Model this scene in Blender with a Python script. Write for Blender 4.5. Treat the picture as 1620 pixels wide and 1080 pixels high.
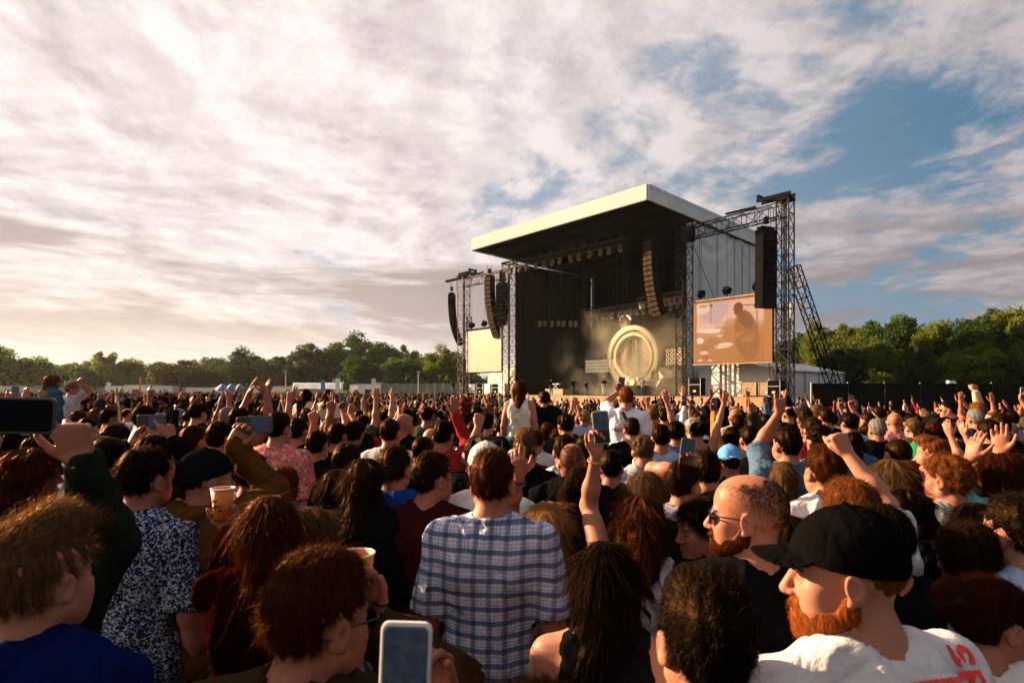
import bpy, math, random, time
import numpy as np
from mathutils import Vector, Matrix

T0 = time.time()
S = bpy.context.scene
for _o in list(bpy.data.objects):
    bpy.data.objects.remove(_o)
COL = S.collection
rad = math.radians

# ------------------------------------------------------------------ camera
F = 940.0            # focal length in pixels of the 1620 px wide photograph
CX, HY, CH = 810.0, 618.0, 2.05   # centre column, horizon row, camera height
cam_d = bpy.data.cameras.new('camera')
cam_d.sensor_width = 36.0
cam_d.lens = 36.0 * F / 1620.0
cam_d.shift_y = (HY - 540.0) / 1620.0
cam_d.clip_start = 0.05
cam_d.clip_end = 3000.0
cam_d.dof.use_dof = True
cam_d.dof.focus_distance = 9.0
cam_d.dof.aperture_fstop = 5.6
cam = bpy.data.objects.new('camera', cam_d)
COL.objects.link(cam)
cam.location = (0, 0, CH)
cam.rotation_euler = (rad(90), 0, 0)
S.camera = cam
S.render.resolution_x, S.render.resolution_y = 1024, 682

# ------------------------------------------------------------------ light
SUN_AZ = math.atan2(0.42, -0.91)      # direction to the sun on the ground plane
SUN_EL = rad(21.0)
to_sun = Vector((math.cos(SUN_AZ) * math.cos(SUN_EL), math.sin(SUN_AZ) * math.cos(SUN_EL), math.sin(SUN_EL)))
sun_d = bpy.data.lights.new('sun', 'SUN')
sun_d.energy = 5.0
sun_d.angle = rad(0.6)
sun_d.color = (1.0, 0.69, 0.41)
sun = bpy.data.objects.new('sun', sun_d)
COL.objects.link(sun)
sun.rotation_euler = to_sun.to_track_quat('Z', 'Y').to_euler()
sun.location = (-40, 10, 30)

S.view_settings.view_transform = 'Standard'
S.view_settings.look = 'None'
S.view_settings.gamma = 1.0
S.view_settings.exposure = 2.05
S.cycles.max_bounces = 6
S.cycles.diffuse_bounces = 2
S.cycles.glossy_bounces = 2
S.cycles.transmission_bounces = 3
S.cycles.transparent_max_bounces = 6
S.cycles.volume_bounces = 0
S.cycles.volume_max_steps = 64
S.cycles.caustics_reflective = False
S.cycles.caustics_refractive = False
S.cycles.use_adaptive_sampling = True
S.cycles.adaptive_threshold = 0.02
S.cycles.use_denoising = True


class NT:
    """Small helper that builds node trees."""
    def __init__(self, tree):
        self.t = tree
        tree.nodes.clear()

    def n(self, kind, ins=None, **props):
        nd = self.t.nodes.new(kind)
        for k, v in props.items():
            setattr(nd, k, v)
        if ins:
            for k, v in ins.items():
                self.put(nd.inputs[k], v)
        return nd

    def put(self, sock, v):
        if isinstance(v, bpy.types.NodeSocket):
            self.t.links.new(v, sock)
        elif isinstance(v, bpy.types.Node):
            self.t.links.new(v.outputs[0], sock)
        else:
            if hasattr(sock, 'default_value'):
                dv = sock.default_value
                if hasattr(dv, '__len__') and isinstance(v, (tuple, list)) and len(dv) == 4 and len(v) == 3:
                    v = (*v, 1.0)
                sock.default_value = v

    def m(self, op, a, b=0.0, c=0.0, clamp=False):
        nd = self.t.nodes.new('ShaderNodeMath')
        nd.operation = op
        nd.use_clamp = clamp
        self.put(nd.inputs[0], a); self.put(nd.inputs[1], b); self.put(nd.inputs[2], c)
        return nd.outputs[0]

    def mix(self, f, a, b, blend='MIX'):
        nd = self.t.nodes.new('ShaderNodeMix')
        nd.data_type = 'RGBA'
        nd.blend_type = blend
        self.put(nd.inputs['Factor'], f)
        self.put(nd.inputs[6], a); self.put(nd.inputs[7], b)
        return nd.outputs[2]

    def ramp(self, f, stops, interp='LINEAR'):
        nd = self.t.nodes.new('ShaderNodeValToRGB')
        nd.color_ramp.interpolation = interp
        el = nd.color_ramp.elements
        while len(el) > 1:
            el.remove(el[-1])
        el[0].position = stops[0][0]
        c = stops[0][1]
        el[0].color = (*c, 1) if isinstance(c, (tuple, list)) else (c, c, c, 1)
        for p, c in stops[1:]:
            e = el.new(p)
            e.color = (*c, 1) if isinstance(c, (tuple, list)) else (c, c, c, 1)
        self.put(nd.inputs[0], f)
        return nd.outputs[0]

    def mr(self, v, a, b, c=0.0, d=1.0, smooth=False):
        nd = self.t.nodes.new('ShaderNodeMapRange')
        nd.interpolation_type = 'SMOOTHSTEP' if smooth else 'LINEAR'
        for k, x in zip(('Value', 'From Min', 'From Max', 'To Min', 'To Max'), (v, a, b, c, d)):
            self.put(nd.inputs[k], x)
        return nd.outputs[0]

    def noise(self, vec, scale, detail=2.0, rough=0.5, dist=0.0, lac=2.0):
        return self.n('ShaderNodeTexNoise', {'Vector': vec, 'Scale': scale, 'Detail': detail, 'Roughness': rough, 'Distortion': dist, 'Lacunarity': lac})

    def mapping(self, vec, loc=(0, 0, 0), rot=(0, 0, 0), sc=(1, 1, 1)):
        return self.n('ShaderNodeMapping', {'Vector': vec, 'Location': loc, 'Rotation': rot, 'Scale': sc}).outputs[0]


# ------------------------------------------------------------------ sky
W = bpy.data.worlds.new('World')
S.world = W
W.use_nodes = True
w = NT(W.node_tree)
sky = w.n('ShaderNodeTexSky', sky_type='NISHITA', sun_disc=False)
sky.sun_elevation = SUN_EL
sky.sun_rotation = math.pi / 2 - SUN_AZ
sky.air_density = 1.2
sky.dust_density = 1.0
sky.ozone_density = 2.5
tc = w.n('ShaderNodeTexCoord')
sep = w.n('ShaderNodeSeparateXYZ', {0: tc.outputs['Generated']})
dx, dy, dz = sep.outputs
el = w.m('MAXIMUM', dz, 0.0)
den = w.m('ADD', el, 0.13)
px = w.m('DIVIDE', dx, den); py = w.m('DIVIDE', dy, den)
pl = w.n('ShaderNodeCombineXYZ', {0: px, 1: py, 2: 0.0}).outputs[0]
# closeness to the sun, 1 towards it
dot = w.n('ShaderNodeVectorMath', {0: tc.outputs['Generated'], 1: tuple(to_sun)}, operation='DOT_PRODUCT').outputs['Value']
warm = w.mr(dot, -0.25, 0.80, 0.0, 1.0, True)


def cover(off):
    """Cloud cover on the layer overhead: sheets drawn out along one wind direction, broken into lumps and wisps."""
    v = w.n('ShaderNodeVectorMath', {0: pl, 1: off}, operation='ADD').outputs[0]
    big = w.noise(w.mapping(v, loc=(0.4, 5.8, 2), rot=(0, 0, rad(-22)), sc=(0.9, 0.55, 1)), 0.75, 2.0, 0.5, 0.3).outputs[0]
    mid = w.noise(w.mapping(v, loc=(6.6, 9.2, 7), rot=(0, 0, rad(-26)), sc=(1.0, 0.85, 1)), 1.35, 12.0, 0.62, 0.30).outputs[0]
    fine = w.noise(w.mapping(v, loc=(7.0, 2.0, 4), rot=(0, 0, rad(-30)), sc=(1.0, 0.8, 1)), 6.5, 9.0, 0.66, 0.35).outputs[0]
    return w.m('ADD', w.m('MULTIPLY', big, 0.42), w.m('ADD', w.m('MULTIPLY', mid, 0.52), w.m('MULTIPLY', fine, 0.14)))


cov0 = cover((0, 0, 0))
cov1 = cover((-0.085, 0.035, 0))
bias = w.m('ADD', w.m('MULTIPLY', warm, 0.10), w.mr(dz, 0.0, 0.5, 0.07, 0.015))
cov = w.m('ADD', cov0, bias)
mask = w.mr(cov, 0.522, 0.600, 0.0, 1.0, True)
thick = w.mr(cov, 0.52, 0.68, 0.0, 1.0, True)
relief = w.mr(w.m('SUBTRACT', cov0, cov1), -0.06, 0.035, 0.0, 1.0)      # 1 on faces turned to the sun
# long flat bands low in the sky
band = w.noise(w.mapping(tc.outputs['Generated'], loc=(0.3, 0.1, 0.57), rot=(0, rad(6), 0), sc=(0.9, 0.9, 5.5)), 1.25, 8.0, 0.58, 0.4).outputs[0]
bandm = w.m('MULTIPLY', w.mr(band, 0.44, 0.53, 0.0, 1.0, True), w.mr(dz, 0.17, 0.33, 1.0, 0.0, True))
bandm = w.m('MULTIPLY', bandm, w.mr(dz, 0.045, 0.11, 0.0, 1.0, True))
lit = w.mix(warm, (4.2, 3.75, 3.8, 1), (8.4, 7.5, 7.0, 1))
grey = w.mix(warm, (1.35, 1.25, 1.33, 1), (3.3, 2.75, 2.7, 1))
sh = w.m('MULTIPLY', w.m('SUBTRACT', 1.0, relief), w.m('ADD', 0.35, w.m('MULTIPLY', thick, 0.75)))
ccol = w.mix(w.m('MULTIPLY', sh, w.m('SUBTRACT', 1.0, w.m('MULTIPLY', warm, 0.42)), clamp=True), lit, grey)
ccol = w.mix(w.m('MULTIPLY', bandm, 0.92), ccol, w.mix(warm, (2.1, 1.85, 1.9, 1), (3.6, 2.85, 2.65, 1)))
blue = w.mix(0.8, sky.outputs[0], (0.36, 1.35, 2.15, 1))
blue = w.mix(w.mr(dz, 0.0, 0.35, 0.65, 0.0), blue, (2.3, 3.0, 3.7, 1))
blue = w.mix(w.m('MULTIPLY', warm, 0.75), blue, (4.6, 4.7, 5.1, 1))
col = w.mix(mask, blue, ccol)
gl = w.m('MULTIPLY', w.mr(dz, 0.0, 0.26, 1.0, 0.0, True), w.mr(dot, 0.25, 0.98, 0.0, 1.0, True))
col = w.mix(w.m('MULTIPLY', gl, 0.6), col, (9.5, 7.9, 6.0, 1))
hz = w.mr(dz, 0.0, 0.09, 0.75, 0.0, True)
col = w.mix(hz, col, w.mix(warm, (3.2, 2.95, 3.1, 1), (7.6, 6.1, 4.9, 1)))
col = w.mix(1.0, col, (0.62, 0.625, 0.645, 1), 'MULTIPLY')
bg = w.n('ShaderNodeBackground', {'Color': col, 'Strength': 0.05})
wo = w.n('ShaderNodeOutputWorld', {'Surface': bg.outputs[0]})


# ------------------------------------------------------------------ object helpers
def unproj(x, y, Y):
    """Point at distance Y in front of the camera that falls on photo pixel x, y."""
    return Vector(((x - CX) / F * Y, Y, CH + (HY - y) / F * Y))


def tag(o, label=None, cat=None, group=None, kind=None):
    if label: o['label'] = label
    if cat: o['category'] = cat
    if group: o['group'] = group
    if kind: o['kind'] = kind
    return o


def empty(name, loc=(0, 0, 0), rz=0.0, label=None, cat=None, group=None):
    o = bpy.data.objects.new(name, None)
    o.empty_display_size = 0.1
    COL.objects.link(o)
    o.location = loc
    o.rotation_euler = (0, 0, rz)
    return tag(o, label, cat, group)


def np_mesh(name, V, Q, mats=None, smooth=True, mi=None, attrs=None):
    """Mesh from arrays; Q is (n,4) or (n,3) or a list of both."""
    me = bpy.data.meshes.new(name)
    V = np.asarray(V, dtype=np.float32)
    Qs = Q if isinstance(Q, list) else [Q]
    Qs = [np.asarray(q, dtype=np.int32) for q in Qs if len(q)]
    me.vertices.add(len(V))
    me.vertices.foreach_set('co', V.ravel())
    nl = sum(q.size for q in Qs); nf = sum(len(q) for q in Qs)
    me.loops.add(nl)
    me.polygons.add(nf)
    if nl:
        me.loops.foreach_set('vertex_index', np.concatenate([q.ravel() for q in Qs]))
        sizes = np.concatenate([np.full(len(q), q.shape[1], np.int32) for q in Qs])
        starts = np.concatenate([[0], np.cumsum(sizes)[:-1]]).astype(np.int32)
        me.polygons.foreach_set('loop_start', starts)
        if mi is not None:
            me.polygons.foreach_set('material_index', np.asarray(mi, dtype=np.int32))
    me.update(calc_edges=True)
    if nf:
        me.polygons.foreach_set('use_smooth', np.full(nf, bool(smooth)))
    if attrs:
        for an, (dom, ty, arr) in attrs.items():
            a = me.attributes.new(an, ty, dom)
            key = 'color' if ty.endswith('COLOR') else 'value'
            a.data.foreach_set(key, np.asarray(arr, dtype=np.float32).ravel())
    for m_ in (mats or []):
        me.materials.append(m_)
    return me


def link(name, me, parent=None, color=None):
    o = bpy.data.objects.new(name, me)
    COL.objects.link(o)
    if parent is not None:
        o.parent = parent
    if color is not None:
        o.color = (*color, 1.0)
    return o


class MB:
    """Mesh builder of many simple solids, linked as one mesh object."""
    def __init__(self):
        self.v = []; self.f4 = []; self.f3 = []; self.n = 0; self.m4 = []; self.m3 = []

    def add(self, V, Q, mi=0):
        V = np.asarray(V, dtype=float).reshape(-1, 3)
        Q = np.asarray(Q, dtype=int)
        if Q.shape[1] == 4:
            self.f4.append(Q + self.n); self.m4 += [mi] * len(Q)
        else:
            self.f3.append(Q + self.n); self.m3 += [mi] * len(Q)
        self.v.append(V); self.n += len(V)

    def box(self, c, s, R=None, mi=0):
        c = np.array(c, float); h = np.array(s, float) / 2
        V = np.array([[x, y, z] for x in (-1, 1) for y in (-1, 1) for z in (-1, 1)]) * h
        if R is not None:
            V = V @ np.array(R).T
        Q = [[0, 1, 3, 2], [4, 6, 7, 5], [0, 4, 5, 1], [2, 3, 7, 6], [0, 2, 6, 4], [1, 5, 7, 3]]
        self.add(V + c, Q, mi)

    def hexa(self, P, mi=0):
        """Eight corners: bottom ring of four then top ring of four."""
        Q = [[0, 3, 2, 1], [4, 5, 6, 7], [0, 1, 5, 4], [1, 2, 6, 5], [2, 3, 7, 6], [3, 0, 4, 7]]
        self.add(P, Q, mi)

    def tube(self, a, b, r, r2=None, n=6, mi=0, caps=True):
        a = np.array(a, float); b = np.array(b, float)
        r2 = r if r2 is None else r2
        d = b - a; L = np.linalg.norm(d)
        if L < 1e-6: return
        d /= L
        u = np.cross(d, [0, 0, 1.0]) if abs(d[2]) < 0.9 else np.cross(d, [1.0, 0, 0])
        u /= np.linalg.norm(u); v = np.cross(d, u)
        t = np.arange(n) / n * 2 * math.pi + math.pi / n
        ring = np.outer(np.cos(t), u) + np.outer(np.sin(t), v)
        V = np.vstack([a + ring * r, b + ring * r2])
        i = np.arange(n); j = (i + 1) % n
        self.add(V, np.stack([i, j, j + n, i + n], 1), mi)
        if caps:
            V2 = np.vstack([a + ring * r, [a], b + ring * r2, [b]])
            T = [[n, jj, ii] for ii, jj in zip(i, j)] + [[2 * n + 1, n + 1 + ii, n + 1 + jj] for ii, jj in zip(i, j)]
            self.add(V2, T, mi)

    def path(self, pts, r, n=6, mi=0, r2=None):
        k = len(pts) - 1
        for q in range(k):
            ra = r if r2 is None else r + (r2 - r) * q / k
            rb = r if r2 is None else r + (r2 - r) * (q + 1) / k
            self.tube(pts[q], pts[q + 1], ra, rb, n, mi)

    def lathe(self, prof, c=(0, 0, 0), n=16, mi=0, sx=1.0, sy=1.0):
        V = []
        for r, z in prof:
            for k in range(n):
                a = 2 * math.pi * k / n
                V.append([c[0] + r * math.cos(a) * sx, c[1] + r * math.sin(a) * sy, c[2] + z])
        Q = []
        for j in range(len(prof) - 1):
            for k in range(n):
                k2 = (k + 1) % n
                Q.append([j * n + k, j * n + k2, (j + 1) * n + k2, (j + 1) * n + k])
        self.add(V, Q, mi)

    def prism(self, poly, d, mi=0):
        """Extrude a planar 3-D polygon (fan) by vector d."""
        P = np.array(poly, float); n = len(P); d = np.array(d, float)
        V = np.vstack([P, P + d, [P.mean(0)], [P.mean(0) + d]])
        i = np.arange(n); j = (i + 1) % n
        self.add(V, np.stack([i, j, j + n, i + n], 1), mi)
        self.add(V, [[2 * n, b, a] for a, b in zip(i, j)] + [[2 * n + 1, a + n, b + n] for a, b in zip(i, j)], mi)

    def mesh(self, name, mats, smooth=False):
        Q = []; mi = []
        if self.f4: Q.append(np.vstack(self.f4)); mi += self.m4
        if self.f3: Q.append(np.vstack(self.f3)); mi += self.m3
        mats = mats if isinstance(mats, (list, tuple)) else [mats]
        return np_mesh(name, np.vstack(self.v), Q, mats, smooth, mi)

    def build(self, name, mats, parent=None, smooth=False, color=None):
        return link(name, self.mesh(name, mats, smooth), parent, color)


# ------------------------------------------------------------------ materials
MATS = {}


def mat(name, base, rough=0.6, metal=0.0, spec=0.4, vary=0.0, vscale=5.0, bump=0.0, bscale=40.0, emit=None, estr=0.0, dirt=0.0, transl=0.0):
    if name in MATS: return MATS[name]
    m_ = bpy.data.materials.new(name)
    m_.use_nodes = True
    t = NT(m_.node_tree)
    tc = t.n('ShaderNodeTexCoord')
    c = base
    if vary or dirt:
        nz = t.noise(tc.outputs['Object'], vscale, 6.0, 0.6).outputs[0]
        f = t.mr(nz, 0.3, 0.7, 1.0 - vary, 1.0 + vary)
        cc = t.n('ShaderNodeCombineXYZ', {0: f, 1: f, 2: f}).outputs[0]
        c = t.mix(1.0, (*base, 1), cc, 'MULTIPLY')
        if dirt:
            nz2 = t.noise(tc.outputs['Object'], vscale * 0.35, 8.0, 0.7).outputs[0]
            c = t.mix(t.m('MULTIPLY', t.mr(nz2, 0.48, 0.7), dirt), c, (0.06, 0.05, 0.04, 1))
    p = t.n('ShaderNodeBsdfPrincipled', {'Base Color': c if not isinstance(c, tuple) or len(c) == 4 else (*c, 1), 'Roughness': rough, 'Metallic': metal, 'Specular IOR Level': spec})
    if spec <= .15 and emit is None:
        p = t.n('ShaderNodeBsdfDiffuse', {'Color': c if not isinstance(c, tuple) or len(c) == 4 else (*c, 1)})
    if bump:
        nb = t.noise(tc.outputs['Object'], bscale, 4.0, 0.6).outputs[0]
        t.put(p.inputs['Normal'], t.n('ShaderNodeBump', {'Height': nb, 'Strength': bump, 'Distance': 0.02}))
    if emit is not None:
        t.put(p.inputs['Emission Color'], (*emit, 1)); p.inputs['Emission Strength'].default_value = estr
    sh = p.outputs[0]
    if transl:
        tr = t.n('ShaderNodeBsdfTranslucent', {'Color': c if not isinstance(c, tuple) or len(c) == 4 else (*c, 1)})
        sh = t.n('ShaderNodeMixShader', {0: transl, 1: sh, 2: tr.outputs[0]}).outputs[0]
    t.n('ShaderNodeOutputMaterial', {'Surface': sh})
    MATS[name] = m_
    return m_


def mat_fn(name, fn):
    """Material from a function of (node helper, texcoord) that returns a dict of Principled inputs (may hold 'transl')."""
    if name in MATS: return MATS[name]
    m_ = bpy.data.materials.new(name)
    m_.use_nodes = True
    t = NT(m_.node_tree)
    tc = t.n('ShaderNodeTexCoord')
    d = fn(t, tc)
    transl = d.pop('transl', 0)
    trc = d.pop('trcol', None)
    if d.get('Specular IOR Level', .5) <= .15 and 'Emission Color' not in d:
        p = t.n('ShaderNodeBsdfDiffuse', {k_: v_ for k_, v_ in (('Color', d['Base Color']), ('Normal', d.get('Normal'))) if v_ is not None})
    else:
        p = t.n('ShaderNodeBsdfPrincipled', d)
    sh = p.outputs[0]
    if transl:
        tr = t.n('ShaderNodeBsdfTranslucent', {'Color': trc if trc is not None else d['Base Color']})
        sh = t.n('ShaderNodeMixShader', {0: transl, 1: sh, 2: tr.outputs[0]}).outputs[0]
    t.n('ShaderNodeOutputMaterial', {'Surface': sh})
    MATS[name] = m_
    return m_


def _bump(t, vec, scale, dist, strength=1.0, detail=4.0, sc=(1, 1, 1), rough=0.6):
    nb = t.noise(t.mapping(vec, sc=sc), scale, detail, rough).outputs[0]
    return t.n('ShaderNodeBump', {'Height': nb, 'Strength': strength, 'Distance': dist}).outputs[0]


def _fabric(t, tc):
    oi = t.n('ShaderNodeObjectInfo')
    O = tc.outputs['Object']
    nz = t.noise(O, 9.0, 5.0, 0.6).outputs[0]
    f = t.mr(nz, 0.3, 0.7, 0.78, 1.18)
    c = t.mix(1.0, oi.outputs['Color'], t.n('ShaderNodeCombineXYZ', {0: f, 1: f, 2: f}).outputs[0], 'MULTIPLY')
    b1 = t.noise(t.mapping(O, sc=(1, 1, .55)), 9.0, 3.0, 0.5, 0.6).outputs[0]
    b2 = t.noise(O, 260.0, 2.0, 0.5).outputs[0]
    h = t.m('ADD', t.m('MULTIPLY', b1, 1.0), t.m('MULTIPLY', b2, 0.04))
    return {'Base Color': c, 'Roughness': 0.9, 'Specular IOR Level': 0.04, 'Normal': t.n('ShaderNodeBump', {'Height': h, 'Strength': 0.75, 'Distance': 0.035})}


def _skin(t, tc):
    oi = t.n('ShaderNodeObjectInfo')
    O = tc.outputs['Object']
    n1 = t.noise(O, 18.0, 4.0, 0.6).outputs[0]
    c = t.mix(t.mr(n1, 0.35, 0.7, 0.0, 0.45), oi.outputs['Color'], (0.50, 0.15, 0.10, 1))
    n2 = t.noise(O, 190.0, 3.0, 0.6).outputs[0]
    return {'Base Color': c, 'Roughness': 0.5, 'Specular IOR Level': 0.18, 'Subsurface Weight': 0.10, 'Subsurface Radius': (0.012, 0.004, 0.002), 'Subsurface Scale': 1.0,
            'Normal': t.n('ShaderNodeBump', {'Height': t.m('ADD', n1, t.m('MULTIPLY', n2, .25)), 'Strength': 0.25, 'Distance': 0.004})}


def _hair_mat():
    m_ = bpy.data.materials.new('hair'); m_.use_nodes = True
    t = NT(m_.node_tree)
    tc = t.n('ShaderNodeTexCoord')
    oi = t.n('ShaderNodeObjectInfo')
    n1 = t.noise(t.mapping(tc.outputs['Object'], sc=(1, 1, 0.12)), 120.0, 4.0, 0.65).outputs[0]
    f = t.mr(n1, 0.3, 0.7, 0.45, 1.6)
    c = t.mix(1.0, oi.outputs['Color'], t.n('ShaderNodeCombineXYZ', {0: f, 1: f, 2: f}).outputs[0], 'MULTIPLY')
    nb = t.n('ShaderNodeBump', {'Height': n1, 'Strength': 0.7, 'Distance': 0.005}).outputs[0]
    d = t.n('ShaderNodeBsdfDiffuse', {'Color': c, 'Normal': nb})
    tr = t.n('ShaderNodeBsdfTranslucent', {'Color': t.mix(1.0, c, (1.25, .95, .7, 1), 'MULTIPLY')})
    g = t.n('ShaderNodeBsdfGlossy', {'Color': t.mix(.35, (.9, .50, .26, 1), c), 'Roughness': .34, 'Normal': nb})
    a = t.n('ShaderNodeMixShader', {0: .32, 1: d.outputs[0], 2: tr.outputs[0]})
    lw = t.n('ShaderNodeLayerWeight', {'Blend': .5, 'Normal': nb}).outputs['Facing']
    b = t.n('ShaderNodeMixShader', {0: t.m('ADD', .008, t.m('MULTIPLY', t.m('POWER', lw, 4.0), .16)), 1: a.outputs[0], 2: g.outputs[0]})
    t.n('ShaderNodeOutputMaterial', {'Surface': b.outputs[0]})
    return m_


def _plaid(t, tc):
    O = tc.outputs['Object']
    wob = t.noise(O, 5.0, 3.0, 0.5).outputs[1]
    v = t.n('ShaderNodeVectorMath', {0: O, 1: t.n('ShaderNodeVectorMath', {0: wob, 3: 0.022}, operation='SCALE').outputs[0]}, operation='ADD').outputs[0]
    s = t.n('ShaderNodeSeparateXYZ', {0: v})

    def stripes(co, per, wide, off=0.0):
        fr = t.m('FRACT', t.m('ADD', t.m('DIVIDE', co, per), off))
        d = t.m('ABSOLUTE', t.m('SUBTRACT', fr, 0.5))
        return t.mr(d, wide, wide + 0.05, 1.0, 0.0)
    v1 = t.m('MAXIMUM', stripes(s.outputs[0], 0.058, 0.13), t.m('MULTIPLY', stripes(s.outputs[0], 0.0145, 0.10, .3), .55))
    v2 = t.m('MAXIMUM', stripes(s.outputs[2], 0.050, 0.15), t.m('MULTIPLY', stripes(s.outputs[2], 0.0125, 0.11, .2), .55))
    vv = t.m('MULTIPLY', v1, t.mr(t.noise(O, 3.0, 2.0).outputs[0], .35, .65, .7, 1.0))
    base = (0.52, 0.52, 0.62, 1); navy = (0.018, 0.045, 0.115, 1)
    c = t.mix(t.m('MULTIPLY', vv, .72), base, navy)
    c = t.mix(t.m('MULTIPLY', v2, .78), c, navy)
    b1 = t.noise(t.mapping(O, sc=(1.2, 1, .5)), 8.0, 3.0, 0.5, 0.6).outputs[0]
    return {'Base Color': c, 'Roughness': 0.9, 'Specular IOR Level': 0.1, 'Normal': t.n('ShaderNodeBump', {'Height': b1, 'Strength': 0.9, 'Distance': 0.05})}


def _speckle(t, tc):
    O = tc.outputs['Object']
    a = t.noise(O, 95.0, 3.0, 0.7, 0.8).outputs[0]
    b = t.noise(O, 9.0, 2.0, 0.5).outputs[0]
    m1 = t.mr(t.m('ADD', a, t.m('MULTIPLY', b, .12)), 0.575, 0.625)
    c = t.mix(m1, (0.008, 0.014, 0.040, 1), (0.36, 0.40, 0.50, 1))
    b1 = t.noise(t.mapping(O, sc=(1.2, 1, .5)), 7.0, 3.0, 0.5, 0.6).outputs[0]
    return {'Base Color': c, 'Roughness': 0.9, 'Specular IOR Level': 0.1, 'Normal': t.n('ShaderNodeBump', {'Height': b1, 'Strength': 0.9, 'Distance': 0.05})}


def _floral(t, tc):
    O = tc.outputs['Object']
    a = t.noise(O, 17.0, 3.0, 0.6, 2.2).outputs[0]
    b = t.noise(t.mapping(O, loc=(3, 1, 2)), 22.0, 2.0, 0.6, 2.5).outputs[0]
    c = t.mix(t.mr(a, .5, .56), (0.55, 0.12, 0.09, 1), (0.62, 0.30, 0.20, 1))
    c = t.mix(t.mr(b, .58, .62), c, (0.03, 0.07, 0.20, 1))
    return {'Base Color': c, 'Roughness': 0.85, 'Specular IOR Level': 0.15, 'Normal': _bump(t, O, 9.0, .03)}


def _denim(t, tc):
    O = tc.outputs['Object']
    a = t.noise(O, 12.0, 6.0, 0.65).outputs[0]
    c = t.mix(t.mr(a, .3, .7), (0.03, 0.06, 0.11, 1), (0.09, 0.14, 0.21, 1))
    return {'Base Color': c, 'Roughness': 0.85, 'Specular IOR Level': 0.15, 'Normal': _bump(t, O, 9.0, .04)}


def _stripe(t, tc):
    O = tc.outputs['Object']
    s = t.n('ShaderNodeSeparateXYZ', {0: O})
    fr = t.m('FRACT', t.m('DIVIDE', s.outputs[2], 0.06))
    c = t.mix(t.mr(fr, .48, .52), (0.5, 0.5, 0.52, 1), (0.03, 0.04, 0.07, 1))
    return {'Base Color': c, 'Roughness': 0.85, 'Specular IOR Level': 0.15, 'Normal': _bump(t, O, 9.0, .04)}


M_FAB = mat_fn('fabric', _fabric)
M_SKIN = mat_fn('skin', _skin)
M_HAIR = _hair_mat()
M_PLAID = mat_fn('plaid_cotton', _plaid)
M_SPECK = mat_fn('speckled_cotton', _speckle)
M_FLORAL = mat_fn('floral_cotton', _floral)
M_DENIM = mat_fn('denim', _denim)
M_STRIPE = mat_fn('striped_cotton', _stripe)
M_LIP = mat('lip', (0.33, 0.07, 0.06), 0.4, vary=.1)
M_EYE = mat('eye_white', (0.20, 0.16, 0.14), 0.4, spec=.2)
M_IRIS = mat('iris', (0.02, 0.02, 0.02), 0.1)
M_BLACKP = mat('black_plastic', (0.012, 0.012, 0.013), 0.3, vary=.2)
M_RUBBER = mat('black_rubber', (0.018, 0.018, 0.018), 0.6, vary=.2)
M_LENS = mat('tinted_lens', (0.01, 0.008, 0.006), 0.06, spec=.8)
M_METAL = mat('polished_metal', (0.55, 0.52, 0.48), 0.25, metal=1.0)
M_SHOE = mat('shoe_leather', (0.05, 0.045, 0.04), 0.6, vary=.3)
# ------------------------------------------------------------------ distance-field modelling of bodies, clothes and hair
def axis_pts(lo, hi, coarse, fines):
    """Grid coordinates from lo to hi, coarse with finer stretches [(a, b, step)]."""
    pts = [lo]
    x = lo
    while x < hi:
        st = coarse
        for a, b, s_ in fines:
            if a - coarse * 0.5 <= x < b:
                st = min(st, s_)
        x += st
        pts.append(x)
    return np.array(pts, dtype=np.float32)


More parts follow.
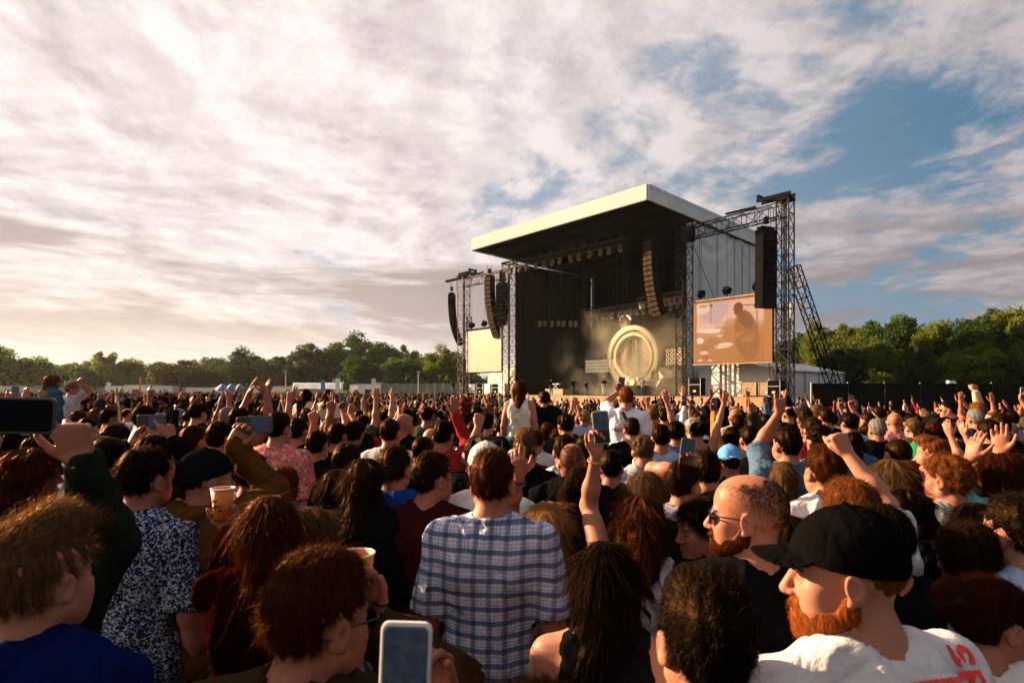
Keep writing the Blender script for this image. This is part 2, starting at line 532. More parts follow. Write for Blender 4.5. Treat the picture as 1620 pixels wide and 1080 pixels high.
class Field:
    def __init__(self, lo, hi, coarse, zones=()):
        """zones: list of (centre, half-size, step)."""
        ax = []
        for k in range(3):
            ax.append(axis_pts(lo[k], hi[k], coarse, [(c[k] - h, c[k] + h, s_) for c, h, s_ in zones]))
        self.ax = ax
        self.D = np.full([len(a) for a in ax], 0.5, dtype=np.float32)

    def win(self, lo, hi):
        sl = []; cs = []
        for k in range(3):
            i = max(0, int(np.searchsorted(self.ax[k], lo[k])) - 1)
            j = min(len(self.ax[k]), int(np.searchsorted(self.ax[k], hi[k])) + 1)
            if j <= i: return None, None
            sl.append(slice(i, j))
            sh = [1, 1, 1]; sh[k] = -1
            cs.append(self.ax[k][i:j].reshape(sh))
        return tuple(sl), cs

    def merge(self, sl, d, k, sub=False):
        D = self.D[sl]
        if sub:
            d = -d
            if k > 0:
                h = np.maximum(k - np.abs(D - d), 0) / k
                self.D[sl] = np.maximum(D, d) + h * h * k * 0.25
            else:
                self.D[sl] = np.maximum(D, d)
        else:
            if k > 0:
                h = np.maximum(k - np.abs(D - d), 0) / k
                self.D[sl] = np.minimum(D, d) - h * h * k * 0.25
            else:
                self.D[sl] = np.minimum(D, d)

    def cap(self, a, b, ra, rb=None, k=0.03, sub=False, flat=None, fk=1.0, pad=0.0):
        """Tapered capsule; flat = unit direction squashed by fk."""
        rb = ra if rb is None else rb
        a = np.asarray(a, float); b = np.asarray(b, float)
        m_ = max(ra, rb) * max(1.0, 1.0 / fk if fk < 1 else 1.0) + 0.05 + pad
        sl, c = self.win(np.minimum(a, b) - m_, np.maximum(a, b) + m_)
        if sl is None: return
        X, Y, Z = c[0] - a[0], c[1] - a[1], c[2] - a[2]
        ba = b - a; L2 = max(float(ba @ ba), 1e-9)
        t = np.clip((X * ba[0] + Y * ba[1] + Z * ba[2]) / L2, 0, 1)
        X = X - t * ba[0]; Y = Y - t * ba[1]; Z = Z - t * ba[2]
        if flat is not None:
            n = np.asarray(flat, float)
            q = (X * n[0] + Y * n[1] + Z * n[2]) * (1.0 / fk - 1.0)
            X = X + q * n[0]; Y = Y + q * n[1]; Z = Z + q * n[2]
        d = np.sqrt(X * X + Y * Y + Z * Z) - (ra + (rb - ra) * t)
        self.merge(sl, d.astype(np.float32), k, sub)

    def ell(self, c0, r, k=0.02, R=None, sub=False):
        c0 = np.asarray(c0, float); r = np.asarray(r, float)
        m_ = float(r.max()) + 0.05
        sl, c = self.win(c0 - m_, c0 + m_)
        if sl is None: return
        X, Y, Z = c[0] - c0[0], c[1] - c0[1], c[2] - c0[2]
        if R is not None:
            R = np.asarray(R, float)   # columns are the ellipsoid axes
            X, Y, Z = (X * R[0][0] + Y * R[1][0] + Z * R[2][0], X * R[0][1] + Y * R[1][1] + Z * R[2][1], X * R[0][2] + Y * R[1][2] + Z * R[2][2])
        k0 = np.sqrt((X / r[0]) ** 2 + (Y / r[1]) ** 2 + (Z / r[2]) ** 2)
        k1 = np.sqrt((X / r[0] ** 2) ** 2 + (Y / r[1] ** 2) ** 2 + (Z / r[2] ** 2) ** 2) + 1e-9
        d = k0 * (k0 - 1.0) / k1
        self.merge(sl, d.astype(np.float32), k, sub)

    def plane(self, n, off, k=0.0):
        """Keep only the side where n.p < off."""
        X, Y, Z = [self.ax[i].reshape([-1 if j == i else 1 for j in range(3)]) for i in range(3)]
        d = (X * n[0] + Y * n[1] + Z * n[2] - off).astype(np.float32)
        if k > 0:
            h = np.maximum(k - np.abs(self.D - d), 0) / k
            self.D = np.maximum(self.D, d) + h * h * k * 0.25
        else:
            self.D = np.maximum(self.D, d)

    def surf(self):
        D = self.D; ax = self.ax
        D[D == 0] = 1e-6
        Sg = D < 0
        c = Sg[:-1] | Sg[1:]; c = c[:, :-1] | c[:, 1:]; c = c[:, :, :-1] | c[:, :, 1:]
        e = Sg[:-1] & Sg[1:]; e = e[:, :-1] & e[:, 1:]; e = e[:, :, :-1] & e[:, :, 1:]
        act = np.argwhere(c & ~e)
        if not len(act): return np.zeros((0, 3)), np.zeros((0, 4), int)
        idx = np.full(c.shape, -1, np.int32)
        idx[act[:, 0], act[:, 1], act[:, 2]] = np.arange(len(act))
        i, j, k = act.T
        off = [(0, 0, 0), (1, 0, 0), (0, 1, 0), (1, 1, 0), (0, 0, 1), (1, 0, 1), (0, 1, 1), (1, 1, 1)]
        val = [D[i + a, j + b, k + c_] for a, b, c_ in off]
        acc = np.zeros((len(act), 3)); cnt = np.zeros(len(act))
        for p in range(8):
            for q in range(p + 1, 8):
                A, B = off[p], off[q]
                if sum(abs(A[z] - B[z]) for z in range(3)) != 1: continue
                va, vb = val[p], val[q]
                m_ = (va < 0) != (vb < 0)
                t = np.where(m_, va / np.where(m_, va - vb, 1.0), 0)
                for z in range(3):
                    acc[:, z] += np.where(m_, A[z] + (B[z] - A[z]) * t, 0)
                cnt += m_
        acc /= cnt[:, None]
        V = np.empty_like(acc)
        for z, ii in enumerate((i, j, k)):
            a0 = ax[z][ii]; a1 = ax[z][ii + 1]
            V[:, z] = a0 + (a1 - a0) * acc[:, z]
        Q = []
        for z in range(3):
            s0 = [slice(None)] * 3; s1 = [slice(None)] * 3
            s0[z] = slice(0, -1); s1[z] = slice(1, None)
            A = Sg[tuple(s0)]; B = Sg[tuple(s1)]
            u, v = [(1, 2), (2, 0), (0, 1)][z]
            for flip, M_ in ((False, A & ~B), (True, ~A & B)):
                pts = np.argwhere(M_)
                if not len(pts): continue
                ok = (pts[:, u] > 0) & (pts[:, v] > 0) & (pts[:, u] < D.shape[u] - 1) & (pts[:, v] < D.shape[v] - 1)
                pts = pts[ok]
                def at(du, dv):
                    p2 = pts.copy(); p2[:, u] += du; p2[:, v] += dv
                    return idx[p2[:, 0], p2[:, 1], p2[:, 2]]
                q = np.stack([at(-1, -1), at(0, -1), at(0, 0), at(-1, 0)], 1)
                Q.append(q[:, ::-1] if flip else q)
        return V, np.vstack(Q)


def vnormals(V, Q):
    n = np.zeros_like(V)
    a = V[Q[:, 2]] - V[Q[:, 0]]; b = V[Q[:, 3 if Q.shape[1] == 4 else 1]] - V[Q[:, 1 if Q.shape[1] == 4 else 0]]
    fn = np.cross(a, b)
    for k in range(Q.shape[1]):
        np.add.at(n, Q[:, k], fn)
    return n / (np.linalg.norm(n, axis=1, keepdims=True) + 1e-12)


def wav(V, freq, seed, n=7):
    """Cheap smooth noise in about -1..1 from a few sine waves."""
    rg = np.random.RandomState(seed)
    out = np.zeros(len(V))
    for _ in range(n):
        d = rg.normal(size=3); d /= np.linalg.norm(d)
        f = freq * rg.uniform(0.6, 1.6)
        out += np.sin(V @ d * f + rg.uniform(0, 6.28) + 1.3 * np.sin(V @ np.roll(d, 1) * f * .6 + rg.uniform(0, 6)))
    return out / math.sqrt(n) * 0.8


def relax(V, Q, it=1, lam=0.5):
    for _ in range(it):
        acc = np.zeros_like(V); cnt = np.zeros(len(V))
        m_ = Q.shape[1]
        for k in range(m_):
            a = Q[:, k]; b = Q[:, (k + 1) % m_]
            np.add.at(acc, a, V[b]); np.add.at(acc, b, V[a])
            np.add.at(cnt, a, 1); np.add.at(cnt, b, 1)
        V = V + lam * (acc / np.maximum(cnt, 1)[:, None] - V)
    return V


def nrm(v):
    v = np.asarray(v, float)
    return v / (np.linalg.norm(v) + 1e-12)


# ------------------------------------------------------------------ people
HANDS = {   # curl per finger: index, middle, ring, little, thumb ; spread
    'open': ((.10, .06, .08, .14), .35, 1.0), 'wave': ((.28, .22, .25, .3), .4, 1.2), 'fist': ((1.45, 1.5, 1.5, 1.5), 1.1, .2),
    'point': ((.05, 1.45, 1.5, 1.5), 1.0, .4), 'peace': ((.05, .05, 1.45, 1.5), 1.2, 1.6), 'horns': ((.05, 1.45, 1.5, .08), 1.1, 1.6),
    'corner': ((.10, .95, 1.25, 1.3), .25, .7),
    'grip': ((.75, .8, .85, .9), .55, .6), 'relax': ((.45, .5, .55, .6), .5, .7), 'pinch': ((.35, .85, 1.0, 1.1), .35, .8),
}


def hand_prims(fld, w, d, n, side, pose, sc=1.0, rmin=0.0):
    """w wrist, d finger direction, n palm normal (out of the palm), side unit vector towards the thumb."""
    curls, tc_, spr = HANDS[pose]
    d, n, s_ = nrm(d), nrm(n), nrm(side)
    L = [0.072, 0.080, 0.074, 0.058]
    offs = [0.030, 0.010, -0.011, -0.030]
    R = lambda r: max(r * sc, rmin)
    for q in range(4):
        kn = w + (d * (0.092 - 0.004 * abs(q - 1) - .003 * q) + s_ * offs[q] + n * -.004) * sc
        fld.cap(w + d * .012 * sc + s_ * offs[q] * .55 * sc, kn, R(.0155), R(.0125), k=.014)
        p = kn
        ang = 0.0
        fd = nrm(d + s_ * offs[q] * 3.2 * spr)
        seg = [L[q] * .46, L[q] * .31, L[q] * .25]
        rr = [.0100, .0092, .0082]
        for z in range(3):
            ang += curls[q] * (1.0 if z < 2 else .75)
            dv = fd * math.cos(ang) + n * math.sin(ang)
            p2 = p + dv * seg[z] * sc
            fld.cap(p, p2, R(rr[z]), R(rr[z] - .0008), k=.004)
            p = p2
    fld.ell(w + (d * .05 + n * .004) * sc, (np.array([.036, .046, .016]) + max(0, rmin - .008)) * sc, k=.014, R=np.stack([s_, d, n], 1))
    # thumb from the side of the palm
    p = w + (d * .018 + s_ * .024 + n * .008) * sc
    dv = nrm(d * .75 + s_ * (.9 - .55 * tc_) + n * .35 * tc_)
    for z, (sg, r_) in enumerate(((.042, .0145), (.033, .0108), (.026, .0098))):
        p2 = p + dv * sg * sc
        fld.cap(p, p2, R(r_), R(r_ - .0015), k=.010 if z == 0 else .004)
        dv = nrm(dv + d * .25 + n * .30 * tc_ - s_ * .45 * tc_)
        p = p2
    return w + (d * .085 + n * .022) * sc


def ik(Sh, Wt, l1, l2, pole):
    v = Wt - Sh; L = np.linalg.norm(v)
    mx = (l1 + l2) * 0.995
    if L > mx:
        Wt = Sh + v / L * mx; L = mx; v = Wt - Sh
    L = max(L, abs(l1 - l2) + .02)
    u = v / np.linalg.norm(v)
    a = (l1 * l1 - l2 * l2 + L * L) / (2 * L)
    h = math.sqrt(max(l1 * l1 - a * a, 0))
    p = np.asarray(pole, float); p = p - u * (p @ u)
    p = nrm(p)
    return Sh + u * a + p * h, Wt


def head_prims(f, M, sc, fem, cell, child=False):
    """Head in its own frame (+Y forward) mapped by M (4x4 numpy)."""
    Rm = M[:3, :3]
    P = lambda x, y, z: M[:3, :3] @ (np.array([x, y, z]) * sc) + M[:3, 3]
    E = lambda c, r, k=.02, sub=False, R=None: f.ell(P(*c), np.array(r) * sc, k * sc, Rm if R is None else Rm @ R, sub)
    C = lambda a, b, ra, rb, k=.012, sub=False: f.cap(P(*a), P(*b), ra * sc, rb * sc, k * sc, sub)
    jw = .92 if fem else 1.0
    E((0, -.014, .032), (.0755, .095, .090))
    E((0, .030, .045), (.064, .060, .062), .03)
    E((0, .030, -.035), (.058 * jw, .064, .078), .03)
    for s_ in (-1, 1):
        C((s_ * .054 * jw, .004, -.055), (s_ * .020, .068, -.094), .020, .017, .03)
        E((s_ * .042, .058, -.022), (.022, .020, .020), .025)
        E((s_ * .034, .056, -.052), (.024, .024, .034), .03)
    E((0, .078, -.098), (.020 * jw, .016, .016), .018)
    if cell < .009:
        C((-.034, .080, .017), (.034, .080, .017), .009, .009, .016)
        for s_ in (-1, 1):
            E((s_ * .031, .093, .000), (.019, .012, .012), .012, True)
            E((s_ * .031, .0765, -.001), (.0125, .0125, .0125), .004)
            C((s_ * .018, .088, .0075), (s_ * .043, .080, .0065), .0036, .003, .004)
        C((0, .090, .012), (0, .112, -.030), .0070, .0115, .010)
        E((0, .110, -.033), (.0125, .010, .009), .006)
        for s_ in (-1, 1):
            E((s_ * .0125, .100, -.036), (.0075, .009, .007), .006)
        for a, b, z, r in ((-.018, .018, -.064, .0062), (-.015, .015, -.0745, .0072)):
            C((a, .0875, z), (0, .0965, z), r * .75, r, .006)
            C((0, .0965, z), (b, .0875, z), r, r * .75, .006)
        C((-.020, .094, -.0692), (.020, .094, -.0692), .0022, .0022, .002, True)
    else:
        C((0, .085, .010), (0, .108, -.032), .009, .013, .012)
    for s_ in (-1, 1):
        tilt = np.array(Matrix.Rotation(s_ * rad(-22), 3, 'Z')) @ np.array(Matrix.Rotation(rad(-12), 3, 'X'))
        E((s_ * .080, -.008, -.006), (.0095, .020, .032), .008, False, tilt)
        if cell < .009:
            E((s_ * .0905, -.004, -.003), (.0075, .0105, .020), .004, True, tilt)
            E((s_ * .081, .002, -.032), (.006, .008, .009), .006)


def person_frame(H, hyaw=0.0, hpitch=0.0, hroll=0.0, lean=0.0):
    s = H / 1.74
    pivot = Vector((0, 0.0, 1.495 * s))
    R = Matrix.Rotation(hyaw, 4, 'Z') @ Matrix.Rotation(hpitch, 4, 'X') @ Matrix.Rotation(hroll, 4, 'Y')
    M = Matrix.Translation(pivot) @ R @ Matrix.Translation((0, 0.022, (1.612 - 1.495) * s))
    return s, M


def torso_prims(f, s, fem, grow=0.0, k=.05, top=True, build=1.0):
    g = grow
    b = build
    sw = (.93 if fem else 1.0) * (0.5 + 0.5 * b)
    f.ell(np.array((0, -.005, 1.30)) * s, np.array((.168 * sw, .112 * b, .20)) * s + g, k)
    f.ell(np.array((0, 0, 1.09)) * s, np.array((.142 * (.93 if fem else 1) * b, .105 * b, .20)) * s + g, k)
    f.ell(np.array((0, -.005, .95)) * s, np.array((.172 * (1.03 if fem else 1) * (.6 + .4 * b), .118 * b, .13)) * s + g, k)
    for q in (-1, 1):
        f.cap(np.array((q * .05, -.012, 1.455)) * s, np.array((q * .165 * sw, -.008, 1.415)) * s, .048 * s + g, .052 * s + g, k)
        f.ell(np.array((q * .085, -.055, 1.32)) * s, np.array((.075, .06, .11)) * s + g, .04)
        if fem:
            f.ell(np.array((q * .075, .085, 1.26)) * s, np.array((.062, .058, .062)) * s + g, .04)


def arm_skel(s, sw, arm, side):
    """arm: None (hangs) or dict(w=local wrist target, pose, pole, d, n). side -1 left, +1 right."""
    up = arm is not None and arm['w'][2] > 1.45 * s
    Sh = np.array((side * (.178 if not up else .170) * sw, -.006, 1.405 + (.035 if up else 0))) * s
    if arm is None:
        El = Sh + np.array((side * .055, -.03, -.285)) * s
        Wr = El + np.array((side * .005, .07, -.25)) * s
        return Sh, El, Wr, nrm(Wr - El), nrm((-side, .1, 0)), 'relax', nrm((0, 1, .1))
    pole = arm.get('pole', (side * 1.0, -.25, -.7))
    if up and 'pole' not in arm: pole = (side * .30, .85, -.45)
    El, Wr = ik(Sh, np.asarray(arm['w'], float), .295 * s, .262 * s, pole)
    d = nrm(arm['d']) if arm.get('d') is not None else nrm(nrm(Wr - El) + np.array((0, 0, .25)))
    n = np.asarray(arm.get('n', (0, 1, 0)), float)
    n = nrm(n - d * (n @ d))
    thumb = np.cross(d, n) * (1 if arm.get('flip', side) > 0 else -1)
    # thumb points inwards for a palm that faces forward
    return Sh, El, Wr, d, n, arm.get('pose', 'open'), nrm(thumb)


def body_mesh(name, H, fem, M, arms, cell, hand_cell, coarse=.016, build=1.0, seated=False, face_mats=False):
    s = H / 1.74
    hc = np.array(M.translation)
    sk = [arm_skel(s, (.93 if fem else 1.0) * (.5 + .5 * build), arms.get(q), q) for q in (-1, 1)]
    pts = [hc] + [p for a in sk for p in (a[0], a[1], a[2] + a[3] * .2)]
    lo = np.array([min(-.24 * s, *(p[0] - .1 for p in pts)), min(-.2, *(p[1] - .1 for p in pts)), -.01])
    hi = np.array([max(.24 * s, *(p[0] + .1 for p in pts)), max(.2 if not seated else .62, *(p[1] + .12 for p in pts)), max(hc[2] + .14, *(p[2] + .12 for p in pts))])
    if seated: lo[2] = -.62
    zones = [(hc, .125, cell)]
    for q, a in zip((-1, 1), sk):
        if arms.get(q) is not None:
            zones.append((a[2] + a[3] * .09, .11, hand_cell))
    f = Field(lo, hi, coarse, zones)
    torso_prims(f, s, fem, 0.0, .05, build=build)
    for q in (-1, 1):
        if seated:
            f.cap((q * .10 * s, 0, .92 * s), (q * .13 * s, .42 * s, .88 * s), .085 * s, .062 * s, .04)
            f.cap((q * .13 * s, .42 * s, .88 * s), (q * .12 * s, .40 * s, .46 * s), .058 * s, .036 * s, .03)
            f.cap((q * .12 * s, .38 * s, .44 * s), (q * .12 * s, .52 * s, .41 * s), .036 * s, .028 * s, .02)
        else:
            f.cap((q * .09 * s, 0, .92 * s), (q * .10 * s, .01, .50 * s), .085 * s, .056 * s, .04)
            f.cap((q * .10 * s, .01, .50 * s), (q * .105 * s, -.01, .09 * s), .055 * s, .036 * s, .03)
            f.cap((q * .105 * s, -.01, .05 * s), (q * .125 * s, .15 * s, .035 * s), .036 * s, .028 * s, .02)
    f.cap((0, -.020 * s, 1.44 * s), (0, -.004, 1.50 * s), .056 * s * (.86 if fem else 1), .054 * s * (.86 if fem else 1), .04)
    nb = M @ Vector((0, -.022, -.055))
    f.cap((0, -.010, 1.48 * s), tuple(nb), .055 * s * (.84 if fem else 1), .052 * s * (.84 if fem else 1), .03)
    hs = min(1.01, (.94 if fem else 1.0) * (.55 + .45 * s))
    head_prims(f, np.array(M), hs, fem, cell)
    anchors = {}
    for q, (Sh, El, Wr, d, n, pose, th) in zip((-1, 1), sk):
        a_ = .88 if fem else 1.0
        f.cap(Sh, El, .050 * s * a_, .040 * s * a_, .04)
        f.cap(Sh + (El - Sh) * .25, Sh + (El - Sh) * .7, .046 * s * a_, .044 * s * a_, .03)
        f.cap(El, El + (Wr - El) * .35, .040 * s * a_, .041 * s * a_, .03)
        f.cap(El + (Wr - El) * .3, Wr, .040 * s * a_, .027 * s * a_, .03, flat=n, fk=.85)
        hcell = hand_cell if arms.get(q) is not None else coarse
        anchors[q] = (Wr, d, n, th, El, Sh, hand_prims(f, Wr, d, n, th, pose, .95 * s * (.92 if fem else 1), rmin=hcell * .85))
    V, Q = f.surf()
    mi = None
    mats = [M_SKIN]
    if face_mats:
        Mi = np.array(M.inverted())
        fc = V[Q].mean(1)
        L = (fc @ Mi[:3, :3].T + Mi[:3, 3]) / hs
        x, y, z = np.abs(L[:, 0]), L[:, 1], L[:, 2]
        mi = np.zeros(len(Q), int)
        mi[(y > .082) & (x < .020 - (z + .0692) ** 2 * 60) & (z > -.082) & (z < -.058)] = 1
        ey = (np.hypot(x - .031, z + .001) < .0115) & (np.abs(z + .001) < .0052) & (y > .078)
        mi[ey] = 2
        mi[ey & (np.hypot(x - .031, z + .001) < .0055)] = 3
        mi[(np.abs(z - .0195 - (x - .03) * -.10) < .0035) & (x > .014) & (x < .048) & (y > .06)] = 4
        mats = [M_SKIN, M_LIP, M_EYE, M_IRIS, M_IRIS]
    return np_mesh(name, V, Q, mats, True, mi), anchors, sk


def shirt_mesh(name, H, fem, sk, kind, cell, material, seed=0, build=1.0, seams=True, neck=1.0):
    s = H / 1.74
    g = {'tee': .012, 'shirt': .016, 'long': .014, 'hoodie': .018, 'tank': .007, 'jacket': .024, 'coat': .024}[kind]
    pts = [p for a in sk for p in (a[0], a[1], a[2])]
    lo = np.array([min(-.28 * s, *(p[0] - .1 for p in pts)), min(-.22, *(p[1] - .1 for p in pts)), .80 * s])
    hi = np.array([max(.28 * s, *(p[0] + .1 for p in pts)), max(.22, *(p[1] + .1 for p in pts)), max(1.58 * s, *(p[2] + .06 for p in pts))])
    f = Field(lo, hi, cell)
    torso_prims(f, s, fem, g, .05, build=build)
    # cloth hangs straighter than the waist does
    f.ell((0, 0, 1.05 * s), ((.158 * build + g) * s, (.112 * build + g) * s, .27 * s), .06)
    for a in sk:
        Sh, El, Wr = a[0], a[1], a[2]
        a_ = .88 if fem else 1.0
        if kind in ('tee', 'shirt'):
            e = Sh + (El - Sh) * (.66 if kind == 'tee' else .80)
            f.cap(Sh, e, .050 * s * a_ + g + .004, .050 * s * a_ + g + .012, .035)
            u = nrm(El - Sh)
            f.cap(e + u * .085, e + u * .0851, .09, .09, .0, sub=True, pad=.02)
        elif kind in ('long', 'hoodie', 'jacket', 'coat'):
            f.cap(Sh, El, .050 * s * a_ + g, .043 * s * a_ + g, .035)
            e = Wr - nrm(Wr - El) * .015
            f.cap(El, e, .042 * s * a_ + g, .032 * s * a_ + g * .8, .03)
    if kind == 'hoodie':
        for q in (-1, 1):
            f.cap((q * .03, -.10, 1.50 * s), (q * .095, -.05, 1.50 * s), .040, .038, .03)
        f.cap((-.03, -.115, 1.47 * s), (.03, -.115, 1.47 * s), .045, .045, .03)
    if kind in ('jacket', 'coat', 'shirt'):
        for q in range(9):
            a0 = rad(-90 + (q - 4) * 27); a1 = rad(-90 + (q - 3) * 27)
            if q == 8: break
            f.cap((.068 * s * math.cos(a0), -.008 + .066 * s * math.sin(a0), 1.497 * s), (.068 * s * math.cos(a1), -.008 + .066 * s * math.sin(a1), 1.497 * s), .014 * s, .014 * s, .010)
    # neck opening
    ng = .060 * s if kind not in ('tank',) else .085 * s
    ng *= neck
    if kind == 'tank':
        for q in (-1, 1):
            f.ell((q * .20 * s, 0, 1.42 * s), (.085 * s, .2, .12 * s), 0.0, sub=True)
        f.ell((0, 0, 1.56 * s), (.10 * s, .2, .14 * s), .01, sub=True)
    else:
        f.cap((0, -.012, 1.485 * s), (0, .0, 1.62 * s), ng, ng * 1.15, .004, sub=True)
        f.cap((0, .02, 1.47 * s), (0, .09, 1.50 * s), ng * .75, ng * .8, .01, sub=True)
    f.plane((0, 0, -1), -.86 * s)
    V, Q = f.surf()
    n = vnormals(V, Q)
    # folds: long soft ones down the back, tighter ones at the waist and sleeves
    w1 = wav(V * np.array([1.5, 1.5, .6]), 15, seed); w2 = wav(V * np.array([1, 1, 1.3]), 30, seed + 3)
    d = .0035 * w1 + .010 * np.maximum(0, 1 - np.abs(w1) * 2.6) ** 1.5 - .006 * np.maximum(0, 1 - np.abs(w2) * 3.2) ** 1.5
    if kind in ('hoodie', 'jacket', 'coat'): d *= 1.5
    if seams:
        d += -.004 * np.exp(-((V[:, 2] - 1.335 * s + .05 * V[:, 0] ** 2) / .006) ** 2) * (V[:, 1] < 0) * (kind == 'shirt')
    V = V + n * d[:, None]
    return np_mesh(name, V, Q, [material], True)


def trousers_mesh(name, H, fem, cell, material, seated=False, shorts=False):
    s = H / 1.74
    f = Field((-.26 * s, -.2, -.02 if not seated else .35 * s), (.26 * s, .2 if not seated else .6, 1.06 * s), cell)
    g = .012
    f.ell((0, -.005, .95 * s), (.176 * s + g, .120 * s + g, .13 * s), .04)
    for q in (-1, 1):
        if seated:
            f.cap((q * .10 * s, 0, .92 * s), (q * .13 * s, .42 * s, .88 * s), .085 * s + g, .064 * s + g, .04)
            f.cap((q * .13 * s, .42 * s, .88 * s), (q * .12 * s, .40 * s, .48 * s), .060 * s + g, .045 * s + g, .03)
        else:
            f.cap((q * .09 * s, 0, .92 * s), (q * .10 * s, .01, .50 * s), .085 * s + g, .060 * s + g, .03)
            f.cap((q * .10 * s, .01, .50 * s), (q * .105 * s, -.01, .09 * s), .058 * s + g, .045 * s + g, .03)
    V, Q = f.surf()
    n = vnormals(V, Q)
    V = V + n * (.004 * wav(V, 25, 5))[:, None]
    return np_mesh(name, V, Q, [material], True)


_shoe = None


def shoe_mesh():
    global _shoe
    if _shoe is None:
        f = Field((-.07, -.10, -.005), (.07, .24, .13), .012)
        f.cap((0, -.03, .06), (0, -.01, .09), .045, .042, .02)
        f.cap((0, -.04, .04), (0, .15, .035), .045, .042, .02)
        f.plane((0, 0, -1), -.003)
        V, Q = f.surf()
        _shoe = np_mesh('shoe', V, Q, [M_SHOE], True)
    return _shoe


# ---- hair, built in the head's own frame (+Y forward), shared between heads
_hairs = {}


def strands(V, Q, n, style, rg, length, width, lift, fly_=.05):
    """Fine ribbons rooted on a hair surface that follow its flow."""
    a = V[Q]; fc = a.mean(1)
    fn = np.cross(a[:, 2] - a[:, 0], a[:, 3] - a[:, 1])
    ar = np.linalg.norm(fn, axis=1); fn = fn / (ar[:, None] + 1e-12)
    w_ = ar * (fc[:, 2] > -.9)
    w_ = np.cumsum(w_) / w_.sum()
    k = np.searchsorted(w_, rg.rand(n)); k = np.minimum(k, len(Q) - 1)
    uv = rg.rand(n, 2)
    A = a[k]
    p = (A[:, 0] * ((1 - uv[:, :1]) * (1 - uv[:, 1:])) + A[:, 1] * (uv[:, :1] * (1 - uv[:, 1:])) + A[:, 2] * (uv[:, :1] * uv[:, 1:]) + A[:, 3] * ((1 - uv[:, :1]) * uv[:, 1:]))
    nn = fn[k]
    if style in ('short', 'crop', 'curly', 'quiff', 'bald', 'fringe'):
        whorl = np.array([.01, -.045, .11])
        d = p - whorl
        d[:, 2] -= .01
        if style == 'quiff':
            top = p[:, 2] > .07
            d[top] = np.array([.35, 1.0, .45])
        if style == 'short':
            top = p[:, 2] > .085
            d[top] = d[top] * .4 + np.array([.02, .03, .02])
    elif style == 'bun':
        d = np.array([0, -.125, .085]) - p
    else:
        d = np.zeros_like(p); d[:, 2] = -1.0
        up = p[:, 2] > .06
        side = np.stack([p[:, 0] * 9, (p[:, 1] + .0) * 6 - .2, -.5 * np.ones(n)], 1)
        d[up] = side[up]
    d = d - nn * (d * nn).sum(1, keepdims=True)
    d /= np.linalg.norm(d, axis=1, keepdims=True) + 1e-9
    jit = {'bun': .12, 'curly': .9, 'short': .30, 'quiff': .22, 'crop': .3, 'bald': .3, 'fringe': .22}.get(style, .07)
    d = d + rg.normal(size=(n, 3)) * jit
    d /= np.linalg.norm(d, axis=1, keepdims=True)
    L = length * rg.uniform(.5, 1.3, (n, 1))
    wv = np.cross(d, nn); wv /= np.linalg.norm(wv, axis=1, keepdims=True) + 1e-9
    ang = rg.uniform(-1.2, 1.2, (n, 1))
    wv = wv * np.cos(ang) + nn * np.sin(ang)
    segs = 3
    lf = lift * rg.uniform(0.0, 1.0, (n, 1)) ** 2
    fly = rg.rand(n, 1) < (fly_ if style not in ('bald', 'crop') else 0)
    lf = np.where(fly, lift * 3.2, lf); L = np.where(fly, L * 1.35, L)
    curl = rg.normal(size=(n, 3)) * (.35 if style == 'curly' else .12)
    P = []
    for q in range(segs + 1):
        t = q / segs
        c = p + d * L * t + nn * (lf * math.sin(t * 2.2) - .001) + curl * L * t * t
        wd = width * (1 - .75 * t)
        P.append(c - wv * wd / 2); P.append(c + wv * wd / 2)
    VV = np.stack(P, 1).reshape(-1, 3)
    base = (np.arange(n) * (2 * (segs + 1)))[:, None]
    QQ = np.concatenate([base + np.array([[2 * q, 2 * q + 1, 2 * q + 3, 2 * q + 2]]) for q in range(segs)], 0)
    return VV, QQ


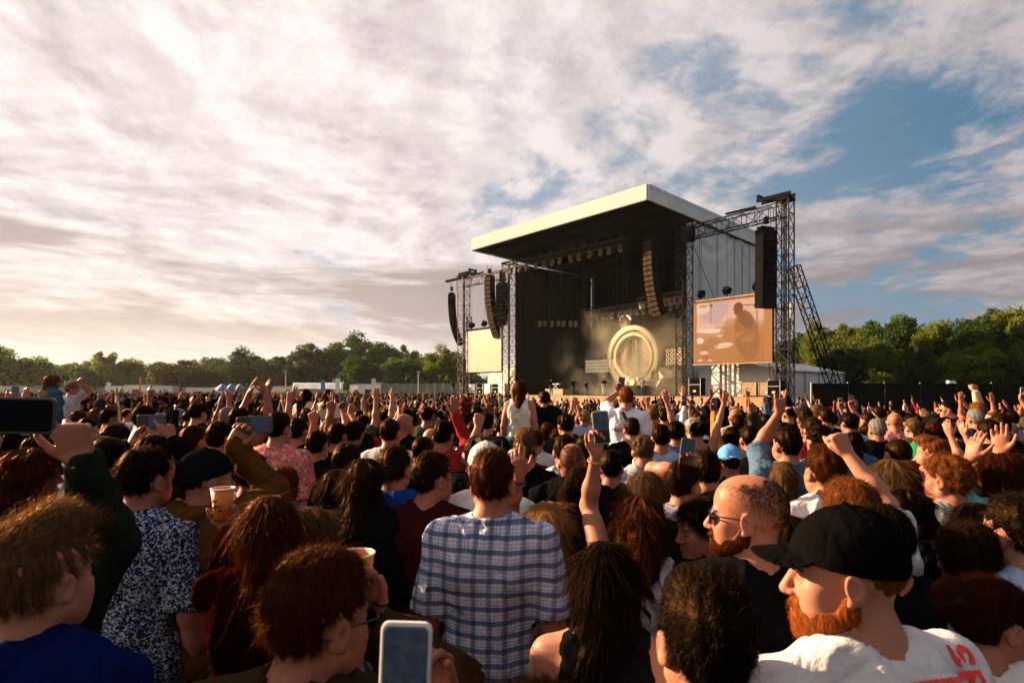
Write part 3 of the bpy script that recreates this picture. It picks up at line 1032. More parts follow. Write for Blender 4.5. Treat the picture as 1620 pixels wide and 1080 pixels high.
def hair_mesh(style, lod, seed=0):
    """lod 0 nearest .. 3 far. Styles: short crop bald quiff curly fringe long bob wavy bun updo."""
    key = (style, lod, seed)
    if key in _hairs: return _hairs[key]
    cell = (.0045, .0065, .010, .017)[lod]
    rg = np.random.RandomState(seed * 7 + 11)
    lng = {'long': .40, 'bob': .16, 'wavy': .22, 'longwave': .36}.get(style)
    zb = -.14 if lng is None else -lng - .06
    f = Field((-.16, -.22, zb), (.16, .16, .21), cell)
    th = {'short': .011, 'crop': .004, 'bald': .001, 'quiff': .008, 'curly': .014, 'fringe': .013, 'bun': .009, 'updo': .014}.get(style, .010)
    side = {'short': .0045, 'crop': .003, 'bald': .0008, 'quiff': .003, 'curly': .008, 'fringe': .009, 'bun': .007, 'updo': .008}.get(style, .009)
    f.ell((0, -.014, .034), (.0755 + side, .095 + side + .002, .090 + th), 0)
    f.ell((0, .024, .050), (.064 + side, .060 + side * .7, .062 + th), .02)
    if style == 'short':
        f.ell((0, .0, .095), (.058, .078, .036 + .004 * (seed % 3)), .02)
    if style == 'quiff':
        f.ell((0, .030, .118), (.056, .068, .042), .02)
        f.cap((.0, .075, .130), (.02, .118, .112), .024, .010, .02)
        f.ell((0, -.035, .09), (.060, .060, .045), .02)
    if style == 'curly':
        for _ in range(60):
            v = nrm(rg.normal(size=3)); v[2] = abs(v[2]) * .9 - .05
            f.ell(np.array((0, -.008, .04)) + v * np.array((.078, .098, .094)), (.016, .016, .016), .010)
    if style == 'fringe':
        f.ell((0, .050, .075), (.062, .050, .045), .02)
    if style == 'updo':
        f.ell((0, -.06, .105), (.055, .055, .045), .02)
    if style == 'bun':
        for _ in range(16):
            v = nrm(rg.normal(size=3))
            f.ell(np.array((0, -.138, .085)) + v * .024, (.024, .024, .024), .010)
    # hairline plane from forehead to nape
    if lng is None:
        nz = 1.0; ny = -.90
        L = math.hypot(nz, ny)
        offp = {'short': .004, 'bald': -.004, 'crop': .0}.get(style, .0)
        if style in ('curly', 'fringe', 'bun', 'updo'): offp = -.008
        X, Y, Z = [f.ax[i].reshape([-1 if j == i else 1 for j in range(3)]) for i in range(3)]
        cut = np.maximum((-(Z * nz + Y * ny) / L + offp), (-.088 - Z))
        # sideburn in front of each ear, notch round the ear
        notch = .034 - np.sqrt((Y + .006) ** 2 + (Z + .008) ** 2 + np.maximum(.05 - np.abs(X), 0) ** 2)
        cut = np.maximum(cut, notch)
        front = (Y - .086 + np.maximum(Z - .05, -.0) * -.12 + X * X * 1.2)
        if style not in ('fringe', 'quiff'):
            cut = np.maximum(cut, front - (.004 if style == 'curly' else 0))
        f.D = np.maximum(f.D, cut.astype(np.float32))
        if style in ('bald',):
            crown = .066 + .006 * np.sin(X * 160 + Y * 90) + .005 * np.sin(Y * 210 - X * 70) - np.sqrt(X ** 2 + (Y - .012) ** 2 * .7 + (Z - .135) ** 2)
            f.D = np.maximum(f.D, crown.astype(np.float32))
    else:
        wx = {'long': .080, 'bob': .084, 'wavy': .088, 'longwave': .092}[style]
        for q in (-1, 1):
            f.cap((q * .062, -.005, .02), (q * (wx - .02), -.035, -min(lng, .17)), .034, .036, .03)
            if lng > .2:
                f.cap((q * (wx - .02), -.035, -.15), (q * .062, -.115, -lng), .040, .022, .03)
        f.cap((0, -.055, .0), (0, -.088, -min(lng, .15)), .066, .058, .03)
        if lng > .2:
            f.cap((0, -.09, -.13), (0, -.13, -lng), .056, .030, .04, flat=(0, 1, 0), fk=.6)
            f.cap((-.03, -.12, -.2), (.03, -.12, -lng * .95), .05, .03, .04, flat=(0, 1, 0), fk=.6)
        f.ell((0, .115, -.045), (.060, .085, .105), .01, sub=True)
        f.ell((0, .09, .0), (.050, .05, .052), .01, sub=True)
    V, Q = f.surf()
    if lod < 2: V = relax(V, Q, 1, .4)
    n = vnormals(V, Q)
    az = np.arctan2(V[:, 0], -(V[:, 1] + .01))
    if lng is not None or style in ('bun', 'updo'):
        d = .0018 * np.sin(az * 17 + 1.2 * np.sin(V[:, 2] * 14 + seed) + seed) + .0012 * np.sin(az * 41 + .8 * np.sin(V[:, 2] * 20)) + .005 * wav(V, 18, seed)
        if style in ('wavy', 'longwave'):
            d += .007 * np.sin(V[:, 2] * 70 + az * 3 + 1.5 * np.sin(az * 5))
    elif style == 'curly':
        d = .006 * wav(V, 110, seed)
    else:
        amp = {'crop': .0008, 'bald': .0004, 'short': .0026, 'fringe': .003}.get(style, .0038)
        d = amp * wav(V * np.array([1.3, .7, 1]), 75, seed) + amp * .7 * np.sin(az * 14 + V[:, 2] * 30)
    V = V + n * d[:, None]
    Qs = [Q]
    ns = {0: 17000, 1: 7000, 2: 1100, 3: 0}[lod]
    if style == 'bald': ns = int(ns * 1.2)
    if ns:
        length = {'crop': .006, 'bald': .009, 'short': .019, 'bun': .035, 'quiff': .030, 'curly': .020, 'fringe': .032}.get(style, .05 if lng is None else .11)
        width = {0: .0009, 1: .0015, 2: .003}[lod]
        lift = {'crop': .001, 'bald': .0005, 'curly': .008, 'short': .0045, 'quiff': .008, 'fringe': .006}.get(style, .005)
        SV, SQ = strands(V, Q, ns, style if lng is None else 'long', rg, length, width, lift)
        if style == 'bald': V, Q = SV, SQ
        else: Q = np.vstack([Q, SQ + len(V)]); V = np.vstack([V, SV])
    me = np_mesh('hair', V, Q, [M_HAIR], True)
    _hairs[key] = me
    return me


_beards = {}


def beard_mesh(lod, full=1.0):
    key = (lod, full)
    if key in _beards: return _beards[key]
    cell = (.0045, .006, .009, .014)[lod]
    f = Field((-.1, -.03, -.16), (.1, .14, .03), cell)
    g = .006 * full
    f.ell((0, .030, -.035), (.058 + g, .064 + g, .078 + g), .0)
    for s_ in (-1, 1):
        f.cap((s_ * .056, .004, -.052), (s_ * .020, .070, -.096), .021 + g, .018 + g * 1.6, .03)
    f.ell((0, .080, -.102), (.024 + g, .017 + g, .020 + g * 1.5), .018)
    f.cap((-.018, .096, -.054), (.018, .096, -.054), .010, .010, .006)
    X, Y, Z = [f.ax[i].reshape([-1 if j == i else 1 for j in range(3)]) for i in range(3)]
    # keep the jaw and upper lip, free the cheeks and mouth
    line = Z - np.where(Y > .085, -.038 + 0 * X, np.where(Y > .03, -.050 - (Y - .03) * .25 + 0 * X, -.050 + (.03 - Y) * 1.4))
    f.D = np.maximum(f.D, np.minimum(line, 5).astype(np.float32))
    f.D = np.maximum(f.D, (-(Y + .012)).astype(np.float32))
    f.ell((0, .108, -.0700), (.018, .016, .0065), .003, sub=True)
    V, Q = f.surf()
    n = vnormals(V, Q)
    V = V + n * (.0025 * wav(V, 130, 4))[:, None]
    rg = np.random.RandomState(4)
    ns = {0: 6000, 1: 2000, 2: 300, 3: 0}[lod]
    if ns:
        SV, SQ = strands(V, Q, ns, 'long', rg, .010 * full, .0011 if lod == 0 else .0018, .003, .0)
        Q = np.vstack([Q, SQ + len(V)]); V = np.vstack([V, SV])
    me = np_mesh('beard', V, Q, [M_HAIR], True)
    _beards[key] = me
    return me


_caps = {}


def cap_mesh(kind, lod):
    """Baseball cap ('cap' visor forward, 'backcap' visor back, 'beanie')."""
    key = (kind, lod)
    if key in _caps: return _caps[key]
    cell = (.004, .006, .009, .014)[lod]
    f = Field((-.14, -.22, -.02), (.14, .24, .18), cell)
    sy = -1 if kind == 'backcap' else 1
    f.ell((0, -.008, .040), (.089, .108, .098), 0)
    f.cap((0, -.008, .135), (0, -.008, .137), .008, .008, .006)
    X, Y, Z = [f.ax[i].reshape([-1 if j == i else 1 for j in range(3)]) for i in range(3)]
    if kind == 'beanie':
        f.D = np.maximum(f.D, (-(Z - .02 - .2 * Y)).astype(np.float32))
    else:
        # edge a little lower behind than in front
        f.D = np.maximum(f.D, (-(Z - .022 - .18 * Y * sy)).astype(np.float32))
        # opening with strap on the side away from the visor
        f.ell((0, -sy * .115, .050), (.032, .04, .026), 0, sub=True)
        # visor: a curved thin plate
        yy = Y * sy
        zc = .036 - 4.2 * X * X - .10 * (yy - .08) + .02
        plate = np.abs(Z - zc) - .0028
        out = np.sqrt((X / .078) ** 2 + ((yy - .085) / .088) ** 2) - 1.0
        plate = np.maximum(plate, out * .07)
        plate = np.maximum(plate, .06 - yy)
        f.D = np.minimum(f.D, np.broadcast_to(plate, f.D.shape).astype(np.float32))
    V, Q = f.surf()
    V = relax(V, Q, 1, .35)
    n = vnormals(V, Q)
    az = np.arctan2(V[:, 0], V[:, 1] + .008)
    if kind != 'beanie':
        panel = np.abs(((az / (math.pi / 3)) % 1.0) - .5)
        V = V - n * (.0022 * np.exp(-((.5 - panel) / .03) ** 2) * (V[:, 2] > .05))[:, None]
    else:
        V = V + n * (.0015 * np.sin(az * 60))[:, None]
    V = V + n * (.0012 * wav(V, 40, 3))[:, None]
    me = np_mesh('cap', V, Q, [M_FAB], True)
    _caps[key] = me
    return me


_glass = {}


def glasses_mesh(tint=True):
    if tint in _glass: return _glass[tint]
    b = MB()
    for q in (-1, 1):
        c = (q * .034, .104, .000)
        n = 14
        ring = []
        for k in range(n):
            a = 2 * math.pi * k / n
            ring.append((c[0] + .027 * math.cos(a), c[1] - abs(c[0] + .027 * math.cos(a)) * .12, c[2] + .021 * math.sin(a) * (1.0 if math.sin(a) < 0 else .85)))
        for k in range(n):
            b.tube(ring[k], ring[(k + 1) % n], .0022, n=5)
        b.prism([(x, y - .0008, z) for x, y, z in ring], (0, .0016, 0), mi=1)
        b.path([(q * .060, .097, .008), (q * .079, .080, .010), (q * .083, .0, .006), (q * .078, -.030, -.012)], .0026, 5)
    b.tube((-.009, .106, .004), (.009, .106, .004), .0022, n=5)
    _glass[tint] = b.mesh('glasses', [M_BLACKP, M_LENS if tint else mat('clear_lens', (.3, .3, .3), .05, spec=.8)])
    return _glass[tint]


SKINS = [(.27, .112, .064), (.22, .085, .047), (.30, .138, .086), (.155, .058, .032), (.25, .104, .062)]
HAIRC = {'stub': (.012, .006, .003), 'sandy': (.105, .055, .022), 'redbeard': (.20, .052, .012), 'black': (.0012, .0009, .0008), 'dark': (.0032, .0016, .0010), 'brown': (.0095, .0040, .0018), 'auburn': (.034, .0080, .0026), 'ginger': (.115, .034, .0085),
         'blond': (.21, .12, .045), 'darkblond': (.075, .040, .017), 'grey': (.16, .15, .14), 'red': (.075, .011, .005), 'white': (.35, .33, .30)}


def add_head_parts(root, M, hs, sp, lod, skin):
    Ms = M @ Matrix.Scale(hs, 4)
    hst = sp.get('hair', 'short')
    if hst != 'none':
        h = link('hair', hair_mesh(hst, lod, sp.get('hseed', 0)), root, HAIRC[sp.get('hc', 'brown')])
        h.matrix_local = Ms
        if sp.get('cap') and hst in ('short', 'crop', 'fringe'):
            h.matrix_local = Ms @ Matrix.Diagonal((.985, .985, .90, 1))
    if sp.get('beard'):
        b = link('beard', beard_mesh(lod, sp['beard']), root, HAIRC[sp.get('bc', sp.get('hc', 'brown'))])
        b.matrix_local = Ms
    if sp.get('cap'):
        kind, colr = sp['cap']
        c = link('cap', cap_mesh(kind, lod), root, colr)
        c.matrix_local = Ms
    if sp.get('glasses'):
        g = link('sunglasses' if sp['glasses'] != 'clear' else 'glasses', glasses_mesh(sp['glasses'] != 'clear'), root)
        g.matrix_local = Ms if sp['glasses'] != 'up' else Ms @ Matrix.Translation((0, -.025, .085)) @ Matrix.Rotation(rad(35), 4, 'X')


def make_person(sp):
    """sp: dict with x, y (world), H, yaw, label, group, hair, hc, top, tc, fem, arms {side: dict}, hy/hp/hr head turn ..."""
    Y = max(sp['y'], .6)
    lod = 0 if Y < 1.75 else 1 if Y < 3.4 else 2
    lod = sp.get('lod', lod)
    cell = sp.get('cell', (.0036, .0056, .0095, .013)[lod])
    hcell = sp.get('hcell', (.0045, .0055, .0075, .011)[lod])
    H = sp['H']; fem = sp.get('fem', False)
    yaw = sp.get('yaw', 0.0)
    root = empty('person', (sp['x'], sp['y'], sp.get('z', 0.0)), rad(yaw), sp.get('label'), 'person', sp.get('group'))
    Rz = Matrix.Rotation(-rad(yaw), 3, 'Z')
    arms = {}
    for q, a in sp.get('arms', {}).items():
        a = dict(a)
        for k_ in ('w', 'd', 'n', 'pole'):
            if k_ in a and a[k_] is not None:
                v = Vector(a[k_])
                if k_ == 'w':
                    v = v - Vector((sp['x'], sp['y'], sp.get('z', 0.0)))
                a[k_] = np.array(Rz @ v)
        arms[q] = a
    s, M = person_frame(H, rad(sp.get('hy', 0)), rad(sp.get('hp', 0)), rad(sp.get('hr', 0)))
    seated = sp.get('seated', False)
    me, anchors, sk = body_mesh('body', H, fem, M, arms, cell, hcell, sp.get('coarse', .016), sp.get('build', 1.0), seated, sp.get('face', lod < 2))
    skin = SKINS[sp.get('skin', 0)]
    link('body', me, root, skin)
    hs = min(1.01, (.94 if fem else 1.0) * (.55 + .45 * s))
    add_head_parts(root, M, hs, sp, lod, skin)
    mt = {'plaid': M_PLAID, 'speck': M_SPECK, 'floral': M_FLORAL, 'denim': M_DENIM, 'stripe': M_STRIPE}.get(sp.get('pat'), M_FAB)
    kind = sp.get('top', 'tee')
    nm = {'tee': 'tee_shirt', 'shirt': 'shirt', 'long': 'sweater', 'hoodie': 'hooded_top', 'tank': 'tank_top', 'jacket': 'jacket', 'coat': 'jacket'}[kind]
    sc_ = sp.get('scell', (.0085, .010, .013, .018)[lod])
    link(nm, shirt_mesh(nm, H, fem, sk, kind, sc_, mt, sp.get('seed', 1), sp.get('build', 1.0)), root, sp.get('tc', (.02, .02, .02)))
    link('trousers', trousers_mesh('trousers', H, fem, .022, M_DENIM if sp.get('jeans', True) else M_FAB, seated), root, sp.get('pc', (.02, .02, .025)))
    for q in (-1, 1):
        sh = link('shoe', shoe_mesh(), root)
        sh.location = (q * .112 * s, 0.0, 0.0) if not seated else (q * .12 * s, .42 * s, .36 * s)
    # world-space anchors of the hands
    Rw = Matrix.Rotation(rad(yaw), 3, 'Z')
    out = {}
    for q, (Wr, d, n, th, El, Sh, G) in anchors.items():
        P0 = Vector((sp['x'], sp['y'], sp.get('z', 0.0)))
        out[q] = dict(w=P0 + Rw @ Vector(Wr), d=Rw @ Vector(d), n=Rw @ Vector(n), th=Rw @ Vector(th), el=P0 + Rw @ Vector(El), g=P0 + Rw @ Vector(G))
    return root, out, M
# ------------------------------------------------------------------ setting
def _grass(t, tc):
    O = tc.outputs['Object']
    a = t.noise(O, .8, 8.0, .65).outputs[0]
    b = t.noise(O, 30.0, 3.0, .6).outputs[0]
    c = t.mix(t.mr(a, .35, .65), (.045, .060, .018, 1), (.105, .085, .045, 1))
    c = t.mix(t.mr(b, .4, .7), c, (.03, .04, .012, 1))
    return {'Base Color': c, 'Roughness': .95, 'Specular IOR Level': .1, 'Normal': _bump(t, O, 25.0, .05)}


M_GRASS = mat_fn('trodden_grass', _grass)
gb = MB()
def _ss(x, a, b):
    t = min(1.0, max(0.0, (x - a) / (b - a))); return t * t * (3 - 2 * t)


def dip(x, y):
    """The field falls gently towards the pit before the stage."""
    v = (x - 11.38) * .7495 + (y - 50.0) * .662
    return -.78 * _ss(y, 7, 24) * _ss(x / max(y, 1), -.42, .02) * (1 - _ss(v, -3.5, -1.0)) * (1 - _ss(y, 42, 50)) * (1 - _ss(x - .95 * y, 0, 8))


gx = np.concatenate([np.linspace(-700, -45, 8), np.linspace(-42, 60, 86), np.linspace(70, 700, 8)]); gy = np.concatenate([[-60, -20], np.linspace(0, 75, 64), np.linspace(85, 1400, 12)])
nx_, ny_ = len(gx), len(gy)
GV = np.array([[x, y, dip(x, y)] for y in gy for x in gx])
GQ = [[j * nx_ + i, j * nx_ + i + 1, (j + 1) * nx_ + i + 1, (j + 1) * nx_ + i] for j in range(ny_ - 1) for i in range(nx_ - 1)]
gb.add(GV, GQ)
tag(gb.build('ground', M_GRASS), kind='structure')

# ------------------------------------------------------------------ stage frame: u runs along the front from the near corner, v runs back
SU = np.array([-.662, .7495, 0.0]); SV_ = np.array([.7495, .662, 0.0])
SR = np.array([11.38, 50.0, 0.0])


def st(u, v, z):
    """u metres along the front from the near front corner, v metres back, z up."""
    return SR + SU * u + SV_ * v + np.array([0, 0, z])


STR = np.stack([SU, SV_, [0, 0, 1.0]], 1)   # local -> world

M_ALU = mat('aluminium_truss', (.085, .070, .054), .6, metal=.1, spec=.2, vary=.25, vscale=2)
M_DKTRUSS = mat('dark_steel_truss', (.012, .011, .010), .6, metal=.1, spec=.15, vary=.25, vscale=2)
M_CANVAS = mat('white_canvas', (.66, .63, .58), .75, spec=.1, vary=.06, vscale=.4, bump=.25, bscale=1.2)
M_FASCIA = mat('cream_fascia_panel', (.46, .465, .46), .8, spec=.1, vary=.05, vscale=.3, bump=.1, bscale=.8)
M_BLACK = mat('black_drape', (.006, .008, .007), .95, spec=.05, vary=.3, vscale=.5, bump=.5, bscale=1.5)
M_DECK = mat('stage_deck', (.05, .04, .03), .6, vary=.3, vscale=2)
M_WOOD = mat('plywood_skirt', (.36, .20, .09), .75, vary=.22, vscale=1.2, dirt=.3)
M_SPK = mat('speaker_black', (.007, .007, .007), .7, spec=.08, vary=.3)
M_SPKF = mat('speaker_grille', (.050, .033, .022), .7, spec=.1, vary=.3, vscale=6)
M_PANELG = mat('green_hoarding', (.13, .17, .13), .7, vary=.2, vscale=1.0)
M_DKFENCE = mat('black_green_mesh_cloth', (.004, .006, .005), .9, spec=.1, vary=.3, vscale=.4, bump=.3, bscale=2)
M_STEEL = mat('galvanised_steel', (.35, .35, .34), .45, metal=.6, vary=.2)
M_CASE = mat('flight_case', (.28, .17, .09), .6, vary=.3, vscale=3)
M_WHITEP = mat('white_painted_metal', (.75, .73, .70), .5, vary=.1)


def truss(b, a, c, w=.6, r=.035, bays=None, h=None, mi=0, up=(0, 0, 1)):
    """Square lattice truss from a to c: four chords and zigzag braces."""
    a = np.array(a, float); c = np.array(c, float); d = c - a; L = np.linalg.norm(d); d /= L
    up = np.array(up, float)
    if abs(d @ up) > .9: up = SU.copy()
    s_ = nrm(np.cross(d, up)); t_ = np.cross(s_, d)
    h = h or w
    cs = [s_ * w / 2 * p + t_ * h / 2 * q for p, q in ((-1, -1), (1, -1), (1, 1), (-1, 1))]
    for o in cs: b.tube(a + o, c + o, r, n=5, mi=mi, caps=False)
    n = bays or max(2, int(L / (max(w, h) * 1.05)))
    for k in range(n):
        p0 = a + d * L * k / n; p1 = a + d * L * (k + 1) / n
        for q in range(4):
            o1, o2 = cs[q], cs[(q + 1) % 4]
            if k % 2: o1, o2 = o2, o1
            b.tube(p0 + o1, p1 + o2, r * .6, n=4, mi=mi, caps=False)
            b.tube(p0 + cs[q], p0 + cs[(q + 1) % 4], r * .6, n=4, mi=mi, caps=False)


def sheet(fn, nu, nv, thick, name, m_, parent=None, smooth=True):
    """Thick curved sheet from fn(u, v) -> point, u and v in 0..1."""
    P = np.array([[fn(i / nu, j / nv) for i in range(nu + 1)] for j in range(nv + 1)])
    du = np.gradient(P, axis=1); dv = np.gradient(P, axis=0)
    N = np.cross(du, dv); N /= np.linalg.norm(N, axis=2, keepdims=True) + 1e-9
    A = P.reshape(-1, 3); B = (P - N * thick).reshape(-1, 3)
    w_ = nu + 1; n = len(A)
    Q = [[j * w_ + i, j * w_ + i + 1, (j + 1) * w_ + i + 1, (j + 1) * w_ + i] for j in range(nv) for i in range(nu)]
    Q2 = [[n + a[3], n + a[2], n + a[1], n + a[0]] for a in Q]
    E = []
    for i in range(nu):
        E.append([i + 1, i, n + i, n + i + 1]); j = nv * w_
        E.append([j + i, j + i + 1, n + j + i + 1, n + j + i])
    for j in range(nv):
        E.append([j * w_, (j + 1) * w_, n + (j + 1) * w_, n + j * w_])
        E.append([(j + 1) * w_ + nu, j * w_ + nu, n + j * w_ + nu, n + (j + 1) * w_ + nu])
    return link(name, np_mesh(name, np.vstack([A, B]), np.array(Q + Q2 + E), [m_], smooth), parent)


WD = 24.1          # width between the roof corners
stage = empty('concert_stage', tuple(st(12, 8, 0)), 0, 'huge open-air concert stage with white slanted roof, black drapes and plywood front', 'stage')
inv_stage = Matrix.Translation(-Vector(stage.location))


def under(o, root):
    """Keep world coordinates while parented."""
    o.parent = root
    o.matrix_parent_inverse = root.matrix_world.inverted() if False else Matrix.Translation(-Vector(root.location)) if tuple(root.rotation_euler) == (0, 0, 0) else (Matrix.Translation(Vector(root.location)) @ root.rotation_euler.to_matrix().to_4x4()).inverted()
    return o


# roof: slab with tall cream fascia in front, fabric fascia on the side, falling gently to the back
def roofz(u, v): return 19.45 - .035 * v
D_ROOF = 24.0
b = MB()
TH = 1.36
P = lambda u, v, z: st(u, v, z)
b.hexa([P(0, .05, roofz(0, 0) - .35), P(WD, .05, roofz(0, 0) - .35), P(WD, D_ROOF, roofz(0, D_ROOF) - .35), P(0, D_ROOF, roofz(0, D_ROOF) - .35),
        P(0, .05, roofz(0, 0) - .03), P(WD, .05, roofz(0, 0) - .03), P(WD, D_ROOF, roofz(0, D_ROOF) - .03), P(0, D_ROOF, roofz(0, D_ROOF) - .03)])
under(b.build('roof', M_CANVAS), stage)
b = MB()
b.hexa([P(0, -.12, roofz(0, 0) - TH), P(WD, -.12, roofz(0, 0) - TH), P(WD, .04, roofz(0, 0) - TH), P(0, .04, roofz(0, 0) - TH),
        P(0, -.12, roofz(0, 0)), P(WD, -.12, roofz(0, 0)), P(WD, .04, roofz(0, 0)), P(0, .04, roofz(0, 0))])
under(b.build('front_fascia', M_FASCIA), stage)
b = MB()
for k in range(60):
    uu = WD * (k + .5) / 60
    b.box(P(uu, -.135, roofz(0, 0) - TH + .07), (.06, .03, .06), STR)
under(b.build('fascia_joint', mat('joint_grey', (.26, .25, .23), .8, spec=.1)), stage)


def _side(t, tc):
    O = tc.outputs['Object']
    a = t.noise(O, .5, 6.0, .6).outputs[0]
    c = t.mix(t.mr(a, .3, .7), (.54, .60, .61, 1), (.68, .71, .71, 1))
    return {'Base Color': c, 'Roughness': .8, 'Specular IOR Level': .2, 'Normal': _bump(t, O, 1.3, .15, .6)}


M_SCRIM = mat_fn('pale_scrim_cloth', _side)
for uu, nm_ in ((0, 'side_fascia'), (WD, 'side_fascia')):
    b = MB()
    sg = -1 if uu == 0 else 1
    for k in range(8):
        v0 = .05 + (D_ROOF - .05) * k / 8; v1 = .05 + (D_ROOF - .05) * (k + 1) / 8 - .05
        b.hexa([P(uu, v0, roofz(0, v0) - TH), P(uu + sg * .14, v0, roofz(0, v0) - TH), P(uu + sg * .14, v1, roofz(0, v1) - TH), P(uu, v1, roofz(0, v1) - TH),
                P(uu, v0, roofz(0, v0)), P(uu + sg * .14, v0, roofz(0, v0)), P(uu + sg * .14, v1, roofz(0, v1)), P(uu, v1, roofz(0, v1))])
        # eyelets and lacing along the top
        for q in range(7):
            vv = v0 + (v1 - v0) * (q + .5) / 7
            b.box(P(uu + sg * .15, vv, roofz(0, vv) - .30), (.07, .10, .05), STR, mi=1)
    under(b.build(nm_, [M_SCRIM, M_BLACK]), stage)
# dark underside lining with purlins
b = MB()
b.hexa([P(.05, .06, roofz(0, 0) - TH + .1), P(WD - .05, .06, roofz(0, 0) - TH + .1), P(WD - .05, D_ROOF, roofz(0, D_ROOF) - TH + .1), P(.05, D_ROOF, roofz(0, D_ROOF) - TH + .1),
        P(.05, .06, roofz(0, 0) - TH + .2), P(WD - .05, .06, roofz(0, 0) - TH + .2), P(WD - .05, D_ROOF, roofz(0, D_ROOF) - TH + .2), P(.05, D_ROOF, roofz(0, D_ROOF) - TH + .2)])
for k in range(9):
    vv = 1.5 + k * 2.6
    b.box(P(WD / 2, vv, roofz(0, vv) - TH + .02), (WD - .4, .12, .12), STR)
under(b.build('roof_lining', M_BLACK), stage)
# deck and skirt
DZ = 1.58; VF = 3.4
b = MB()
b.box(P(WD / 2, (VF + 22) / 2, DZ - .10), (WD, 22 - VF, .2), STR)
for uu in (-4.25, WD + 4.25): b.box(P(uu, (VF + 6.9) / 2, DZ - .10), (8.5, 6.9 - VF, .2), STR)
under(b.build('deck', M_DECK), stage)
b = MB()
for k in range(30):
    u0 = -8.4 + k * 1.37
    b.box(P(u0 + .68, VF - .05 - .012 * (k % 2), (DZ - .02) / 2), (1.355, .04, DZ - .02), STR)
under(b.build('deck_skirt', M_WOOD), stage)
# back wall, inner walls
b = MB()
nf = 60
def drape(u0, v0, u1, v1, z0, z1, amp, m_, name, n=80, parent=stage, thick=.04):
    d = np.array([u1 - u0, v1 - v0]); L = np.hypot(*d); d /= L; nn = np.array([-d[1], d[0]])
    rg = np.random.RandomState(int(abs(u0 * 7 + v0 * 3)) % 999)
    ph = rg.uniform(0, 6)
    def fn(a, c):
        w_ = math.sin(a * L * 4.2 + ph + .8 * math.sin(a * L * .9)) * amp * (1.1 - .3 * c)
        q = np.array([u0, v0]) + d * a * L + nn * w_
        return P(q[0], q[1], z0 + (z1 - z0) * c)
    return under(sheet(fn, n, 4, thick, name, m_), parent)


def _backdrop(t, tc):
    g = t.n('ShaderNodeNewGeometry')
    a = t.noise(tc.outputs['Object'], .22, 5.0, .6, .5).outputs[0]
    c = t.mix(t.mr(a, .42, .62), (.055, .045, .025, 1), (.20, .12, .05, 1))
    return {'Base Color': c, 'Roughness': .9, 'Specular IOR Level': .05, 'Normal': _bump(t, tc.outputs['Object'], 1.0, .2)}


M_BACKD = mat_fn('printed_backdrop', _backdrop)
drape(1.2, 19.2, WD - 1.2, 19.2, DZ, 10.5, .10, M_BACKD, 'backdrop_drape', 160)
drape(.8, 19.8, WD - .8, 19.8, DZ, 17.4, .08, M_BLACK, 'back_drape', 120)
drape(WD - .9, 5.9, WD - .9, 19.6, DZ, 17.3, .10, M_BLACK, 'side_drape', 90)
drape(1.3, 8.2, 1.3, 19.4, DZ, 17.2, .10, M_BLACK, 'side_drape', 90)
# pale scrim on the near outer side, with swags along the top
def scrim(a, c):
    v = 6.2 + a * (D_ROOF - 6.6)
    z = DZ + (roofz(0, v) - TH - .05 - DZ) * c
    w_ = .05 * math.sin(a * 46) * (1 - c) + .12 * math.sin(a * 9 + c * 4) * c * (1 - c)
    sg = (abs(math.sin(a * math.pi * 2.0))) * 3.6
    dd = (roofz(0, v) - TH - z)
    w_ += .11 * math.sin((dd - sg * .8) * 3.4) * math.exp(-((dd - sg * .55) / 1.5) ** 2)
    return P(.25 - w_, v, z)
under(sheet(scrim, 120, 90, .03, 'side_scrim', M_SCRIM), stage)
b = MB()
for v in (8.0, 11.2, 14.5, 17.6):
    b.tube(P(-.06, v, 9.0), P(-.06, v, roofz(0, v) - TH), .03, n=5)
b.tube(P(-.10, 6.2, roofz(0, 6) - 3.0), P(-.10, 12.5, 8.6), .03, n=5)
b.tube(P(-.10, 16.0, DZ), P(-.10, 16.0, 16.9), .04, n=5)
under(b.build('guy_cable', M_DKTRUSS), stage)

# column towers
def tower(u, v, z1, w=1.05, m_=M_ALU, z0=0.0, label='', name='truss_tower', group=None, kink=None, mast=True):
    root = empty(name, tuple(P(u, v, 0)), 0, label, 'truss tower', group)
    b = MB()
    truss(b, P(u, v, z0), P(u, v, z1), w, .06)
    under(b.build('lattice', m_), root)
    b = MB()
    b.box(P(u, v, .12), (w * 1.7, w * 1.7, .24), STR)
    under(b.build('base_plate', M_STEEL), root)
    b = MB()
    b.box(P(u, v, z1 + .12), (w * 1.15, w * 1.15, .22), STR)
    for q in range(6):
        b.tube(P(u, v, z0 + .3) + np.array([.12 * math.cos(q), .12 * math.sin(q), 0]), P(u, v, z1) + np.array([.12 * math.cos(q), .12 * math.sin(q), 0]), .025, n=4)
    under(b.build('head_block', M_DKTRUSS), root)
    return root


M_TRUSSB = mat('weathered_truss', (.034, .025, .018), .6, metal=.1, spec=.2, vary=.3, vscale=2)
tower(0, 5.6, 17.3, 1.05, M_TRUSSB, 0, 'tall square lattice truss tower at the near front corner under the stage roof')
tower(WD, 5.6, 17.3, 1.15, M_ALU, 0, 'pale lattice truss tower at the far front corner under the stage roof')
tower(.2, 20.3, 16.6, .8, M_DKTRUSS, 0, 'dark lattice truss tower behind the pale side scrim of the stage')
tower(WD, 20.3, 16.6, .8, M_DKTRUSS, 0, 'dark lattice truss tower at the far back corner of the stage')


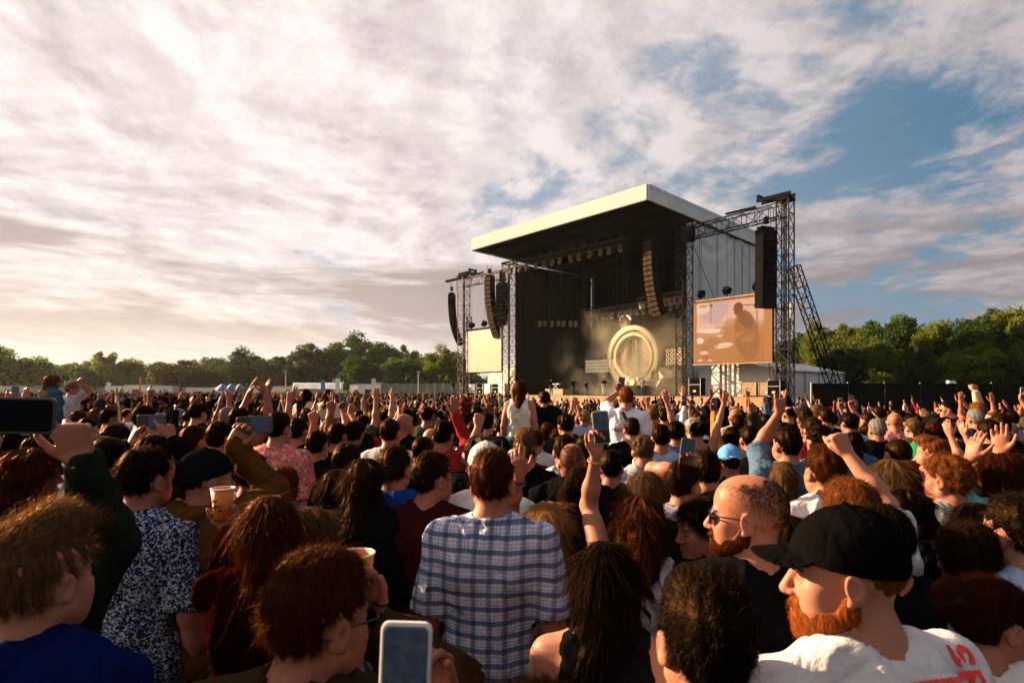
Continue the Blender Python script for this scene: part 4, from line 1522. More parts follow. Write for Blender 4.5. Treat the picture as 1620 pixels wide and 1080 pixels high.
def pa_wing(sgn, label_t, label_b, label_r, mt, wt):
    """Outrigger tower, beam and raking brace on one side of the stage."""
    uc = 0 if sgn < 0 else WD
    ut = uc + sgn * 9.05
    root = tower(ut, 5.6, 17.0, wt, mt, 0, label_t)
    b = MB()
    # header beams reach inwards over the speaker hang, as on the photo
    for k in (-1, 1):
        b.box(P(ut - sgn * .75, 5.6 + k * .42, 17.45), (2.7, .16, .28), STR)
    b.box(P(ut - sgn * 1.9, 5.6, 17.72), (.22, 1.3, .2), STR)
    under(b.build('hoist_beam', M_DKTRUSS), root)
    broot = empty('truss_beam', tuple(P((uc + ut) / 2, 5.6, 16.0)), 0, label_b, 'truss beam')
    b = MB()
    truss(b, P(uc, 5.6, 16.15), P(ut, 5.6, 16.35), .9, .055, h=1.05)
    under(b.build('lattice', mt), broot)
    b = MB()
    b.box(P(uc + sgn * 5.6, 5.1, 16.95), (2.6, .16, .16), STR)
    b.box(P(uc + sgn * .9, 5.3, 15.95), (.5, .5, 1.3), STR)
    under(b.build('hoist_bracket', M_DKTRUSS), broot)
    rr = empty('raking_truss', tuple(P(ut + sgn * 2, 7.5, 0)), 0, label_r, 'truss brace')
    b = MB()
    e0 = P(ut + sgn * .3, 6.4, 11.9); e1 = P(ut + sgn * 3.2, 8.6, .3)
    truss(b, e0, e1, .8, .05)
    under(b.build('lattice', M_DKTRUSS), rr)
    b = MB(); b.box(e1 - np.array([0, 0, .1]), (1.6, 1.6, .35)); under(b.build('base_block', M_STEEL), rr)
    return ut


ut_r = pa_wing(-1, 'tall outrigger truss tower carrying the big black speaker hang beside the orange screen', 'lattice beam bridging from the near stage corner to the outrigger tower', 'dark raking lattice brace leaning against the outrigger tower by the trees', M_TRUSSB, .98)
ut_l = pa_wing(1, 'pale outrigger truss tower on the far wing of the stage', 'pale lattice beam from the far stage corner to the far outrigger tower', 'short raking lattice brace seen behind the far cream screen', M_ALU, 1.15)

# scaffold bays between screen and near outrigger tower
root = empty('scaffold_tower', tuple(P(-8.0, 7.2, 0)), 0, 'slim scaffold ladder tower standing beside the orange screen', 'scaffold')
b = MB()
for du in (-.6, .6):
    for dv in (-.6, .6):
        b.tube(P(-7.9 + du, 7.2 + dv, 0), P(-7.9 + du, 7.2 + dv, 9.2), .05, n=6)
under(b.build('standard', M_STEEL), root)
b = MB()
for k in range(6):
    z = .8 + k * 1.6
    for dv in (-.6, .6):
        b.tube(P(-8.5, 7.2 + dv, z), P(-7.3, 7.2 + dv, z), .04, n=5)
        b.tube(P(-8.5, 7.2 + dv, z), P(-7.3, 7.2 + dv, z + 1.6), .03, n=5)
    for du in (-.6, .6):
        b.tube(P(-7.9 + du, 6.6, z), P(-7.9 + du, 7.8, z), .04, n=5)
under(b.build('ledger', M_STEEL), root)

# ---- video screens
def _scr(name, col, st_=1.0, base=(.02, .013, .008)):
    def fn(t, tc):
        O = tc.outputs['Object']
        a = t.noise(O, .7, 4.0, .6).outputs[0]
        f = t.mr(a, .3, .7, .82, 1.15)
        c = t.mix(1.0, (*col, 1), t.n('ShaderNodeCombineXYZ', {0: f, 1: f, 2: f}).outputs[0], 'MULTIPLY')
        return {'Base Color': (*base, 1), 'Roughness': .8, 'Specular IOR Level': .1, 'Emission Color': c, 'Emission Strength': st_}
    return mat_fn(name, fn)


ST_E = .25
M_SCR = {k: _scr('screen_' + k, c, ST_E) for k, c in {
    'tan': (.58, .235, .085), 'pale': (.75, .44, .30), 'mauve': (.36, .21, .22), 'sil': (.25, .085, .030), 'dark': (.17, .055, .02), 'brown': (.45, .17, .06), 'deep': (.46, .165, .042), 'light': (.86, .56, .38), 'red': (.7, .06, .03), 'white': (.9, .8, .7)}.items()}
M_CREAM = mat('sunlit_screen_skin', (.29, .21, .12), .5, vary=.08, vscale=.8, emit=(.75, .62, .42), estr=.06)  # weak glow put into the colour on top of the real sunlight


def screen(sgn, label):
    uc = 0 if sgn < 0 else WD
    ua = uc + sgn * 1.1; ub = uc + sgn * 8.15
    zb, zt = 4.45, 9.8
    root = empty('video_screen', tuple(P((ua + ub) / 2, 5.4, zb)), 0, label, 'video screen')
    b = MB()
    b.box(P((ua + ub) / 2, 5.5, (zb + zt) / 2), (abs(ub - ua) + .0, .3, zt - zb), STR)
    under(b.build('housing', M_BLACK), root)
    nx, nz = 14, 10
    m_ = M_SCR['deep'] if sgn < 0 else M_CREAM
    b = MB()
    w_ = abs(ub - ua) / nx; h_ = (zt - zb) / nz
    for i in range(nx):
        for j in range(nz):
            b.box(P(min(ua, ub) + (i + .5) * w_, 5.33, zb + (j + .5) * h_), (w_ - .006, .03, h_ - .006), STR)
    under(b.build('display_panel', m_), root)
    b = MB()
    b.box(P((ua + ub) / 2, 5.45, zt + .12), (abs(ub - ua) + .2, .5, .12), STR)
    under(b.build('top_rail', M_CASE if sgn < 0 else M_DKTRUSS), root)
    b = MB(); b.box(P((ua + ub) / 2, 5.45, zb - .1), (abs(ub - ua) + .1, .4, .12), STR)
    under(b.build('bottom_rail', M_CASE if sgn < 0 else M_DKTRUSS), root)
    for q, uu in enumerate((1.9, 4.3, 6.9)):
        b = MB()
        c0 = P(uc + sgn * uu, 5.3, zt + .75)
        b.tube(c0, c0 + np.array([0, 0, -.55]), .06)
        b.box(c0, (.55, .5, .5), np.array(Matrix.Rotation(.4 * q, 3, 'Z') @ Matrix.Rotation(.5, 3, 'X')))
        b.tube(c0 + np.array([0, -.1, .0]), c0 + np.array([-.25, -.35, -.25]), .2, .26, 10)
        b.tube(c0 + np.array([0, 0, .2]), c0 + np.array([0, 0, 6.0]), .018, n=4)
        under(b.build('floodlight', M_SPK), root)
    return root


scr_r = screen(-1, 'large orange video screen showing a drummer, hung on the near wing of the stage')
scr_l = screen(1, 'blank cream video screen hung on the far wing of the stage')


# picture shown on the near screen: a bearded drummer in profile with a microphone, cymbals and drums
def _picture(t, tc):
    s_ = t.n('ShaderNodeSeparateXYZ', {0: tc.outputs['Generated']})
    nz = t.noise(tc.outputs['Generated'], 9.0, 4.0, .6).outputs[1]
    ns = t.n('ShaderNodeSeparateXYZ', {0: nz})
    X = t.m('ADD', t.m('SUBTRACT', 1.0, s_.outputs[0]), t.m('MULTIPLY', t.m('SUBTRACT', ns.outputs[0], .5), .030))
    Y_ = t.m('ADD', s_.outputs[2], t.m('MULTIPLY', t.m('SUBTRACT', ns.outputs[1], .5), .030))

    def el(cx_, cy_, rx, ry, soft=.35, rot=0.0):
        a = t.m('SUBTRACT', X, cx_); b_ = t.m('SUBTRACT', Y_, cy_)
        c_, n_ = math.cos(rot), math.sin(rot)
        u = t.m('DIVIDE', t.m('ADD', t.m('MULTIPLY', a, c_), t.m('MULTIPLY', b_, n_)), rx)
        v = t.m('DIVIDE', t.m('SUBTRACT', t.m('MULTIPLY', b_, c_), t.m('MULTIPLY', a, n_)), ry)
        q = t.m('ADD', t.m('MULTIPLY', u, u), t.m('MULTIPLY', v, v))
        return t.mr(q, 1.0 - soft, 1.0 + soft, 1.0, 0.0, True)
    fine = t.noise(t.mapping(tc.outputs['Generated'], sc=(1.3, 1, 1)), 26.0, 6.0, .7).outputs[0]
    c = t.mix(t.mr(Y_, .25, .72, 0, 1, True), (.50, .19, .055, 1), (.74, .40, .25, 1))
    c = t.mix(t.m('MULTIPLY', t.mr(Y_, .5, .66, 1, 0, True), t.mr(X, .30, .62, .2, .85, True)), c, (.46, .165, .045, 1))
    for args, cc, f in (
            ((.30, .84, .17, .24, .3, -.5), (.50, .32, .33), .8), ((.13, .90, .10, .10), (.80, .55, .45), .7), ((.22, .52, .20, .035, .3, -.08), (.88, .62, .46), .9), ((.17, .59, .14, .05), (.76, .46, .32), .8),
            ((.09, .37, .055, .05), (.85, .68, .60), .9), ((.40, .27, .13, .045, .3, .10), (.80, .52, .36), .95), ((.16, .20, .06, .10), (.36, .125, .035), .7), ((.27, .33, .08, .10), (.42, .15, .045), .7),
            ((.15, .17, .06, .035), (.82, .50, .33), .8), ((.44, .48, .08, .10), (.40, .14, .04), .6), ((.36, .43, .05, .025), (.75, .42, .25), .7), ((.52, .60, .10, .09), (.44, .16, .05), .6),
            ((.70, .40, .15, .40, .25, .12), (.33, .115, .032), .9), ((.69, .66, .085, .15, .3, .35), (.22, .075, .024), .95), ((.60, .85, .058, .085, .22, .12), (.16, .052, .018), 1.0), ((.585, .775, .040, .045, .3, .3), (.15, .050, .018), 1.0), ((.545, .825, .018, .03, .3), (.26, .09, .03), .8),
            ((.63, .73, .05, .05), (.22, .075, .024), .95), ((.58, .42, .10, .035, .3, .45), (.48, .18, .06), .8), ((.72, .36, .10, .05, .3, .4), (.46, .17, .055), .7), ((.74, .87, .12, .009, .4, -.18), (.20, .07, .025), .9),
            ((.82, .84, .035, .02, .3), (.20, .07, .025), .9), ((.825, .62, .008, .24, .4), (.26, .09, .03), .8), ((.245, .93, .022, .032, .3), (.15, .06, .03), .9), ((.24, .78, .006, .18, .4), (.22, .10, .05), .8), ((.14, .93, .06, .025, .3), (.50, .20, .07), .9),
            ((.175, .075, .022, .028, .2), (.72, .05, .03), 1.0), ((.09, .05, .035, .012, .3), (.85, .75, .65), .9), ((.23, .045, .03, .010, .3), (.85, .75, .65), .9)):
        c = t.mix(t.m('MULTIPLY', el(*args), f), c, (*cc, 1))
    f_ = t.mr(fine, .3, .7, .78, 1.2)
    c = t.mix(1.0, c, t.n('ShaderNodeCombineXYZ', {0: f_, 1: f_, 2: f_}).outputs[0], 'MULTIPLY')
    edge = t.m('MULTIPLY', t.m('MULTIPLY', t.mr(X, .045, .05), t.mr(X, .905, .91, 1, 0)), t.m('MULTIPLY', t.mr(Y_, .0, .01), t.mr(Y_, .97, .985, 1, 0)))
    c = t.mix(edge, (.50, .185, .05, 1), c)
    return {'Base Color': (.02, .013, .008, 1), 'Roughness': .8, 'Specular IOR Level': .1, 'Emission Color': c, 'Emission Strength': ST_E}


b = MB()
b.box((0, 0, 0), (7.02, .02, 5.32))
pic = b.build('picture', mat_fn('screen_picture', _picture))
pic.location = tuple(P(-4.625, 5.30, 7.125)); pic.rotation_euler = (0, 0, math.atan2(SU[1], SU[0]))
bpy.context.view_layer.update()
under(pic, scr_r)


def smoothpoly(pts, it=2):
    for _ in range(it):
        out = []
        n = len(pts)
        for i in range(n):
            a, c = pts[i], pts[(i + 1) % n]
            out.append((a[0] * .75 + c[0] * .25, a[1] * .75 + c[1] * .25)); out.append((a[0] * .25 + c[0] * .75, a[1] * .25 + c[1] * .75))
        pts = out
    return pts


# ---- line array speakers
def line_array(base, n, w, h, d, curve, face_dir, label, lit=True, side_dir=None, tilt0=0.0, name='line_array_speaker', grille=True):
    """Cabinets hang from base downwards, bending towards the back (curve radians in all)."""
    f = nrm(face_dir); s_ = np.cross(np.array([0, 0, 1.0]), f)
    root = empty(name, tuple(base), 0, label, 'line array')
    p = np.array(base, float)
    b = MB()
    b.box(p + np.array([0, 0, .14]), (w * .9, d * .8, .12), np.stack([s_, f, [0, 0, 1]], 1))
    b.tube(p + s_ * w * .3, p + s_ * w * .3 + np.array([0, 0, 1.6]), .02, n=5); b.tube(p - s_ * w * .3, p - s_ * w * .3 + np.array([0, 0, 1.6]), .02, n=5)
    b.box(p + np.array([0, 0, .75]), (.28, .28, .55), np.stack([s_, f, [0, 0, 1]], 1))
    under(b.build('rigging_frame', M_DKTRUSS), root)
    for k in range(n):
        a = tilt0 + curve * (k / max(1, n - 1)) ** 1.6
        dn = -np.array([0, 0, 1.0]) * math.cos(a) - f * math.sin(a) * 1.0
        fw = f * math.cos(a) - np.array([0, 0, 1.0]) * math.sin(a)
        c = p + dn * h / 2
        R_ = np.stack([s_, fw, -dn], 1)
        b = MB()
        b.box(c, (w, d, h * .94), R_, 0)
        if grille:
            for q in (-1, 1):
                b.box(c + fw * (d / 2 + .012) + s_ * q * w * .245, (w * .44, .03, h * .72), R_, 1)
        under(b.build('speaker_cabinet', [M_SPK, M_SPKF]), root)
        p = p + dn * h
    return root


FN = -SV_
line_array(P(2.5, 3.9, 15.8), 15, 1.25, .46, .7, .42, nrm(FN + .25 * SU), 'curved main line array of speaker boxes hanging inside the near stage corner')
line_array(P(1.0, 7.0, 15.0), 4, 1.0, .5, .8, 0, FN, 'short column of subwoofer boxes hanging behind the near main line array')
line_array(P(-8.05, 4.5, 14.75), 13, 1.5, .475, .8, .03, nrm(FN * .3 - SU * .95), 'straight black speaker hang seen from its back beside the near outrigger tower', grille=False)
line_array(P(WD + 2.1, 4.3, 15.9), 15, 1.35, .52, .7, .50, nrm(FN + .1 * SU), 'curved sunlit line array hanging in front of the far cream screen')
line_array(P(WD + 1.0, 5.4, 15.0), 9, 1.2, .55, 1.0, 0, nrm(FN - .1 * SU), 'flat sunlit speaker column between the far line array and the far stage tower')
line_array(P(WD + 11.2, 5.2, 15.0), 14, .9, .50, .75, .50, nrm(FN + 1.6 * SU), 'thin dark curved line array hanging outside the far outrigger tower', grille=False)
b = MB(); root = empty('cantilever_beam', tuple(P(WD + 10, 5.3, 16.6)), 0, 'dark cantilever beam holding the thin curved speaker array off the far tower', 'beam')
b.box(P(WD + 10.2, 5.2, 16.9), (4.6, .3, .3), STR)
for k in (-1.7, 1.3):
    b.tube(P(WD + 11.0 + k * .5, 5.2, 16.8), P(WD + 11.0 + k * .5, 5.2, 15.2), .02, n=4)
under(b.build('girder', M_DKTRUSS), root)

# ---- lighting trusses under the roof
def lamp_fixture(b, c, aim, s_=1.0):
    c = np.array(c, float); aim = nrm(aim)
    b.box(c, (.26 * s_, .26 * s_, .14 * s_))
    b.tube(c + np.array([.16 * s_, 0, 0]), c + np.array([.16 * s_, 0, -.3 * s_]), .03 * s_, n=4)
    b.tube(c - np.array([.16 * s_, 0, 0]), c - np.array([.16 * s_, 0, .3 * s_]), .03 * s_, n=4)
    p = c + np.array([0, 0, -.28 * s_])
    b.tube(p - aim * .22 * s_, p + aim * .24 * s_, .13 * s_, .16 * s_, 9)


def light_truss(pa, pb, label, nfix, w=.5, seedv=1, drop=3.5, m_=M_ALU):
    root = empty('lighting_truss', tuple((np.array(pa) + np.array(pb)) / 2), 0, label, 'lighting truss')
    b = MB(); truss(b, pa, pb, w, .035, h=w)
    under(b.build('lattice', m_), root)
    b = MB()
    for k in (0.05, .35, .65, .95):
        q = np.array(pa) * (1 - k) + np.array(pb) * k
        b.tube(q, q + np.array([0, 0, drop]), .02, n=4)
        b.box(q + np.array([0, 0, .7]), (.22, .22, .45))
    under(b.build('chain_hoist', M_DKTRUSS), root)
    rg = random.Random(seedv)
    for k in range(nfix):
        f_ = (k + .5 + rg.uniform(-.2, .2)) / nfix
        q = np.array(pa) * (1 - f_) + np.array(pb) * f_
        b = MB()
        lamp_fixture(b, q - np.array([0, 0, w / 2 + .08]), (rg.uniform(-.6, .2), -rg.uniform(.2, 1), -rg.uniform(.4, 1)), 1.25)
        under(b.build('stage_light', M_LAMPB), root)


M_LAMPB = mat('lamp_housing', (.24, .20, .15), .4, vary=.3)
light_truss(P(WD - .5, 5.0, 16.9), P(6.2, 5.0, 16.7), 'long pale lighting truss with a row of lamps just under the front roof edge', 13, .6, 3, .8)
light_truss(P(17.5, 12.5, 11.3), P(4.0, 12.5, 11.6), 'crowded lighting truss with hanging moving lamps in the middle of the dark stage', 16, .6, 5, 5.5)
light_truss(P(8.2, 10.0, 11.6), P(2.6, 10.0, 11.7), 'short lighting truss packed with lamps near the main line array', 11, .5, 8, 5.2)
light_truss(P(WD - 1.4, 9.0, 10.9), P(17.5, 11.0, 10.6), 'sloping lighting truss with lamps near the far stage tower', 7, .5, 9, 5.6, M_DKTRUSS)
# crown of hoists and brackets over the front truss
root = empty('roof_rigging', tuple(P(12, 5, 17)), 0, 'row of small upright winch brackets along the front lighting truss', 'rigging')
b = MB()
for k in range(11):
    uu = 6.6 + k * 1.62
    b.box(P(uu, 5.0, 17.35), (.36, .12, .5), STR @ np.array(Matrix.Rotation(.35, 3, 'Y')))
    b.tube(P(uu, 5.0, 17.1), P(uu + .5, 5.0, 17.7), .04, n=4)
under(b.build('bracket', M_TRUSSB), root)

# bunches of cable and poles inside the stage
root = empty('cable_drop', tuple(P(5, 9, 5)), 0, 'thin cables and poles hanging from the roof inside the dark stage', 'cables')
b = MB()
for uu, vv, za, zb_ in ((18.6, 9, 17, 12.0), (16.0, 10, 17, 11.0), (13.2, 11, 17, 8.5), (11.2, 10, 17, 12.5), (8.7, 8, 17.2, 11.6), (8.3, 8, 17.2, 11.6), (5.4, 9, 17, 12), (20.5, 9, 17, 6)):
    b.tube(P(uu, vv, za), P(uu, vv, zb_), .03, n=5)
under(b.build('hanging_pole', M_TRUSSB), root)

# ---- the big ring prop
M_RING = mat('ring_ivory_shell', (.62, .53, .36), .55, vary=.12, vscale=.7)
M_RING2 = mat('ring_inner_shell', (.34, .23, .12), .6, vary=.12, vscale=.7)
ring_c = P(12.0, 14.3, 5.95)
rroot = empty('ring_sculpture', tuple(ring_c - np.array([0, 0, 4.3])), 0, 'giant glowing ivory ring standing upright in the middle of the stage', 'stage prop')


def annulus(c, r0, r1, dep, name, m_, n=72, bulge=.12, vo=0.0, a0=0.0, a1=2 * math.pi):
    prof = [(r0, -dep), (r0 + (r1 - r0) * .08, -dep - bulge * .5), ((r0 + r1) / 2, -dep - bulge), (r1 - (r1 - r0) * .08, -dep - bulge * .5), (r1, -dep), (r1, 0), (r0, 0), (r0, -dep)]
    V = []; Q = []
    for k in range(n + 1):
        a = a0 + (a1 - a0) * k / n
        for r, o in prof:
            V.append(c + SU * r * math.cos(a) + np.array([0, 0, r * math.sin(a)]) + SV_ * (o + vo))
    m2 = len(prof)
    for k in range(n):
        for j in range(m2 - 1):
            Q.append([k * m2 + j, (k + 1) * m2 + j, (k + 1) * m2 + j + 1, k * m2 + j + 1])
    return under(link(name, np_mesh(name, V, np.array(Q), [m_], False)), rroot)


annulus(ring_c, 3.06, 3.62, .55, 'outer_hoop', M_RING)
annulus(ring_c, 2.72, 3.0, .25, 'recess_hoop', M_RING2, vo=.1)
annulus(ring_c, 2.42, 2.70, .42, 'inner_hoop', M_RING)
b = MB()
for k in range(5):
    a = rad(-8 - k * 11)
b.lathe([(2.0, 0), (2.0, .7), (1.4, .75)], tuple(P(12, 14.4, DZ)), 24)
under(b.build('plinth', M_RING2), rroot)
M_STRAP = mat('backlit_cloth', (.20, .13, .07), .8, vary=.06, vscale=1, emit=(.85, .55, .28), estr=.04)  # faint emission stands in for light from behind the cloth
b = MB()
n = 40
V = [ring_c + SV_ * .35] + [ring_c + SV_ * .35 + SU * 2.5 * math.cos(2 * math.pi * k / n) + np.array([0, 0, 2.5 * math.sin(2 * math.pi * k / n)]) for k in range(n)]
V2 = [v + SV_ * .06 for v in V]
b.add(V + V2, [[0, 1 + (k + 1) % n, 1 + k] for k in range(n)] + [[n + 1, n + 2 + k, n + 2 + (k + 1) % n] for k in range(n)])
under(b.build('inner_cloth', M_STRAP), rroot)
b = MB()
for uu, w_ in ((.9, .35), (.2, .5), (-.45, .22)):
    truss(b, ring_c + SU * uu + np.array([0, 0, -2.1]) + SV_ * .1, ring_c + SU * uu + np.array([0, 0, 2.1]) + SV_ * .1, w_, .03)
under(b.build('ladder_truss', M_TRUSSB), rroot)
# figure-like orb at the top of the ring
orb = empty('mirror_orb', tuple(ring_c + SU * 1.4 + np.array([0, 0, 4.1])), 0, 'tilted silver orb with small lamps perched on top of the giant ring', 'stage prop')
f = Field((-1, -1, -1.1), (1.2, 1, 1.1), .06)
f.ell((0, 0, .1), (.78, .6, .62), 0)
f.cap((-.3, 0, -.3), (.35, 0, -.62), .25, .16, .1)
f.cap((.35, 0, -.62), (.75, 0, -.25), .14, .10, .1)
V, Q = f.surf()
V = V + vnormals(V, Q) * (.035 * wav(V, 9, 3))[:, None]
V = V @ STR.T
o = link('shell', np_mesh('shell', V + np.array(orb.location), Q, [mat('silvered_plaster', (.62, .52, .36), .45, vary=.3, vscale=4)], True)); under(o, orb)
b = MB()
for k in range(7):
    a = rad(20 + k * 23)
    b.box(np.array(orb.location) + SU * .8 * math.cos(a) + np.array([0, 0, .1 + .68 * math.sin(a)]), (.14, .14, .14))
under(b.build('small_lamp', mat('small_lamp', (.5, .4, .25), .3, emit=(1, .8, .5), estr=1.2)), orb)

# lamp banks either side of the ring
def lamp_bank(u0, v0, z0, nx, nz, sx, sz, label, ring=False):
    root = empty('lamp_bank', tuple(P(u0, v0, z0)), 0, label, 'lamp bank')
    b = MB()
    b.box(P(u0 - (nx - 1) * sx / 2, v0 + .1, z0 + (nz - 1) * sz / 2), (nx * sx + .1, .12, nz * sz + .1), STR)
    under(b.build('backboard', M_TRUSSB), root)
    m_ = mat('warm_lamp_face', (.5, .35, .18), .5, emit=(1.0, .66, .30), estr=.13)
    m2_ = mat('dim_lamp_face', (.4, .32, .2), .5, emit=(.75, .60, .36), estr=.12)
    for j in range(nz):
        for i in range(nx):
            b = MB()
            c = P(u0 - i * sx, v0, z0 + j * sz)
            if ring:
                for k in range(10):
                    a = 2 * math.pi * k / 10; a2 = 2 * math.pi * (k + 1) / 10
                    b.tube(c + SU * .17 * math.cos(a) + np.array([0, 0, .17 * math.sin(a)]), c + SU * .17 * math.cos(a2) + np.array([0, 0, .17 * math.sin(a2)]), .045, n=5)
            else:
                b.box(c, (sx * .84, .06, sz * .80), STR)
            under(b.build('lamp', m_ if ring else m2_), root)


lamp_bank(19.0, 14.0, 4.45, 9, 4, .52, .40, 'pale grid of square lamps standing on the far side of the ring')
lamp_bank(6.6, 12.8, 5.0, 6, 4, .50, .44, 'bank of round orange lamps behind the near corner tower', True)

# one lit stage lamp throws its beam on the ring
lp = light_truss(P(14.2, 7.5, 11.9), P(12.6, 7.5, 11.9), 'short lighting truss with the lit lamp aimed at the ring', 3, .4, 4, 5.0) if False else None
spot_d = bpy.data.lights.new('stage_beam', 'SPOT'); spot_d.energy = 3200; spot_d.color = (1.0, .74, .42); spot_d.spot_size = rad(46); spot_d.spot_blend = .8; spot_d.shadow_soft_size = .25
spot = bpy.data.objects.new('stage_beam', spot_d); COL.objects.link(spot)
sp_from = Vector(P(15.2, 7.0, 12.4)); sp_to = Vector(ring_c)
spot.location = sp_from; spot.rotation_euler = (sp_from - sp_to).to_track_quat('Z', 'Y').to_euler()

# stage smoke lit by the low sun
def _smoke():
    m_ = bpy.data.materials.new('stage_smoke'); m_.use_nodes = True
    t = NT(m_.node_tree)
    tc = t.n('ShaderNodeTexCoord')
    G = tc.outputs['Generated']
    a = t.noise(t.mapping(tc.outputs['Object'], sc=(1, 1, .8)), .33, 3.0, .6, .6).outputs[0]
    s_ = t.n('ShaderNodeSeparateXYZ', {0: G})
    lo = t.m('SUBTRACT', 1.0, s_.outputs[2])
    cx_ = t.m('SUBTRACT', 1.0, t.m('MULTIPLY', t.m('ABSOLUTE', t.m('SUBTRACT', s_.outputs[0], .45)), 1.75), clamp=True)
    dn = t.m('MULTIPLY', t.mr(a, .42, .70, 0, 1), t.m('MULTIPLY', t.m('POWER', lo, 1.3), cx_))
    dn = t.m('MULTIPLY', dn, .40)
    v = t.n('ShaderNodeVolumePrincipled', {'Color': (.95, .86, .66, 1), 'Density': dn, 'Anisotropy': .1})
    o_ = t.n('ShaderNodeOutputMaterial', {'Volume': v.outputs[0]})
    return m_


sm = MB(); sm.box((0, 0, 0), (20.5, 9.5, 9.6))
smo = sm.build('stage_smoke', _smoke())
smo.location = tuple(P(11.5, 12.4, DZ + 4.85)); smo.rotation_euler = (0, 0, math.atan2(SU[1], SU[0]))
tag(smo, 'thin smoke drifting round the ring on the stage', 'smoke', kind='stuff')

# flight cases, monitors and small gear on the wings
def crate(u, v, w, d, h, label, m_=M_CASE, z=DZ, group=None):
    root = empty('flight_case', tuple(P(u, v, z)), 0, label, 'flight case', group)
    b = MB(); b.box(P(u, v, z + h / 2 + .08), (w, d, h), STR); under(b.build('shell', m_), root)
    b = MB()
    for du in (-1, 1):
        b.box(P(u + du * w * .5, v - d * .5, z + h / 2 + .08), (.05, .05, h + .02), STR)
        b.tube(P(u + du * w * .38, v - d * .3, z + .05), P(u + du * w * .38, v - d * .3 + .05, z + .05), .05)
    b.box(P(u, v - d * .5 - .005, z + h * .62 + .08), (w, .03, .05), STR)
    under(b.build('edge_trim', M_STEEL), root)
    b = MB(); b.box(P(u, v - d * .5 - .02, z + h * .3), (.24, .03, .14), STR)
    under(b.build('latch', M_WHITEP), root)


crate(-5.5, 7.0, 1.35, .8, 1.1, 'brown flight case under the orange screen, the one nearer the stage')
crate(-7.1, 7.0, 1.35, .8, 1.1, 'brown flight case under the orange screen, the one nearer the scaffold')
crate(-1.9, 4.6, 1.1, .8, 1.5, 'black square bass box on the deck beside the near corner tower', M_SPK)
crate(-8.6, 5.0, 1.0, .8, 1.2, 'black equipment box on the near wing beside the scaffold', M_SPK)
for k, (uu, m_) in enumerate(((WD + 8.0, M_WHITEP), (WD + 6.3, M_SPK), (WD + 4.8, M_WHITEP), (WD + 3.2, M_SPK), (WD + 2.0, M_WHITEP))):
    crate(uu, 6.5, 1.2, .8, 1.25, ['pale equipment box at the outer end of the far wing', 'black speaker box on the far wing next to the outermost pale box', 'low pale box in the middle of the far wing', 'black speaker box on the far wing nearer the stage', 'pale box on the far wing beside the stage tower'][k], m_)

# white barrier structures in front of the skirt
def barrier(u, v, label, w=1.2, h=1.15, grp=None):
    root = empty('crowd_barrier', tuple(P(u, v, 0)), 0, label, 'barrier', grp)
    b = MB()
    for du in (-w / 2, w / 2): b.tube(P(u + du, v, 0), P(u + du, v, h), .04)
    b.tube(P(u - w / 2, v, h), P(u + w / 2, v, h), .04)
    b.box(P(u, v - .35, .03), (w, .8, .05), STR)
    under(b.build('frame', M_STEEL), root)
    b = MB()
    for q in range(9): b.tube(P(u - w / 2 + w * (q + .5) / 9, v, .1), P(u - w / 2 + w * (q + .5) / 9, v, h), .018, n=5)
    under(b.build('bars', M_STEEL), root)
for k in range(18):
    barrier(-6 + k * 2.0, .2, 'steel crowd barrier panel in the row before the stage', 1.95, 1.2, 'crowd barriers before the stage')

# pale racks and instruments along the deck front
root = empty('keyboard_riser', tuple(P(19, 5, DZ)), 0, 'pale slatted riser with instruments at the far part of the stage', 'riser')
b = MB()
for k in range(14): b.box(P(20.5 - k * .38, 4.6, DZ - .7), (.22, .1, 1.2), STR)
under(b.build('slatted_front', M_WHITEP), root)
b = MB(); b.box(P(17.6, 7.5, DZ + .35), (2.8, 1.6, .7), STR); under(b.build('platform', M_RING2), root)
b = MB(); b.box(P(17.8, 7.2, DZ + 1.25), (1.3, .4, .12), STR); b.tube(P(17.4, 7.2, DZ + .7), P(18.2, 7.2, DZ + 1.25), .03); b.tube(P(18.2, 7.2, DZ + .7), P(17.4, 7.2, DZ + 1.25), .03)
under(b.build('keyboard', M_WHITEP), root)

# drum kit
dk = P(8.2, 9.5, DZ)
root = empty('drum_kit', tuple(dk), 0, 'drum kit with cymbals on a low black riser right of the ring base'.replace('right of', 'beside'), 'drum kit')
b = MB(); b.box(P(8.2, 9.5, DZ + .5), (3.2, 2.4, 1.0), STR); under(b.build('riser', M_BLACK), root)
b = MB()
b.tube(P(8.2, 8.7, DZ + 1.35), P(8.2, 9.2, DZ + 1.35), .33, n=18)
b.tube(P(7.6, 9.1, DZ + 1.5), P(7.6, 9.1, DZ + 1.9), .2, n=14); b.tube(P(8.8, 9.1, DZ + 1.5), P(8.8, 9.1, DZ + 1.9), .2, n=14); b.tube(P(9.3, 9.4, DZ + 1.2), P(9.3, 9.4, DZ + 1.7), .26, n=14)
under(b.build('drum', M_RING), root)
for du, z_ in ((-1.2, 2.5), (1.3, 2.4), (.5, 2.65), (-1.5, 2.1)):
    b = MB()
    b.tube(P(8.2 + du, 9.3, DZ + 1.0), P(8.2 + du, 9.3, DZ + z_), .02)
    b.lathe([(.0, .03), (.1, .02), (.34, -.02), (.34, -.03), (.0, .0)], tuple(P(8.2 + du, 9.3, DZ + z_)), 16)
    under(b.build('cymbal', mat('bronze', (.75, .5, .2), .3, metal=.9)), root)

